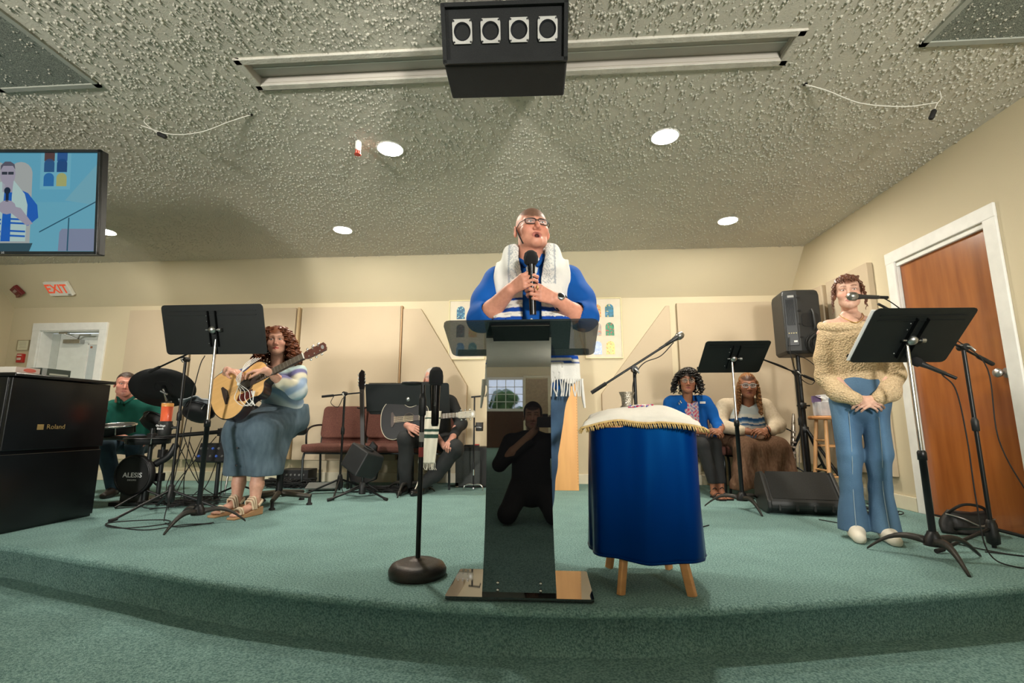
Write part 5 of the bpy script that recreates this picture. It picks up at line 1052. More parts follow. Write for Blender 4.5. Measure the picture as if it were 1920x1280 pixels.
# ---- speaker
def speaker():
    sk = (.66, .30, .205); hz = 1.715
    HM = hm((.0, -.055, hz), 17, -6, 0, 1.03)
    hl = lambda x, y, z: np.maximum(z - .062 + np.clip(-y - .02, 0, 1) * .55, np.minimum(y - .012 + z * .15, z + .045))
    H = place(HM, head(sk, (.42, .13, .11), (.22, .13, .08), (.15, .085, .055), hl, 1.0, 1.05, neck=.064, long_=1.03, vox=.0029))
    mic0 = np.array((.008, -.262, 1.20)); mic1 = np.array((.0, -.275, 1.478))
    A1 = arm_mesh((-.20, .02, 1.46), (-.262, -.07, 1.215), (-.105, -.225, 1.335), (.055, .050, .033), sk, dict(a=(.72, -.52, .32), n=(.55, .80, .0), curl=(28, 62, 40), thumb=((.35, .5, .75), (.75, .35, .5), (.9, .25, .2)), sgn=1, sz=1.05, spread=1))
    A2 = arm_mesh((.20, .02, 1.46), (.262, -.07, 1.205), (.118, -.225, 1.285), (.055, .050, .033), sk, dict(a=(-.74, -.52, .18), n=(-.55, .80, .0), curl=(28, 62, 40), thumb=((.35, .5, .75), (.75, .35, .5), (.9, .25, .2)), sgn=-1, sz=1.05, spread=1))
    o = person('man in blue shirt and white prayer shawl speaking into microphone at lectern', (-.06, 2.52, 0), [H, A1, A2, core([[(0, .0, 1.6), (0, .02, 1.4), (0, 0, .95)], [(-.2, .02, 1.46), (.2, .02, 1.46)]], sk)])
    eyes(HM, o, (.12, .12, .11), (.25, .0)); glasses(HM, o, mat('spectacle_black', (.012, .010, .010), .3), .0265, .0155, .0024, -.002)
    shm_ = mat('royal_blue_cotton', (.003, .088, .38), .8, c2=(.002, .070, .31), ns=7, bump=.1, bs=400, spec=.25)
    S = SDF((-.45, -.28, .80), (.45, .24, 1.64), .0065)
    def body(S, e=0):
        S.cap((0, .02, 1.40), (0, -.005, 1.08), .190 + e, .205 + e, .05, flat=((0, 1, 0), 1.42)); S.cap((0, -.01, 1.1), (0, 0, .90), .20 + e, .19 + e, .05, flat=((0, 1, 0), 1.35)); S.cap((-.17, .02, 1.465), (.17, .02, 1.465), .065 + e, .065 + e, .06); S.cap((0, .02, 1.45), (0, .0, 1.57), .10 + e, .075 + e, .05, flat=((0, 1, 0), 1.15)); return S
    body(S)
    for q in (-1, 1): S.chain([(q * .195, .02, 1.46), (q * .25, -.02, 1.33), (q * .272, -.065, 1.225)], [.076, .072, .068], .04); S.cap((q * .272, -.065, 1.222), (q * .235, -.105, 1.240), .067, .064, .03)
    folds(S, .0035, 30, seed=3); S.cut(lambda X, Y, Z: np.maximum(Z - 1.585, .84 - Z) + 0 * X + 0 * Y)
    for q in (-1, 1): S.cap((q * .245, -.098, 1.238), (q * .16, -.19, 1.285 if q < 0 else 1.262), .049, .049, .006, -1)
    sh = garment('blue_shirt', S, shm_, o)
    S = SDF((-.12, -.2, 1.44), (.12, .12, 1.62), .005); S.chain([(-.075, .05, 1.575), (-.075, -.03, 1.565), (-.035, -.115, 1.50)], [.016, .016, .013], .01); S.chain([(.075, .05, 1.575), (.075, -.03, 1.565), (.03, -.115, 1.50)], [.016, .016, .013], .01); garment('collar', S, shm_, sh)
    for z in (1.20, 1.13, 1.06): MB().lathe([(.006, 0), (.006, .002), (0, .003)], (-.002, -.158 if z > 1.1 else -.158, z), 10, rot=(R(90), 0, 0)).build('button', WHT, sh)
    S = SDF((-.08, -.16, 1.44), (.08, .02, 1.56), .005); S.cap((0, -.065, 1.53), (0, -.10, 1.47), .045, .03, .01, flat=((0, 1, 0), 1.3)); garment('undershirt', S, WHT, o)
    # prayer shawl: a thick shell over the shoulders, hanging straight in front
    def build(e):
        S = SDF((-.36, -.30, .80), (.36, .26, 1.66), .0065); body(S, e)
        for q in (-1, 1): S.cap((q * .135, -.135, 1.15), (q * .165, -.125, .86), .075 + e, .085 + e, .05, flat=((0, 1, 0), 2.0)); S.chain([(q * .072, .07, 1.605), (q * .098, -.02, 1.585), (q * .085, -.11, 1.48)], [.020 + e, .024 + e, .022 + e], .04)
        return S
    wr = lambda X, Y, Z: .0035 * np.sin(X * 55 + 3 * np.sin(Z * 6)) + .002 * np.sin(X * 110 + Z * 9) + 0 * Y
    S = build(.028).wrinkle(wr); I = build(.014).wrinkle(wr); S.D = np.maximum(S.D, -I.D)
    X, Y, Z = S.grid(); inner = .047 + .022 * np.clip((Z - 1.42) / .12, 0, 1) + 0 * X; outer = .20 + .05 * np.clip((1.15 - Z) / .3, 0, 1) + .004 * np.sin(Z * 40)
    reg = np.maximum(np.maximum(inner - np.abs(X), np.abs(X) - outer), np.maximum(.885 + .012 * np.sin(X * 60) - Z, Z - 1.64)); back = np.maximum(np.maximum(.02 - Y, 1.10 - Z), np.abs(X) - .20)
    S.D = np.maximum(S.D, np.where(Y + 0 * X + 0 * Z > .05, np.maximum(np.abs(X) - .20, 1.05 - Z), reg)).astype(np.float32)
    def tc(V):
        z = V[:, 2] + .25 * np.abs(V[:, 0] - .0) * 0; C = np.tile((.78, .76, .71), (len(V), 1)); blue = (.010, .065, .36)
        fz = z + .04 * (np.abs(V[:, 0]) - .1)
        for c, h in ((1.312, .006), (1.254, .013), (1.200, .013), (1.165, .006), (1.012, .010), (.985, .004)): C[np.abs(fz - c) < h] = blue
        for c in (1.284, 1.228): C[(np.abs(fz - c) < .0025) & (np.sin(V[:, 0] * 90) > -.2)] = (.45, .44, .42)
        at = (z > 1.40) & (V[:, 1] < .06) & (np.abs(V[:, 0]) < .125); pat = np.sin(V[:, 0] * 420) * np.sin(V[:, 2] * 380) * np.sin(V[:, 1] * 300); C[at & (pat > .12)] = (.42, .44, .46); C[at & (np.abs(np.abs(V[:, 0]) - .12) < .004)] = (.40, .42, .45); return C
    tl = garment('prayer_shawl', S, mat('shawl_wool', (1, 1, 1), .9, c2=(.93, .93, .93), ns=10, attr='Col', bump=.2, bs=300, spec=.15), o, tc)
    mb = MB()
    for q in (-1, 1):
        for k in range(16):
            x = q * (.06 + .185 * k / 15); y = -.185 + .02 * abs(k - 8) / 8; mb.tube([(x, y, .90), (x + random.uniform(-.008, .008), y, .85), (x + random.uniform(-.012, .012), y - .004, .815)], .0035, 5)
    f_ = mb.build('fringe', flat('shawl_white', (.75, .73, .68), .9), tl); f_['kind'] = 'stuff'
    for q in (-1, 1): MB().tube([(q * .24, -.17, .90), (q * .245, -.18, .80), (q * .25, -.18, .76)], [.006, .008, .005], 6).build('tassel', flat('shawl_white', (.75, .73, .68), .9), tl)
    jm = mat('blue_denim', (.055, .115, .20), .85, c2=(.035, .075, .14), ns=9, bump=.25, bs=300)
    S = SDF((-.26, -.18, .02), (.26, .2, 1.0), .008); S.cap((0, 0, .93), (0, 0, .86), .18, .18, .04, flat=((0, 1, 0), 1.3))
    for q in (-1, 1): S.chain([(q * .085 - .01, 0, .86), (q * .075 - .03, .0, .48), (q * .07 - .06, .04, .06)], [.105, .072, .058], .03)
    folds(S, .005, 34, seed=6); S.cut(lambda X, Y, Z: .045 - Z + 0 * X + 0 * Y); garment('jeans', S, jm, o)
    for q in (-1, 1): S = SDF((q * .07 - .15, -.2, -.01), (q * .07 + .04, .2, .14), .006); shoe(S, (q * .07 - .06, .10, 0), (q * .08 - .06, -.10, 0)); garment('shoe', S, mat('dark_leather', (.02, .014, .01), .4), o)
    # watch, ring, headset
    M_ = Matrix.Translation((.148, -.198, 1.272)) @ Vector((.167, -.155, -.08)).to_track_quat('Z', 'Y').to_matrix().to_4x4()
    wt = MB().torus((0, 0, 0), .035, .010, 24, 6, M=M_).build('wristwatch', RUB, o); wc = Vector((.142, -.240, 1.292)); MB().lathe([(.021, 0), (.022, .006), (.018, .011), (0, .011)], wc, 18, rot=(R(62), 0, R(15))).build('watch_case', STEEL, wt); MB().lathe([(.015, .0112), (0, .0122)], wc, 18, rot=(R(62), 0, R(15)), cap=False).build('watch_dial', BLK, wt)
    MB().torus((.030, -.318, 1.318), .0105, .0022, 16, 6, rot=(0, R(80), R(20))).build('ring', flat('gold', (.7, .5, .15), .25, metal=1), o)
    MB().tube(spline([HM @ Vector((-.085, .01, .01)), HM @ Vector((-.080, -.03, -.05)), HM @ Vector((-.062, -.045, -.105))], 5), .0035, 6).build('headset_wire', RUB, o); MB().rbox((-.072, -.062, 1.545), (.014, .012, .034), .004).build('headset_transmitter', RUB, o, .002)
    # hand-held microphone: its own thing
    t = thing('handheld_microphone', 'black handheld microphone with foam head gripped by the speaker', 'microphone', (-.06, 2.52, 0)); d = Vector(mic1 - mic0).normalized(); q = Vector(mic0).lerp(Vector(mic1), 1)
    MB().tube([Vector(mic0), Vector(mic0).lerp(q, .75), q - d * .02], [.0165, .0175, .022], 16).build('handle', mat('mic_black_gloss', (.006, .006, .007), .2, .3), t); Mq = Matrix.Translation(q) @ d.to_track_quat('Z', 'Y').to_matrix().to_4x4()
    MB().lathe([(.024, -.032), (.034, -.02), (.036, .005), (.030, .027), (.016, .038), (0, .041)], n=22, M=Mq).build('foam_windscreen', foamm, t)
speaker()
# ---- young woman standing on the right
def singer():
    sk = (.66, .40, .30); HM = hm((-.005, -.02, 1.525), -8, 2, 0, .93)
    H = place(HM, head(sk, (.50, .20, .18), (.14, .06, .03), (.16, .055, .025), lambda x, y, z: np.maximum(z - .066 + np.clip(-y - .03, 0, 1) * .5, y - .02 + z * .3), 0, .95, fem=True, neck=.047))
    S = SDF((-.25, -.2, 1.18), (.25, .2, 1.44), .0045); S.cap((-.12, .01, 1.305), (.12, .01, 1.305), .054, .054, .05, flat=((0, 1, 0), 1.1)); S.cap((0, .01, 1.27), (0, .01, 1.36), .11, .06, .05, flat=((0, 1, 0), 1.35)); V, F = S.mesh(); CH = (V, F, tint(V, sk))
    A = []
    for q in (-1, 1): A.append(arm_mesh((q * .14, .02, 1.27), (q * .175, -.02, 1.0), (q * .055, -.155, .83), (.042, .036, .024), sk, dict(a=(-q * .86, -.30, -.28), n=(-q * .15, .75, -.4), curl=(22, 40, 28), thumb=((.6, .5, .5), (.85, .25, .4), (.95, 0, .3)), sgn=-q, sz=.90)))
    o = person('young woman in beige off-shoulder sweater and flared jeans standing', (1.985, 3.19, 0), [H, CH] + A + [core([[(0, .01, 1.35), (0, 0, .9)], [(-.08, 0, .9), (-.1, 0, .1)], [(.08, 0, .9), (.05, 0, .1)], [(-.17, .01, 1.27), (.17, .01, 1.27)]], sk)], R(-20)); eyes(HM, o, (.10, .05, .03), (.2, -.2))
    knit = mat('beige_knit', (.66, .50, .31), .95, c2=(.55, .40, .24), ns=120, detail=1, spec=.1)
    nt = knit.node_tree; N = nt.nodes; L = nt.links; wv = N.new('ShaderNodeTexVoronoi'); wv.inputs['Scale'].default_value = 95; tc = N.new('ShaderNodeTexCoord'); L.new(tc.outputs['Object'], wv.inputs[0]); bp = N.new('ShaderNodeBump'); bp.inputs['Strength'].default_value = .9; bp.inputs['Distance'].default_value = .008; L.new(wv.outputs[0], bp.inputs['Height']); L.new(bp.outputs[0], N['Principled BSDF'].inputs['Normal'])
    S = SDF((-.38, -.28, .72), (.38, .2, 1.38), .006); S.cap((0, .0, 1.20), (0, -.01, 1.00), .138, .148, .05, flat=((0, 1, 0), 1.3)); S.cap((-.12, .01, 1.275), (.12, .01, 1.275), .062, .062, .05)
    S.cut(lambda X, Y, Z: .935 - Z + 0 * X + 0 * Y)
    for q in (-1, 1):
        S.chain([(q * .142, .01, 1.25), (q * .172, -.01, 1.10), (q * .178, -.03, .98)], [.054, .055, .057], .03); S.chain([(q * .178, -.03, .98), (q * .130, -.10, .875), (q * .060, -.160, .832)], [.057, .054, .040], .03)
    folds(S, .0035, 24, seed=8); S.cut(lambda X, Y, Z: Z - 1.315 - .25 * np.abs(X) ** 1.3 + .0 * Y); S.cap((0, .01, 1.285), (0, .01, 1.42), .115, .105, .01, -1, flat=((0, 1, 0), 1.6)); sw = garment('knit_sweater', S, knit, o)
    S = SDF((-.3, -.2, 1.22), (.3, .2, 1.36), .006)
    pts = [(.168 * math.cos(a * PI / 16), .01 + .095 * math.sin(a * PI / 16), 1.300 + .018 * abs(math.cos(a * PI / 16)) ** 2 - .012 * (math.sin(a * PI / 16) < 0)) for a in range(33)]; S.chain(pts, [.020] * 33, .01, flat=((0, 0, 1), .75)); garment('folded_neckline', S, knit, sw)
    jn = mat('light_denim', (.085, .17, .27), .85, c2=(.045, .10, .18), ns=4, bump=.3, bs=260, stretch=(1, 1, .5), attr='Col')
    S = SDF((-.3, -.2, .0), (.3, .22, 1.02), .0065); S.cap((0, 0, .98), (0, 0, .90), .128, .138, .04, flat=((0, 1, 0), 1.2)); S.cap((0, 0, .90), (0, .0, .82), .146, .152, .05, flat=((0, 1, 0), 1.2))
    for q in (-1, 1): S.chain([(q * .075 - .01, 0, .82), (q * .075 - .02, -.02, .50), (q * .075 - .03, 0, .30), (q * .082 - .035, -.01, .05)], [.086, .066, .060, .078], .02)
    folds(S, .004, 30, seed=9); S.cut(lambda X, Y, Z: np.maximum(.045 - Z, Z - 1.0) + 0 * X + 0 * Y); J = garment('flared_jeans', S, jn, o, lambda V: 1 + (.75 * sum(np.exp(-((V[:, 0] - (q * .075 - .02)) / .034) ** 2) for q in (-1, 1)) * (V[:, 1] < .0) * np.exp(-((V[:, 2] - .62) / .22) ** 2))[:, None] * np.ones(3))
    st = flat('denim_stitch', (.28, .36, .42), .8)
    for q in (-1, 1): MB().tube(spline([(q * .075 - .012, -.090, .80), (q * .075 - .02, -.088, .50), (q * .075 - .03, -.063, .30), (q * .082 - .035, -.090, .06)], 6), .0022, 5).build('seam', st, J)
    for q in (-1, 1): S = SDF((q * .09 - .14, -.24, -.01), (q * .09 + .08, .16, .14), .0055); shoe(S, (q * .075 - .03, .04, 0), (q * .085 - .035, -.17, 0), .046, .08); garment('white_shoe', S, flat('cream_leather', (.72, .66, .55), .6), o)
    hairm = mat('auburn_brown_hair', (.15, .050, .022), .5, c2=(.075, .022, .010), ns=40, stretch=(6, 6, 1))
    S = SDF((-.13, -.14, -.12), (.13, .17, .17), .005); S.ell((0, .022, .036), (.084, .101, .096), .01); S.ell((0, .105, .05), (.05, .05, .05), .04); S.cut(lambda X, Y, Z: np.minimum(.0 * X + (-Y - .045) , .06 - Z) * 1.0 + .0 * X); S.wrinkle(lambda X, Y, Z: .003 * np.sin(X * 160 + 30 * Z) + .003 * np.sin(Y * 120 + 9 * np.sin(Z * 50))); S.cut(lambda X, Y, Z: np.maximum(-Y - .09, 0 * X) - .0 + np.where((Y < -.03) & (Z < .075 - np.abs(X) * .25), .02, -.02)); V, F = S.mesh(); V, F, _ = place(HM, (V, F, None)); skin_obj('hair', V, F, None, hairm, o)
    rt = [((q * (.072 + .008 * random.random()), -.05 + .02 * k, .06 - .006 * k), (q, -.4, .1)) for q in (-1, 1) for k in range(6)]
    strands('loose_curls', hairm, o, rt, .17, .0045, .007, 4, .9, 3, .25, M=HM)
    rt = [((x, -.085 + abs(x) * .4, .095), (x * 8, -1, .2)) for x in np.linspace(-.055, .06, 12)]; strands('fringe_strands', hairm, o, rt, .06, .005, .004, 1, .7, 4, .5, M=HM)
    MB().tube(spline([(-.062, .0, 1.385), (-.05, -.075, 1.345), (.0, -.108, 1.305), (.05, -.075, 1.345), (.062, 0, 1.385)], 6), .003, 6).build('necklace', flat('gold_chain', (.55, .33, .10), .3, metal=.8), o)
singer()
# ---- woman in blue cardigan
def seated_legs(S, hip, knees, ankles, r=(.085, .065, .045), k=.03):
    for q, kn, an in zip((-1, 1), knees, ankles): S.chain([(q * .085 + hip[0], hip[1], hip[2]), kn, an], list(r), k)
    return S
def clasped(c, sk, sz=.95, el=((-.25, .02, .66), (.25, .02, .66)), sh=((-.18, .03, .90), (.18, .03, .90)), r=(.045, .040, .027)):
    out = []
    for q in (-1, 1):
        i = (q + 1) // 2; out.append(arm_mesh(sh[i], el[i], (c[0] + q * .062, c[1] + .03, c[2] + .005 * q), r, sk, dict(a=(-q * .80, -.45, .02), n=(-q * .30, .45, -.75), curl=(22, 50, 32), thumb=((.6, .5, .3), (.85, .15, .3), (.95, -.1, .2)), sgn=-q, sz=sz)))
    return out
def cardigan_woman():
    sk = (.30, .125, .068); HM = hm((-.03, -.075, 1.105), -12, 4, 2, .98)
    H = place(HM, head(sk, (.22, .055, .05), (.02, .012, .01), (.01, .008, .008), lambda x, y, z: np.maximum(z - .065 + np.clip(-y - .03, 0, 1) * .5, y - .01), 0, 1.02, fem=True, neck=.05))
    A = clasped((.13, -.29, .605), sk, .95, ((-.22, .0, .64), (.27, -.04, .66)), ((-.19, .03, .89), (.17, .03, .89)))
    S = SDF((-.05, -.55, -.01), (.35, .1, .2), .0045)
    for x, y in ((.09, -.33), (.165, -.30)): S.cap((x, y + .05, .16), (x, y + .05, .06), .033, .030, .02); S.cap((x, y + .06, .035), (x + .02, y - .09, .022), .032, .028, .02, flat=((0, 0, 1), 1.3)); [S.cap((x + .02 + (j - 2) * .013, y - .09, .018), (x + .024 + (j - 2) * .014, y - .125 + .006 * abs(j - 1), .014), .0085, .0075, .006) for j in range(5)]
    V, F = S.mesh(); FT = (V, F, tint(V, sk))
    o = person('woman with black curly hair in blue cardigan seated hands clasped', (1.47, 5.04, 0), [H] + A + [FT, core([[(-.02, .03, .97), (0, .07, .55), (.05, -.22, .50), (.09, -.27, .12)], [(0, .07, .55), (.13, -.2, .50), (.165, -.24, .12)], [(-.17, .04, .88), (.15, .04, .88)]], sk)]); eyes(HM, o, (.03, .018, .01)); glasses(HM, o, flat('clear_gold_rim', (.55, .48, .36), .25, metal=.5), .027, .018, .0022, .0, rnd=2.4)
    cm = mat('cobalt_cardigan', (.006, .085, .32), .9, c2=(.004, .065, .25), ns=9, bump=.2, bs=350, spec=.15)
    S = SDF((-.34, -.32, .38), (.36, .22, 1.02), .0075); S.cap((0, .06, .84), (.02, .09, .55), .165, .185, .05, flat=((0, 1, 0), 1.4)); S.cap((-.16, .04, .90), (.15, .04, .90), .062, .062, .06)
    S.chain([(-.19, .03, .89), (-.235, .0, .66), (-.10, -.14, .60)], [.066, .062, .05], .03); S.chain([(.17, .03, .89), (.262, -.02, .68), (.195, -.21, .61)], [.066, .062, .045], .03); S.chain([(.17, .0, .55), (.21, -.1, .44)], [.07, .04], .03)
    folds(S, .0035, 30, seed=12); S.cut(lambda X, Y, Z: np.where((Y < .03) & (np.abs(X - .015) < .05 + .03 * (.92 - Z)) & (Z > .5), .02, Z - .965) + 0 * X); garment('cardigan', S, cm, o)
    S = SDF((-.2, -.2, .42), (.22, .2, .98), .0075); S.cap((0, .05, .84), (.02, .08, .52), .150, .172, .05, flat=((0, 1, 0), 1.4)); S.cut(lambda X, Y, Z: Z - .90 + .35 * np.maximum(0, .07 - np.abs(X)) + 0 * Y)
    def fl(V):
        C = np.tile((.42, .38, .38), (len(V), 1)); a = np.sin(V[:, 0] * 90 + 2 * np.sin(V[:, 2] * 60)) * np.sin(V[:, 2] * 80 + 1.5 * np.sin(V[:, 0] * 70)); C[a > .35] = (.45, .05, .12); C[a < -.5] = (.15, .12, .3); C[(a > .1) & (a < .2)] = (.6, .35, .2); return C
    garment('floral_top', S, dyed, o, fl)
    S = SDF((-.26, -.48, .02), (.32, .25, .62), .0075); S.cap((-.08, .1, .52), (.1, .1, .52), .11, .11, .04); S.chain([(-.06, .06, .52), (.02, -.26, .48), (.09, -.28, .14)], [.088, .068, .048], .02); S.chain([(.11, .06, .52), (.13, -.24, .485), (.165, -.25, .14)], [.088, .068, .048], .02); S.cut(lambda X, Y, Z: .13 - Z + 0 * X + 0 * Y); garment('black_trousers', S, mat('black_cloth', (.010, .011, .012), .85), o)
    for x, y in ((.09, -.33), (.165, -.30)):
        s_ = MB().prism([(-.035, .10), (.035, .10), (.04, 0), (.045, -.10), (.03, -.14), (-.03, -.14), (-.045, -.10), (-.035, 0)], .01, (x + .012, y, .005), axis=2).build('sandal', RUB, o)
        for (u, v) in ((-.05, -.085), (-.02, -.03)): MB().tube(spline([(x - .035, y + u, .012), (x, y + u + .01, .05), (x + .05, y + v, .03), (x + .058, y + v, .008)], 5), .0045, 6).build('strap', RUB, s_)
        MB().tube(spline([(x - .035, y + .06, .05), (x, y + .01, .095), (x + .036, y + .06, .05)], 5), .004, 6).build('strap', RUB, s_)
    bh = mat('black_curly_hair', (.008, .007, .007), .4, c2=(.02, .016, .014), ns=30); rt = []; r_ = random.Random(4)
    while len(rt) < 230:
        th = r_.uniform(0, 2 * PI); ph = r_.uniform(-.35, 1.5); d = Vector((math.cos(th) * math.cos(ph), math.sin(th) * math.cos(ph), math.sin(ph)))
        if d.y < -.30 and d.z < .72: continue
        rt.append(((d.x * .078, d.y * .095 + .012, d.z * .088 + .034), d))
    strands('curly_hair', bh, o, rt, .17, .0075, .016, 4, .75, 5, .85, n=5, taper=.3, M=HM)
    S = SDF((-.12, -.12, -.1), (.12, .15, .16), .006); S.ell((0, .022, .032), (.085, .100, .096), .01); S.cut(lambda X, Y, Z: np.where((Y < -.04) & (Z < .075), .02, -.02) + 0 * X); V, F = S.mesh(); V, F, _ = place(HM, (V, F, None)); skin_obj('hair_base', V, F, None, bh, o)
    MB().box((.105, -.075, .885), (.062, .005, .022), rot=(R(12), 0, R(14))).build('name_badge', flat('badge_white', (.75, .75, .75), .5), o, .002); b_ = MB()
    for k in range(5): b_.ball((-.118 + .012 * math.cos(k * 1.3), -.082, .885 + .016 * math.sin(k * 1.7)), .008, 8)
    b_.build('brooch', CHR, o)
    for q in (-1, 1): MB().tube([HM @ Vector((q * .086, .0, -.045)), HM @ Vector((q * .086, -.003, -.09))], [.003, .006], 6).build('earring', CHR, o)
cardigan_woman()
# ---- woman with golden braids
def braids_woman():
    sk = (.31, .130, .072); HM = hm((.0, -.09, 1.055), -14, 6, 0, 1.0)
    H = place(HM, head(sk, (.23, .065, .055), (.03, .015, .01), (.05, .02, .01), lambda x, y, z: np.maximum(z - .066 + np.clip(-y - .03, 0, 1) * .5, y - .01), 0, 1.06, fem=True, neck=.055))
    A = clasped((-.01, -.30, .605), sk, .98, ((-.27, -.02, .64), (.27, -.02, .64)), ((-.20, .03, .86), (.20, .03, .86)), (.05, .045, .031))
    o = person('woman with golden braids in cream cardigan and brown skirt seated', (2.02, 5.04, 0), [H] + A + [core([[(0, .02, .95), (0, .07, .55), (0, -.2, .45)], [(-.2, .03, .85), (.2, .03, .85)]], sk)]); eyes(HM, o, (.03, .018, .01)); glasses(HM, o, flat('pale_blue_rim', (.45, .50, .50), .25), .027, .018, .0026, .0, rnd=2.8)
    S = SDF((-.26, -.2, .45), (.26, .22, .98), .0075); S.cap((0, .05, .80), (0, .06, .54), .185, .205, .05, flat=((0, 1, 0), 1.35)); S.cut(lambda X, Y, Z: Z - .875 + .5 * np.maximum(0, .08 - np.abs(X)) + 0 * Y)
    def bands(V):
        z = V[:, 2] + .006 * np.sin(V[:, 0] * 30); C = np.tile((.50, .56, .58), (len(V), 1)); C[z < .77] = (.62, .62, .58); C[z < .735] = (.015, .07, .19); C[z < .705] = (.10, .20, .33); C[z < .69] = (.50, .50, .48); C[z < .675] = (.05, .12, .24); C[z < .655] = (.45, .46, .45); C[z < .63] = (.1, .16, .25); return C
    garment('striped_top', S, dyed, o, bands)
    cr = mat('cream_cardigan', (.60, .50, .37), .95, c2=(.52, .43, .31), ns=50, bump=.5, bs=220, spec=.1)
    S = SDF((-.38, -.34, .42), (.38, .25, .96), .0075); S.cap((0, .07, .80), (0, .09, .56), .190, .205, .05, flat=((0, 1, 0), 1.35)); S.cap((-.17, .04, .86), (.17, .04, .86), .07, .07, .06)
    for q in (-1, 1): S.chain([(q * .205, .03, .85), (q * .285, -.01, .66), (q * .145, -.21, .615)], [.075, .075, .050], .03)
    folds(S, .004, 28, seed=15); S.cut(lambda X, Y, Z: np.where((Y < .04) & (np.abs(X) < .095) & (Z > .4), .02, Z - .935) + 0 * X); garment('cardigan', S, cr, o)
    bk = mat('brown_crinkle', (.20, .115, .072), .95, c2=(.135, .075, .045), ns=30, bump=.8, bs=120, stretch=(3, 3, 1), spec=.1)
    S = SDF((-.42, -.56, .04), (.42, .25, .66), .008); S.cap((-.12, .08, .50), (.12, .08, .50), .14, .14, .05)
    for q in (-1, 1): S.chain([(q * .11, .05, .50), (q * .14, -.28, .445)], [.112, .095], .05); S.cap((q * .14, -.28, .43), (q * .235, -.31, .10), .10, .095, .10)
    S.cap((0, -.28, .42), (0, -.33, .10), .10, .11, .08); S.cap((-.2, -.3, .12), (.2, -.3, .12), .09, .09, .06); X, Y, Z = S.grid()
    S.wrinkle(lambda X, Y, Z: np.clip((.55 - Z) * 2.2, 0, 1) * (.018 * np.sin(X * 42 + 2 * np.sin(Z * 8)) + .008 * np.sin(X * 95 + Z * 20)) + .0025 * np.sin(X * 160 + Y * 130)); S.cut(lambda X, Y, Z: .085 + .008 * np.sin(X * 30) - Z + 0 * Y); garment('long_skirt', S, bk, o)
    for x in (-.02, .12): S = SDF((x - .09, -.62, -.01), (x + .09, -.2, .14), .006); shoe(S, (x, -.28, 0), (x - .01, -.47, 0), .044, .07); garment('white_shoe', S, flat('off_white_shoe', (.62, .58, .48), .7), o)
    gb = mat('golden_braids', (.30, .125, .030), .6, c2=(.12, .045, .014), ns=60); rt = []; r_ = random.Random(8)
    for q in (-1, 1):
        for k in range(26): a = r_.uniform(.05, 1.0); rt.append(((q * r_.uniform(.060, .088), -.02 + .09 * r_.random() - .02, .055 * a), (q, -.35 + .5 * r_.random(), 0)))
    strands('braids', gb, o, rt, .31, .0085, .0065, 9, .97, 6, .16, n=6, taper=.15, M=HM)
    S = SDF((-.12, -.13, -.1), (.12, .15, .16), .005); S.ell((0, .020, .034), (.084, .102, .096), .01); S.wrinkle(lambda X, Y, Z: .0035 * np.abs(np.sin(X * 130)) + 0 * Y + 0 * Z); S.cut(lambda X, Y, Z: np.where((Y < -.035) & (Z < .066 - np.abs(X) * .35), .02, -.02)); V, F = S.mesh(); V, F, _ = place(HM, (V, F, None)); skin_obj('hair_base', V, F, None, gb, o)
    MB().torus((.088, -.262, .612), .033, .008, 20, 6, rot=(0, R(75), R(-25))).build('wristband', RUB, o); MB().torus((-.088, -.262, .612), .033, .004, 20, 6, rot=(0, R(75), R(25))).build('bracelet', CHR, o)
braids_woman()
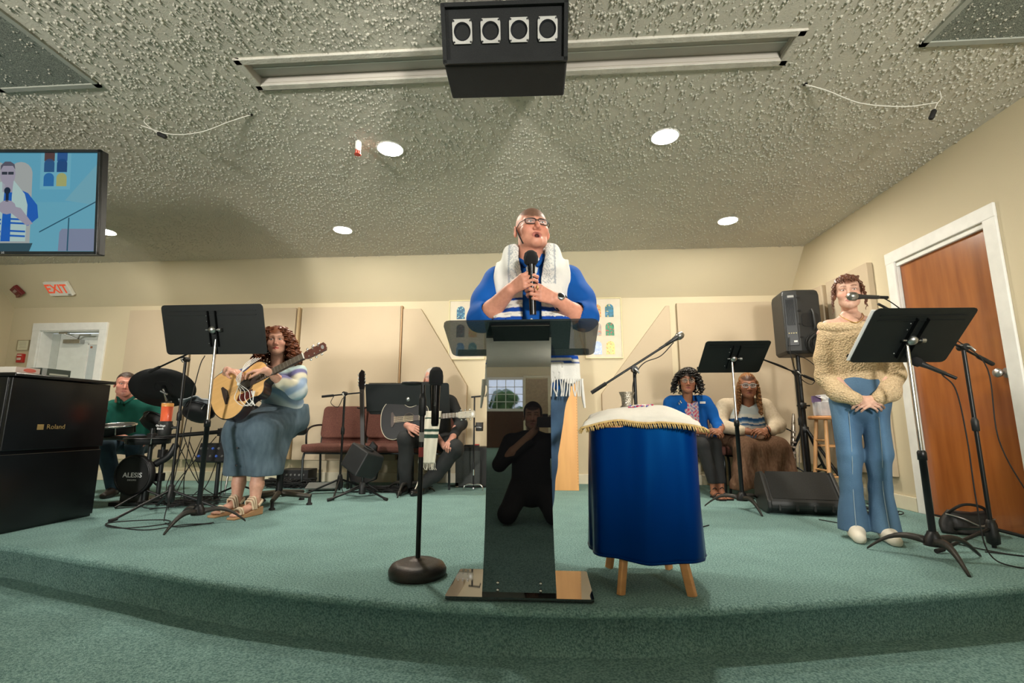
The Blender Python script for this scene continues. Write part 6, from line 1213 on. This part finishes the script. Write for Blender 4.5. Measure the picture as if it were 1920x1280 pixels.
# ---- acoustic guitars
def guitar(name, label, B, N, normal, top, side, black=False, dz=.10):
    """B: bridge, N: nut (world points), normal: out of the soundboard"""
    B, N = Vector(B), Vector(N); ex = (N - B).normalized(); ez = Vector(normal); ez = (ez - ex * ez.dot(ex)).normalized(); ey = ez.cross(ex); t = thing(name, label, 'guitar', B); t.rotation_euler = Matrix((ex, ey, ez)).transposed().to_euler()
    L = (N - B).length; k = L / .645
    half = [(-.135, 0), (-.132, .06), (-.115, .12), (-.075, .175), (-.01, .198), (.055, .185), (.105, .150), (.145, .122), (.185, .118), (.235, .133), (.285, .142), (.325, .128), (.350, .09), (.358, .035)]
    up = [(p.x * k, p.y * k) for p in spline([(a, b, 0) for a, b in half], 3)]; cutw = [(.185, .118), (.225, .130), (.262, .118), (.285, .085), (.300, .045), (.345, .03)]
    lo = [(p.x * k, -p.y * k) for p in spline([(a, b, 0) for a, b in half[:8] + cutw], 3)]; pl = up + lo[::-1][:-1]
    body = MB().prism(pl, dz, (0, 0, -dz / 2 - .002), axis=2).build('body', side, t, .006)
    MB().prism([(x * .985 + .002, y * .985) for x, y in pl], .004, (0, 0, .001), axis=2).build('soundboard', top, t)
    n = len(pl); MB().tube([(x, y, .0) for x, y in pl] + [(*pl[0], 0)], .0035, 6, False).build('binding', flat('binding_black', (.02, .015, .012), .4) if not black else flat('binding_cream', (.55, .5, .38), .4), t)
    fb = mat('fretboard_dark', (.035, .018, .012), .45); MB().prism(ov(.155 * k, 0, .05, .05, 28), .0015, (0, 0, .0045), axis=2).build('soundhole', RUB, t); MB().torus((.155 * k, 0, .0045), .056, .003, 30, 5).build('rosette', fb, t)
    if not black: MB().prism([(.12 * k, -.052), (.20 * k, -.055), (.18 * k, -.11), (.11 * k, -.115), (.06 * k, -.085), (.09 * k, -.045)], .0012, (0, 0, .0046), axis=2).build('pickguard', mat('tortoise_guard', (.10, .015, .012), .2), t)
    MB().prism([(-.012, -.075), (.014, -.03), (.014, .03), (-.012, .075), (-.028, .07), (-.03, 0), (-.028, -.07)], .008, (0, 0, .006), axis=2).build('bridge', fb, t, .002)
    MB().box(((.20 * k + L) / 2, 0, .010), (L - .20 * k, .052, .010)).build('fretboard', fb, t, .001); MB().box(((.33 * k + L) / 2, 0, -.006), (L - .33 * k, .045, .024)).build('neck', mat('neck_wood', (.16, .06, .03), .4) if not black else BPL, t, .006)
    for i in range(1, 15): x = L * (1 - 2 ** (-i / 12)); MB().box((L - x, 0, .0155), (.002, .05, .0015)).build('fret', STEEL, t)
    for i in range(6): MB().tube([(0, (i - 2.5) * .0105, .012), (L, (i - 2.5) * .007, .018)], .0009, 4).build('string', flat('string_brass', (.6, .5, .35), .3, metal=1), t)
    h = MB().prism([(0, -.024), (.02, -.033), (.17, -.036), (.18, -.012), (.175, .0), (.18, .012), (.17, .036), (.02, .033), (0, .024)], .015, (L + .004, 0, -.004), axis=2).build('headstock', mat('headstock_red', (.085, .028, .018), .3) if not black else flat('head_cream', (.40, .36, .28), .4), t, .002)
    MB().box((L, 0, .014), (.005, .048, .008)).build('nut', WHT, t); MB().prism(ov(L + .155, 0, .012, .018, 14), .001, (0, 0, .004), axis=2).build('head_emblem', STEEL, h)
    for s in (-1, 1):
        for i in range(3): MB().ball((L + .04 + i * .045, s * .048, -.006), (.012, .009, .005), 8).build('tuning_peg', CHR, h); MB().cyl((L + .04 + i * .045, s * .022, .0), (L + .04 + i * .045, s * .022, .012), .005, n=8).build('string_post', CHR, h)
    return t
guitar('acoustic_guitar', 'natural top acoustic guitar held by the woman on stool', (-2.375, 3.47, .894), (-1.817, 3.50, 1.183), (-.22, -.95, .10), mat('spruce_top', (.74, .44, .17), .35, c2=(.68, .39, .14), ns=3, stretch=(1, 12, 1), coat=.3), mat('mahogany_dark', (.025, .010, .008), .25, c2=(.045, .014, .010), ns=6, coat=.3))
guitar('black_acoustic_guitar', 'black acoustic guitar with cream binding held by suited man', (-1.50, 4.76, .715), (-.87, 4.78, .76), (-.05, -.98, .15), mat('guitar_black', (.006, .006, .007), .45, spec=.3), mat('guitar_black', (.006, .006, .007), .45, spec=.3), True)
# ---- woman with guitar on a stool
def guitarist():
    sk = (.60, .33, .24); HM = hm((.03, -.14, 1.362), 24, 2, -3, .98)
    H = place(HM, head(sk, (.50, .11, .09), (.16, .07, .04), (.20, .06, .02), lambda x, y, z: np.maximum(z - .068 + np.clip(-y - .03, 0, 1) * .5, y - .01), 0, 1.02, fem=True, neck=.052, smile=.4))
    hk = dict(curl=(20, 34, 24), sz=.93, spread=4)
    A1 = arm_mesh((-.14, -.06, 1.12), (-.29, -.26, 1.035), (-.13, -.50, 1.078), (.05, .042, .028), sk, dict(a=(.93, -.18, -.12), n=(.05, .25, -.95), sgn=-1, **hk))
    A2 = arm_mesh((.18, -.05, 1.12), (.262, -.22, .93), (.17, -.50, 1.075), (.05, .042, .028), sk, dict(a=(-.93, -.12, -.05), n=(-.05, .25, -.95), sgn=1, **hk))
    S = SDF((-.35, -.55, -.01), (.2, .1, .42), .0048)
    for an, to in (((-.145, -.22, 0), (-.185, -.37, 0)), ((.045, -.29, 0), (.01, -.445, 0))):
        an, to = np.array(an), np.array(to); S.chain([an + (0, .02, .38), an + (0, .01, .22), an + (0, 0, .10)], [.050, .048, .036], .02); S.cap(an + (0, -.01, .075), to + (0, .02, .038), .034, .03, .02, flat=((0, 0, 1), 1.2))
        for j in range(5): S.cap(to + ((j - 2) * .013, .0, .034), to + ((j - 2) * .015, -.035 + .005 * abs(j - 2), .028), .0095, .008, .006)
    V, F = S.mesh(); FT = (V, F, tint(V, sk))
    o = person('woman with long auburn curls holding guitar in watercolour top and denim skirt', (-2.25, 3.95, 0), [H, A1, A2, FT, core([[(.03, -.1, 1.25), (.05, .05, 1.0), (.02, .15, .76), (-.1, -.2, .6), (-.145, -.21, .2)], [(.02, .15, .76), (.05, -.25, .6), (.045, -.28, .2)], [(-.14, -.06, 1.1), (.18, -.05, 1.1)]], sk)]); eyes(HM, o, (.06, .07, .08), (-.1, 0))
    S = SDF((-.42, -.5, .72), (.38, .32, 1.22), .0075); S.cap((.03, -.02, 1.03), (.0, .10, .80), .160, .175, .05, flat=((0, 1, 0), 1.3)); S.cap((-.12, -.05, 1.10), (.16, -.04, 1.10), .068, .068, .06); S.cap((.02, -.10, 1.02), (.06, -.10, 1.02), .10, .10, .06)
    S.chain([(-.14, -.06, 1.11), (-.295, -.25, 1.035), (-.235, -.35, 1.05)], [.068, .060, .050], .03); S.chain([(.18, -.05, 1.11), (.268, -.20, .945), (.225, -.35, 1.0)], [.072, .072, .056], .03)
    folds(S, .004, 28, seed=21); S.cut(lambda X, Y, Z: Z - 1.165 + .45 * np.maximum(0, .09 - np.abs(X - .03)) + 0 * Y)
    def wc(V):
        u = V[:, 2] * 16 + .8 * np.sin(V[:, 0] * 14) + .7 * np.sin(V[:, 1] * 17 + 1); C = np.zeros((len(V), 3)); pal = np.array([(.50, .56, .58), (.22, .30, .42), (.55, .52, .40), (.13, .12, .25), (.48, .60, .60), (.58, .54, .28), (.30, .42, .50)]); i = np.floor(u).astype(int); f = np.clip((u - i) * 2.5 - .8, 0, 1)[:, None]; return pal[i % 7] * (1 - f) + pal[(i + 1) % 7] * f
    garment('watercolour_top', S, dyed, o, wc)
    dn = mat('grey_blue_denim', (.090, .135, .175), .9, c2=(.062, .098, .130), ns=16, bump=.35, bs=280, stretch=(2, 2, .6))
    S = SDF((-.40, -.52, .22), (.36, .42, .92), .0075); S.cap((.0, .14, .80), (-.01, .16, .74), .175, .185, .05, flat=((0, 1, 0), 1.05)); S.chain([(-.05, .12, .74), (-.13, -.25, .62)], [.145, .115], .1); S.chain([(.05, .12, .73), (.03, -.27, .62)], [.130, .115], .1)
    S.cap((-.13, -.25, .61), (-.165, -.22, .30), .115, .095, .1); S.cap((.03, -.27, .61), (.055, -.25, .30), .115, .095, .1); S.cap((-.13, -.2, .34), (.08, -.2, .34), .09, .09, .06); S.cap((.05, .0, .64), (.075, -.16, .36), .10, .085, .08)
    S.wrinkle(lambda X, Y, Z: np.clip((.75 - Z) * 1.6, 0, 1) * (.008 * np.sin(X * 34 + Y * 12 + 3 * Z) + .003 * np.sin(X * 80)) + .003 * np.sin(Z * 30 + X * 22)); S.cut(lambda X, Y, Z: np.maximum(.285 - Z, Z - .85) + 0 * X + 0 * Y); sk_ = garment('denim_skirt', S, dn, o)
    pl = [(-.03, -.315, .73), (-.065, -.385, .62), (-.075, -.375, .5), (-.085, -.345, .30)]
    for i, p in enumerate(spline(pl, 3)[::2]): MB().lathe([(.008, 0), (.008, .003), (0, .004)], (p.x, p.y - .004, p.z), 10, rot=(R(80), 0, 0)).build('button', flat('skirt_button', (.05, .045, .05), .4), sk_)
    bei = flat('beige_sandal', (.60, .47, .33), .6); cork = flat('cork_wedge', (.42, .24, .12), .8)
    for an, to in (((-.145, -.22), (-.185, -.37)), ((.045, -.29), (.01, -.445))):
        d = (Vector((*to, 0)) - Vector((*an, 0))).normalized(); Ms_ = Matrix.Translation((an[0], an[1], 0)) @ Matrix((Vector((-d.y, d.x, 0)), d, Vector((0, 0, 1)))).transposed().to_4x4()
        s_ = MB().prism([(-.055, .0), (.21, 0), (.215, .016), (.10, .028), (-.02, .058), (-.055, .06)], .072, axis=0, M=Ms_).build('wedge_sandal', cork, o, .006)
        for y, z in ((.155, .062), (.135, .068)): MB().tube(spline([(-.036, y, .03), (-.02, y, z), (.02, y, z), (.036, y, .03)], 4), .009, 6, M=Ms_).build('toe_strap', bei, s_)
        for y, z in ((.055, .105), (.040, .118), (.025, .130)): MB().tube(spline([(-.037, y - .01, .05), (-.027, y, z), (0, y + .006, z + .006), (.027, y, z), (.037, y - .01, .05)], 4), .0075, 6, M=Ms_).build('instep_strap', bei, s_)
        MB().tube(spline([(-.037, .0, .07), (-.03, -.04, .10), (0, -.052, .105), (.03, -.04, .10), (.037, 0, .07)], 4), .011, 6, M=Ms_).build('heel_strap', bei, s_)
    ah = mat('auburn_curls', (.20, .055, .018), .45, c2=(.085, .022, .008), ns=30); rt = []; r_ = random.Random(14)
    while len(rt) < 240:
        th = r_.uniform(0, 2 * PI); ph = r_.uniform(-.3, 1.5); d = Vector((math.cos(th) * math.cos(ph), math.sin(th) * math.cos(ph), math.sin(ph)))
        if d.y < -.02 and (abs(d.x) < .8 or d.y < -.45): continue
        rt.append(((d.x * .078, d.y * .095 + .012, d.z * .088 + .034), (d.x, max(d.y, .05), d.z)))
    rt += [((q * (.008 + .055 * r_.random()), -.062 + .05 * r_.random(), .112 - .02 * r_.random()), (q, -.1, .12)) for q in (-1, 1) for _ in range(24)]
    strands('long_curls', ah, o, rt, .36, .0078, .017, 6, .88, 15, .62, n=5, taper=.3, M=HM)
    S = SDF((-.12, -.12, -.1), (.12, .15, .16), .006); S.ell((0, .022, .032), (.085, .100, .096), .01); S.cut(lambda X, Y, Z: np.where((Y < -.04) & (Z < .066 - .2 * np.abs(X)), .02, -.02) + 0 * X); V, F = S.mesh(); V, F, _ = place(HM, (V, F, None)); skin_obj('hair_base', V, F, None, ah, o)
    for k in range(3): MB().torus((-.145 - .012 * k, -.475 + .015 * k, 1.075), .031, .004, 18, 5, rot=(0, R(85), R(-30))).build('bracelet', flat('bead_blue', (.15, .3, .4), .3) if k % 2 else CHR, o)
    t = thing('padded_stool', 'black padded stool with star base under guitarist woman', 'stool', (-2.28, 4.13, 0))
    MB().lathe([(0, .58), (.17, .58), (.19, .60), (.192, .645), (.175, .66), (0, .662)], n=28).build('seat', BPL, t); MB().cyl((0, 0, .08), (0, 0, .59), .028).build('post', BLK, t)
    for k in range(5): a = R(-70 + 72 * k); d = Vector((math.cos(a), math.sin(a), 0)); l = MB().tube([d * .03 + Vector((0, 0, .095)), d * .28 + Vector((0, 0, .07))], [.026, .018], 8).build('star_leg', mat('worn_base', (.03, .028, .024), .45, .3, c2=(.07, .055, .035), ns=9), t); MB().lathe([(.024, 0), (.024, .012), (.014, .02), (.012, .07)], d * .27, 12).build('glide', RUB, l)
guitarist()
t = thing('earphones', 'white earphones with tangled cord draped over the guitar', 'earphones', (-2.22, 3.40, 1.05)); we = flat('white_cable', (.78, .77, .74), .4)
for k in range(4): MB().tube(spline([(.03 + .02 * k, .06, .12), (.0 + .012 * k, .0, .05), (.0 - .01 * k, -.03, -.08 + .01 * k), (-.05 + .03 * k, .02, -.13), (-.06 + .04 * k, .02, -.19), (.01 + .03 * k, .02, -.24), (.08, .02, -.20), (.06 + .01 * k, .02, -.13)], 6), .0026, 5).build('cord', we, t)
MB().ball((-.005, -.035, -.085), .012, 8).build('earbud', we, t)
dyn_mic('instrument_microphone', 'black microphone on boom pointing at the guitarist woman', (-2.48, 3.55, 1.24), (.9, .2, .12), .19)
cable('microphone_cable', [(-2.62, 3.52, 1.20), (-2.64, 3.5, 1.1), (-2.66, 3.45, .7), (-2.70, 3.45, .3), (-2.72, 3.42, .02), (-2.6, 3.3, .006), (-2.45, 3.2, .006), (-2.3, 3.35, .006)], 'black cable hanging from the microphone before guitarist woman')
# ---- drummer
def drummer():
    sk = (.60, .27, .20); HM = hm((-.04, -.09, 1.075), 24, 3, 4, 1.0)
    H = place(HM, head(sk, (.45, .16, .14), (.10, .05, .03), (.045, .022, .012), lambda x, y, z: np.maximum(z - .078 + np.clip(-y - .03, 0, 1) * .4, np.minimum(y + .005 + z * .1, z + .02)), 0, 1.03, beard=((.16, .07, .05), .8), neck=.058, smile=.3, lean=.085))
    A1 = arm_mesh((-.20, .03, .84), (-.27, -.03, .60), (.12, -.30, .535), (.055, .046, .031), sk, dict(a=(.9, -.25, -.1), n=(.1, .5, -.8), sgn=-1, curl=(22, 40, 25)))
    A2 = arm_mesh((.19, .03, .84), (.30, -.02, .61), (.30, -.28, .53), (.055, .046, .031), sk, dict(a=(-.55, -.7, -.1), n=(-.3, .4, -.8), sgn=1, curl=(22, 40, 25)))
    o = person('man in green polo shirt seated behind the electronic drums', (-4.28, 4.76, 0), [H, A1, A2, core([[(-.03, 0, .95), (0, .05, .55), (.15, -.3, .45)], [(-.2, .03, .83), (.2, .03, .83)]], sk)], R(18)); eyes(HM, o, (.06, .06, .05), (.2, 0))
    gm = mat('green_polo', (.012, .115, .085), .85, c2=(.009, .085, .064), ns=9, bump=.2, bs=350, spec=.2)
    S = SDF((-.36, -.25, .40), (.4, .26, .99), .0065); S.cap((0, .03, .80), (.01, .06, .52), .180, .185, .05, flat=((0, 1, 0), 1.4)); S.cap((-.17, .03, .845), (.17, .03, .845), .068, .068, .06); S.cap((-.01, .02, .86), (-.03, -.055, .935), .085, .072, .04)
    for q in (-1, 1): S.chain([(q * .19, .03, .84), (q * .275, .0, .66)], [.074, .068], .03)
    folds(S, .004, 28, seed=31); S.cut(lambda X, Y, Z: np.maximum(np.where(np.abs(X) > .2, .665 - Z, -1), Z - .925 + 2.2 * np.maximum(0, .035 - np.abs(X + .03)) * (Y < 0)) + 0 * Y); p_ = garment('green_polo', S, gm, o)
    S = SDF((-.14, -.16, .84), (.12, .12, 1.0), .005)
    for q in (-1, 1): S.chain([(-.03 + q * .072, .0, .955), (-.03 + q * .070, -.07, .945), (-.03 + q * .026, -.142, .885)], [.014, .014, .012], .01)
    garment('collar', S, gm, p_)
    for z in (.85, .81): MB().ball((-.012, -.118, z), .005, 6).build('button', BLK, p_)
    S = SDF((-.32, -.55, .02), (.42, .25, .58), .008); S.cap((-.1, .08, .48), (.1, .08, .48), .12, .12, .04); S.chain([(-.09, .04, .49), (-.02, -.36, .47), (.09, -.33, .08)], [.10, .075, .062], .03); S.chain([(.09, .04, .49), (.22, -.34, .47), (.26, -.30, .08)], [.10, .075, .062], .03); folds(S, .005, 30, seed=33); S.cut(lambda X, Y, Z: .06 - Z + 0 * X + 0 * Y); garment('dark_jeans', S, mat('dark_denim', (.022, .055, .085), .85, c2=(.015, .036, .058), ns=9), o)
    for x in (.09, .26): S = SDF((x - .08, -.6, -.01), (x + .08, -.2, .14), .006); shoe(S, (x, -.30, 0), (x, -.50, 0)); garment('shoe', S, mat('dark_leather', (.02, .014, .01), .4), o)
    S = SDF((-.12, -.12, -.05), (.12, .14, .15), .004); S.ell((0, .016, .038), (.081, .099, .088), .01); S.wrinkle(lambda X, Y, Z: .002 * np.sin(X * 300) * np.sin(Y * 260) + 0 * Z); S.cut(lambda X, Y, Z: np.where((Z < .088 - (Y + .08) * .6) & (Y < .0) | (Z < .0), .02, -.02) + 0 * X); V, F = S.mesh(); V, F, _ = place(HM, (V, F, None)); skin_obj('short_hair', V, F, None, mat('dark_brown_hair', (.04, .02, .011), .6, c2=(.025, .012, .007), ns=80), o)
drummer()
# ---- guitarist in dark suit, mostly behind his music stand
def suit_man():
    sk = (.55, .27, .20); HM = hm((.0, -.06, 1.145), 12, -4, 0, 1.0)
    H = place(HM, head(sk, (.42, .15, .13), (.3, .28, .26), (.42, .40, .37), lambda x, y, z: np.maximum(z - .07 + np.clip(-y - .03, 0, 1) * .5, y - .0), 0, 1.03, neck=.058))
    A1 = arm_mesh((-.19, .03, .90), (-.30, -.05, .66), (-.16, -.38, .66), (.05, .045, .03), sk, dict(a=(.8, -.3, -.3), n=(.2, .8, -.3), sgn=-1, curl=(20, 35, 25)))
    A2 = arm_mesh((.19, .03, .90), (.30, -.03, .68), (.265, -.29, .525), (.05, .045, .03), sk, dict(a=(-.15, -.80, -.45), n=(-.1, .4, -.9), sgn=1, curl=(32, 46, 30)))
    o = person('man in dark suit and striped shawl seated behind wide music stand', (-1.19, 5.10, 0), [H, A1, A2, core([[(0, 0, 1.03), (0, .05, .6), (.2, -.3, .45)], [(-.2, .03, .9), (.2, .03, .9)]], sk)]); eyes(HM, o); glasses(HM, o, STEEL, .026, .017, .0018)
    sm2 = mat('charcoal_suit', (.015, .017, .018), .85, c2=(.010, .011, .012), ns=12, bump=.1, bs=400)
    S = SDF((-.40, -.34, .42), (.40, .24, 1.04), .007); S.cap((0, .04, .88), (0, .06, .56), .18, .19, .05, flat=((0, 1, 0), 1.4)); S.cap((-.17, .03, .91), (.17, .03, .91), .068, .068, .06)
    for q, wr in ((-1, (-.19, -.30, .66)), (1, (.27, -.22, .56))): S.chain([(q * .19, .03, .90), (q * .31, -.03, .68), wr], [.070, .064, .048], .03)
    folds(S, .004, 26, seed=41); S.cut(lambda X, Y, Z: np.where((np.abs(X) < .04) & (Y < .0) & (Z > .55), .02, Z - 1.0) + 0 * X); garment('suit_jacket', S, sm2, o)
    S = SDF((-.12, -.2, .5), (.12, .1, 1.02), .007); S.cap((0, .03, .95), (0, .04, .55), .12, .155, .03, flat=((0, 1, 0), 1.4)); garment('white_shirt', S, WHT, o)
    tie = mat('blue_check_tie', (.03, .10, .35), .7, c2=(.25, .35, .55), ns=160, detail=0); MB().prism([(-.02, .93), (.02, .93), (.045, .62), (.0, .56), (-.045, .62)], .012, (0, -.122, 0), axis=1).build('necktie', tie, o, .003)
    S = SDF((-.34, -.55, .02), (.46, .25, .62), .008); S.cap((-.1, .1, .50), (.1, .1, .50), .125, .125, .04); S.chain([(-.10, .05, .52), (-.19, -.33, .53), (-.19, -.26, .06)], [.105, .080, .062], .03); S.chain([(.10, .05, .50), (.30, -.30, .44)], [.11, .085], .03); S.chain([(.30, -.30, .43), (.12, -.28, .20), (-.02, -.30, .08)], [.085, .07, .055], .03); folds(S, .005, 26, seed=43); S.cut(lambda X, Y, Z: .05 - Z + 0 * X + 0 * Y); garment('suit_trousers', S, sm2, o)
    for a, b in (((-.19, -.24, 0), (-.20, -.44, 0)), ((.0, -.25, 0), (-.07, -.44, 0))): S = SDF((min(a[0], b[0]) - .08, -.54, -.01), (max(a[0], b[0]) + .08, -.12, .14), .006); shoe(S, a, b); garment('black_shoe', S, mat('black_leather', (.008, .008, .008), .3), o)
    # striped shawl end hanging over the lap
    n, m_ = 14, 40; vs = []; 
    for j in range(m_ + 1):
        v = j / m_
        for i in range(n + 1): u = i / n - .5; vs.append((.09 + u * (.15 + .02 * v) - .05 * v, -.345 - .03 * math.sin(v * 2.2) + .010 * math.sin(u * 14 + v * 3), .80 - v * .50))
    mb = MB(); mb.add(vs, [(j * (n + 1) + i, j * (n + 1) + i + 1, (j + 1) * (n + 1) + i + 1, (j + 1) * (n + 1) + i) for j in range(m_) for i in range(n)], True); sw = mb.build('striped_shawl', flat('shawl_cream', (.62, .58, .48), .9), o); s_ = sw.modifiers.new('t', 'SOLIDIFY'); s_.thickness = .006
    gr_ = flat('stripe_green', (.012, .045, .03), .9); sw.data.materials.append(gr_)
    for p in sw.data.polygons:
        j = p.index // n
        if j in (5, 14, 15, 18, 19, 20): p.material_index = 1
    mb = MB()
    for k in range(14): x = -.035 + .16 * k / 13; mb.tube([(x, -.362, .305), (x + random.uniform(-.01, .01), -.364, .26), (x + random.uniform(-.012, .012), -.36, .235)], .0035, 5)
    f_ = mb.build('fringe', flat('shawl_cream', (.62, .58, .48), .9), sw); f_['kind'] = 'stuff'
    MB().tube(spline([(-.02, -.365, .27), (-.03, -.37, .16), (-.06, -.39, .06), (-.10, -.40, .02)], 5), .006, 6).build('tassel', flat('shawl_cream', (.62, .58, .48), .9), sw)
    S = SDF((-.12, -.12, -.1), (.12, .15, .16), .006); S.ell((0, .020, .034), (.082, .100, .092), .01); S.cut(lambda X, Y, Z: np.where((Y < -.03) & (Z < .085), .02, -.02) + 0 * X); V, F = S.mesh(); V, F, _ = place(HM, (V, F, None)); skin_obj('grey_hair', V, F, None, mat('grey_hair', (.42, .40, .37), .7, c2=(.33, .31, .29), ns=60), o)
suit_man()
# ---- kneeling photographer behind the camera, mirrored in the lectern
def photographer():
    sk = (.40, .22, .15); HM = hm((-.02, .0, .93), 0, 0, 0, 1.0); hr = mat('photographer_hair', (.012, .010, .010), .6)
    H = place(HM, head(sk, (.35, .14, .12), (.03, .02, .02), (.012, .01, .01), lambda x, y, z: np.maximum(z - .065 + np.clip(-y - .03, 0, 1) * .5, y - .01), vox=.004)); A = []
    for q in (-1, 1): A.append(arm_mesh((q * .19, .02, .70), (q * .27, -.04, .50), (q * .09 - .13, -.16, .80), (.05, .045, .03), sk, dict(a=(-q * .3, -.3, .9), n=(-q * .9, -.2, -.2), sgn=-q, curl=(30, 45, 30)), vox=.005))
    o = person('kneeling photographer in dark clothes mirrored in the lectern', (-.13, -.34, -.18), [H] + A + [core([[(0, 0, .85), (0, .05, .35), (.15, -.1, .1)], [(-.19, .02, .7), (.19, .02, .7)]], sk)], PI)
    dk = mat('dark_clothes', (.012, .012, .014), .85)
    S = SDF((-.38, -.3, .0), (.38, .45, .84), .012); S.cap((0, .02, .64), (0, .06, .30), .17, .18, .05, flat=((0, 1, 0), 1.3)); S.cap((-.16, .02, .70), (.16, .02, .70), .07, .07, .05)
    for q in (-1, 1): S.chain([(q * .19, .02, .70), (q * .28, -.03, .50), (q * .12 - .11, -.12, .70)], [.07, .06, .045], .03); S.chain([(q * .1, .06, .28), (q * .2, -.14, .10), (q * .18, .25, .07)], [.11, .08, .06], .03)
    S.cut(lambda X, Y, Z: np.maximum(.005 - Z, Z - .80) + 0 * X + 0 * Y); garment('dark_clothes', S, dk, o)
    S = SDF((-.12, -.12, -.1), (.12, .15, .16), .007); S.ell((0, .022, .034), (.086, .104, .098), .01); S.cut(lambda X, Y, Z: np.where((Y < -.04) & (Z < .07), .02, -.02) + 0 * X); V, F = S.mesh(); V, F, _ = place(HM, (V, F, None)); skin_obj('hair', V, F, None, hr, o)
    t = thing('photo_camera', 'black photo camera held by the kneeling photographer', 'camera', (0, -.10, .693)); MB().rbox((0, 0, 0), (.14, .06, .09), .015, axis=1).build('body', BPL, t, .006); MB().box((0, 0, .055), (.05, .05, .03)).build('viewfinder', BPL, t, .006); MB().cyl((.045, .0, .045), (.045, 0, .056), .012).build('shutter_button', STEEL, t)
photographer()
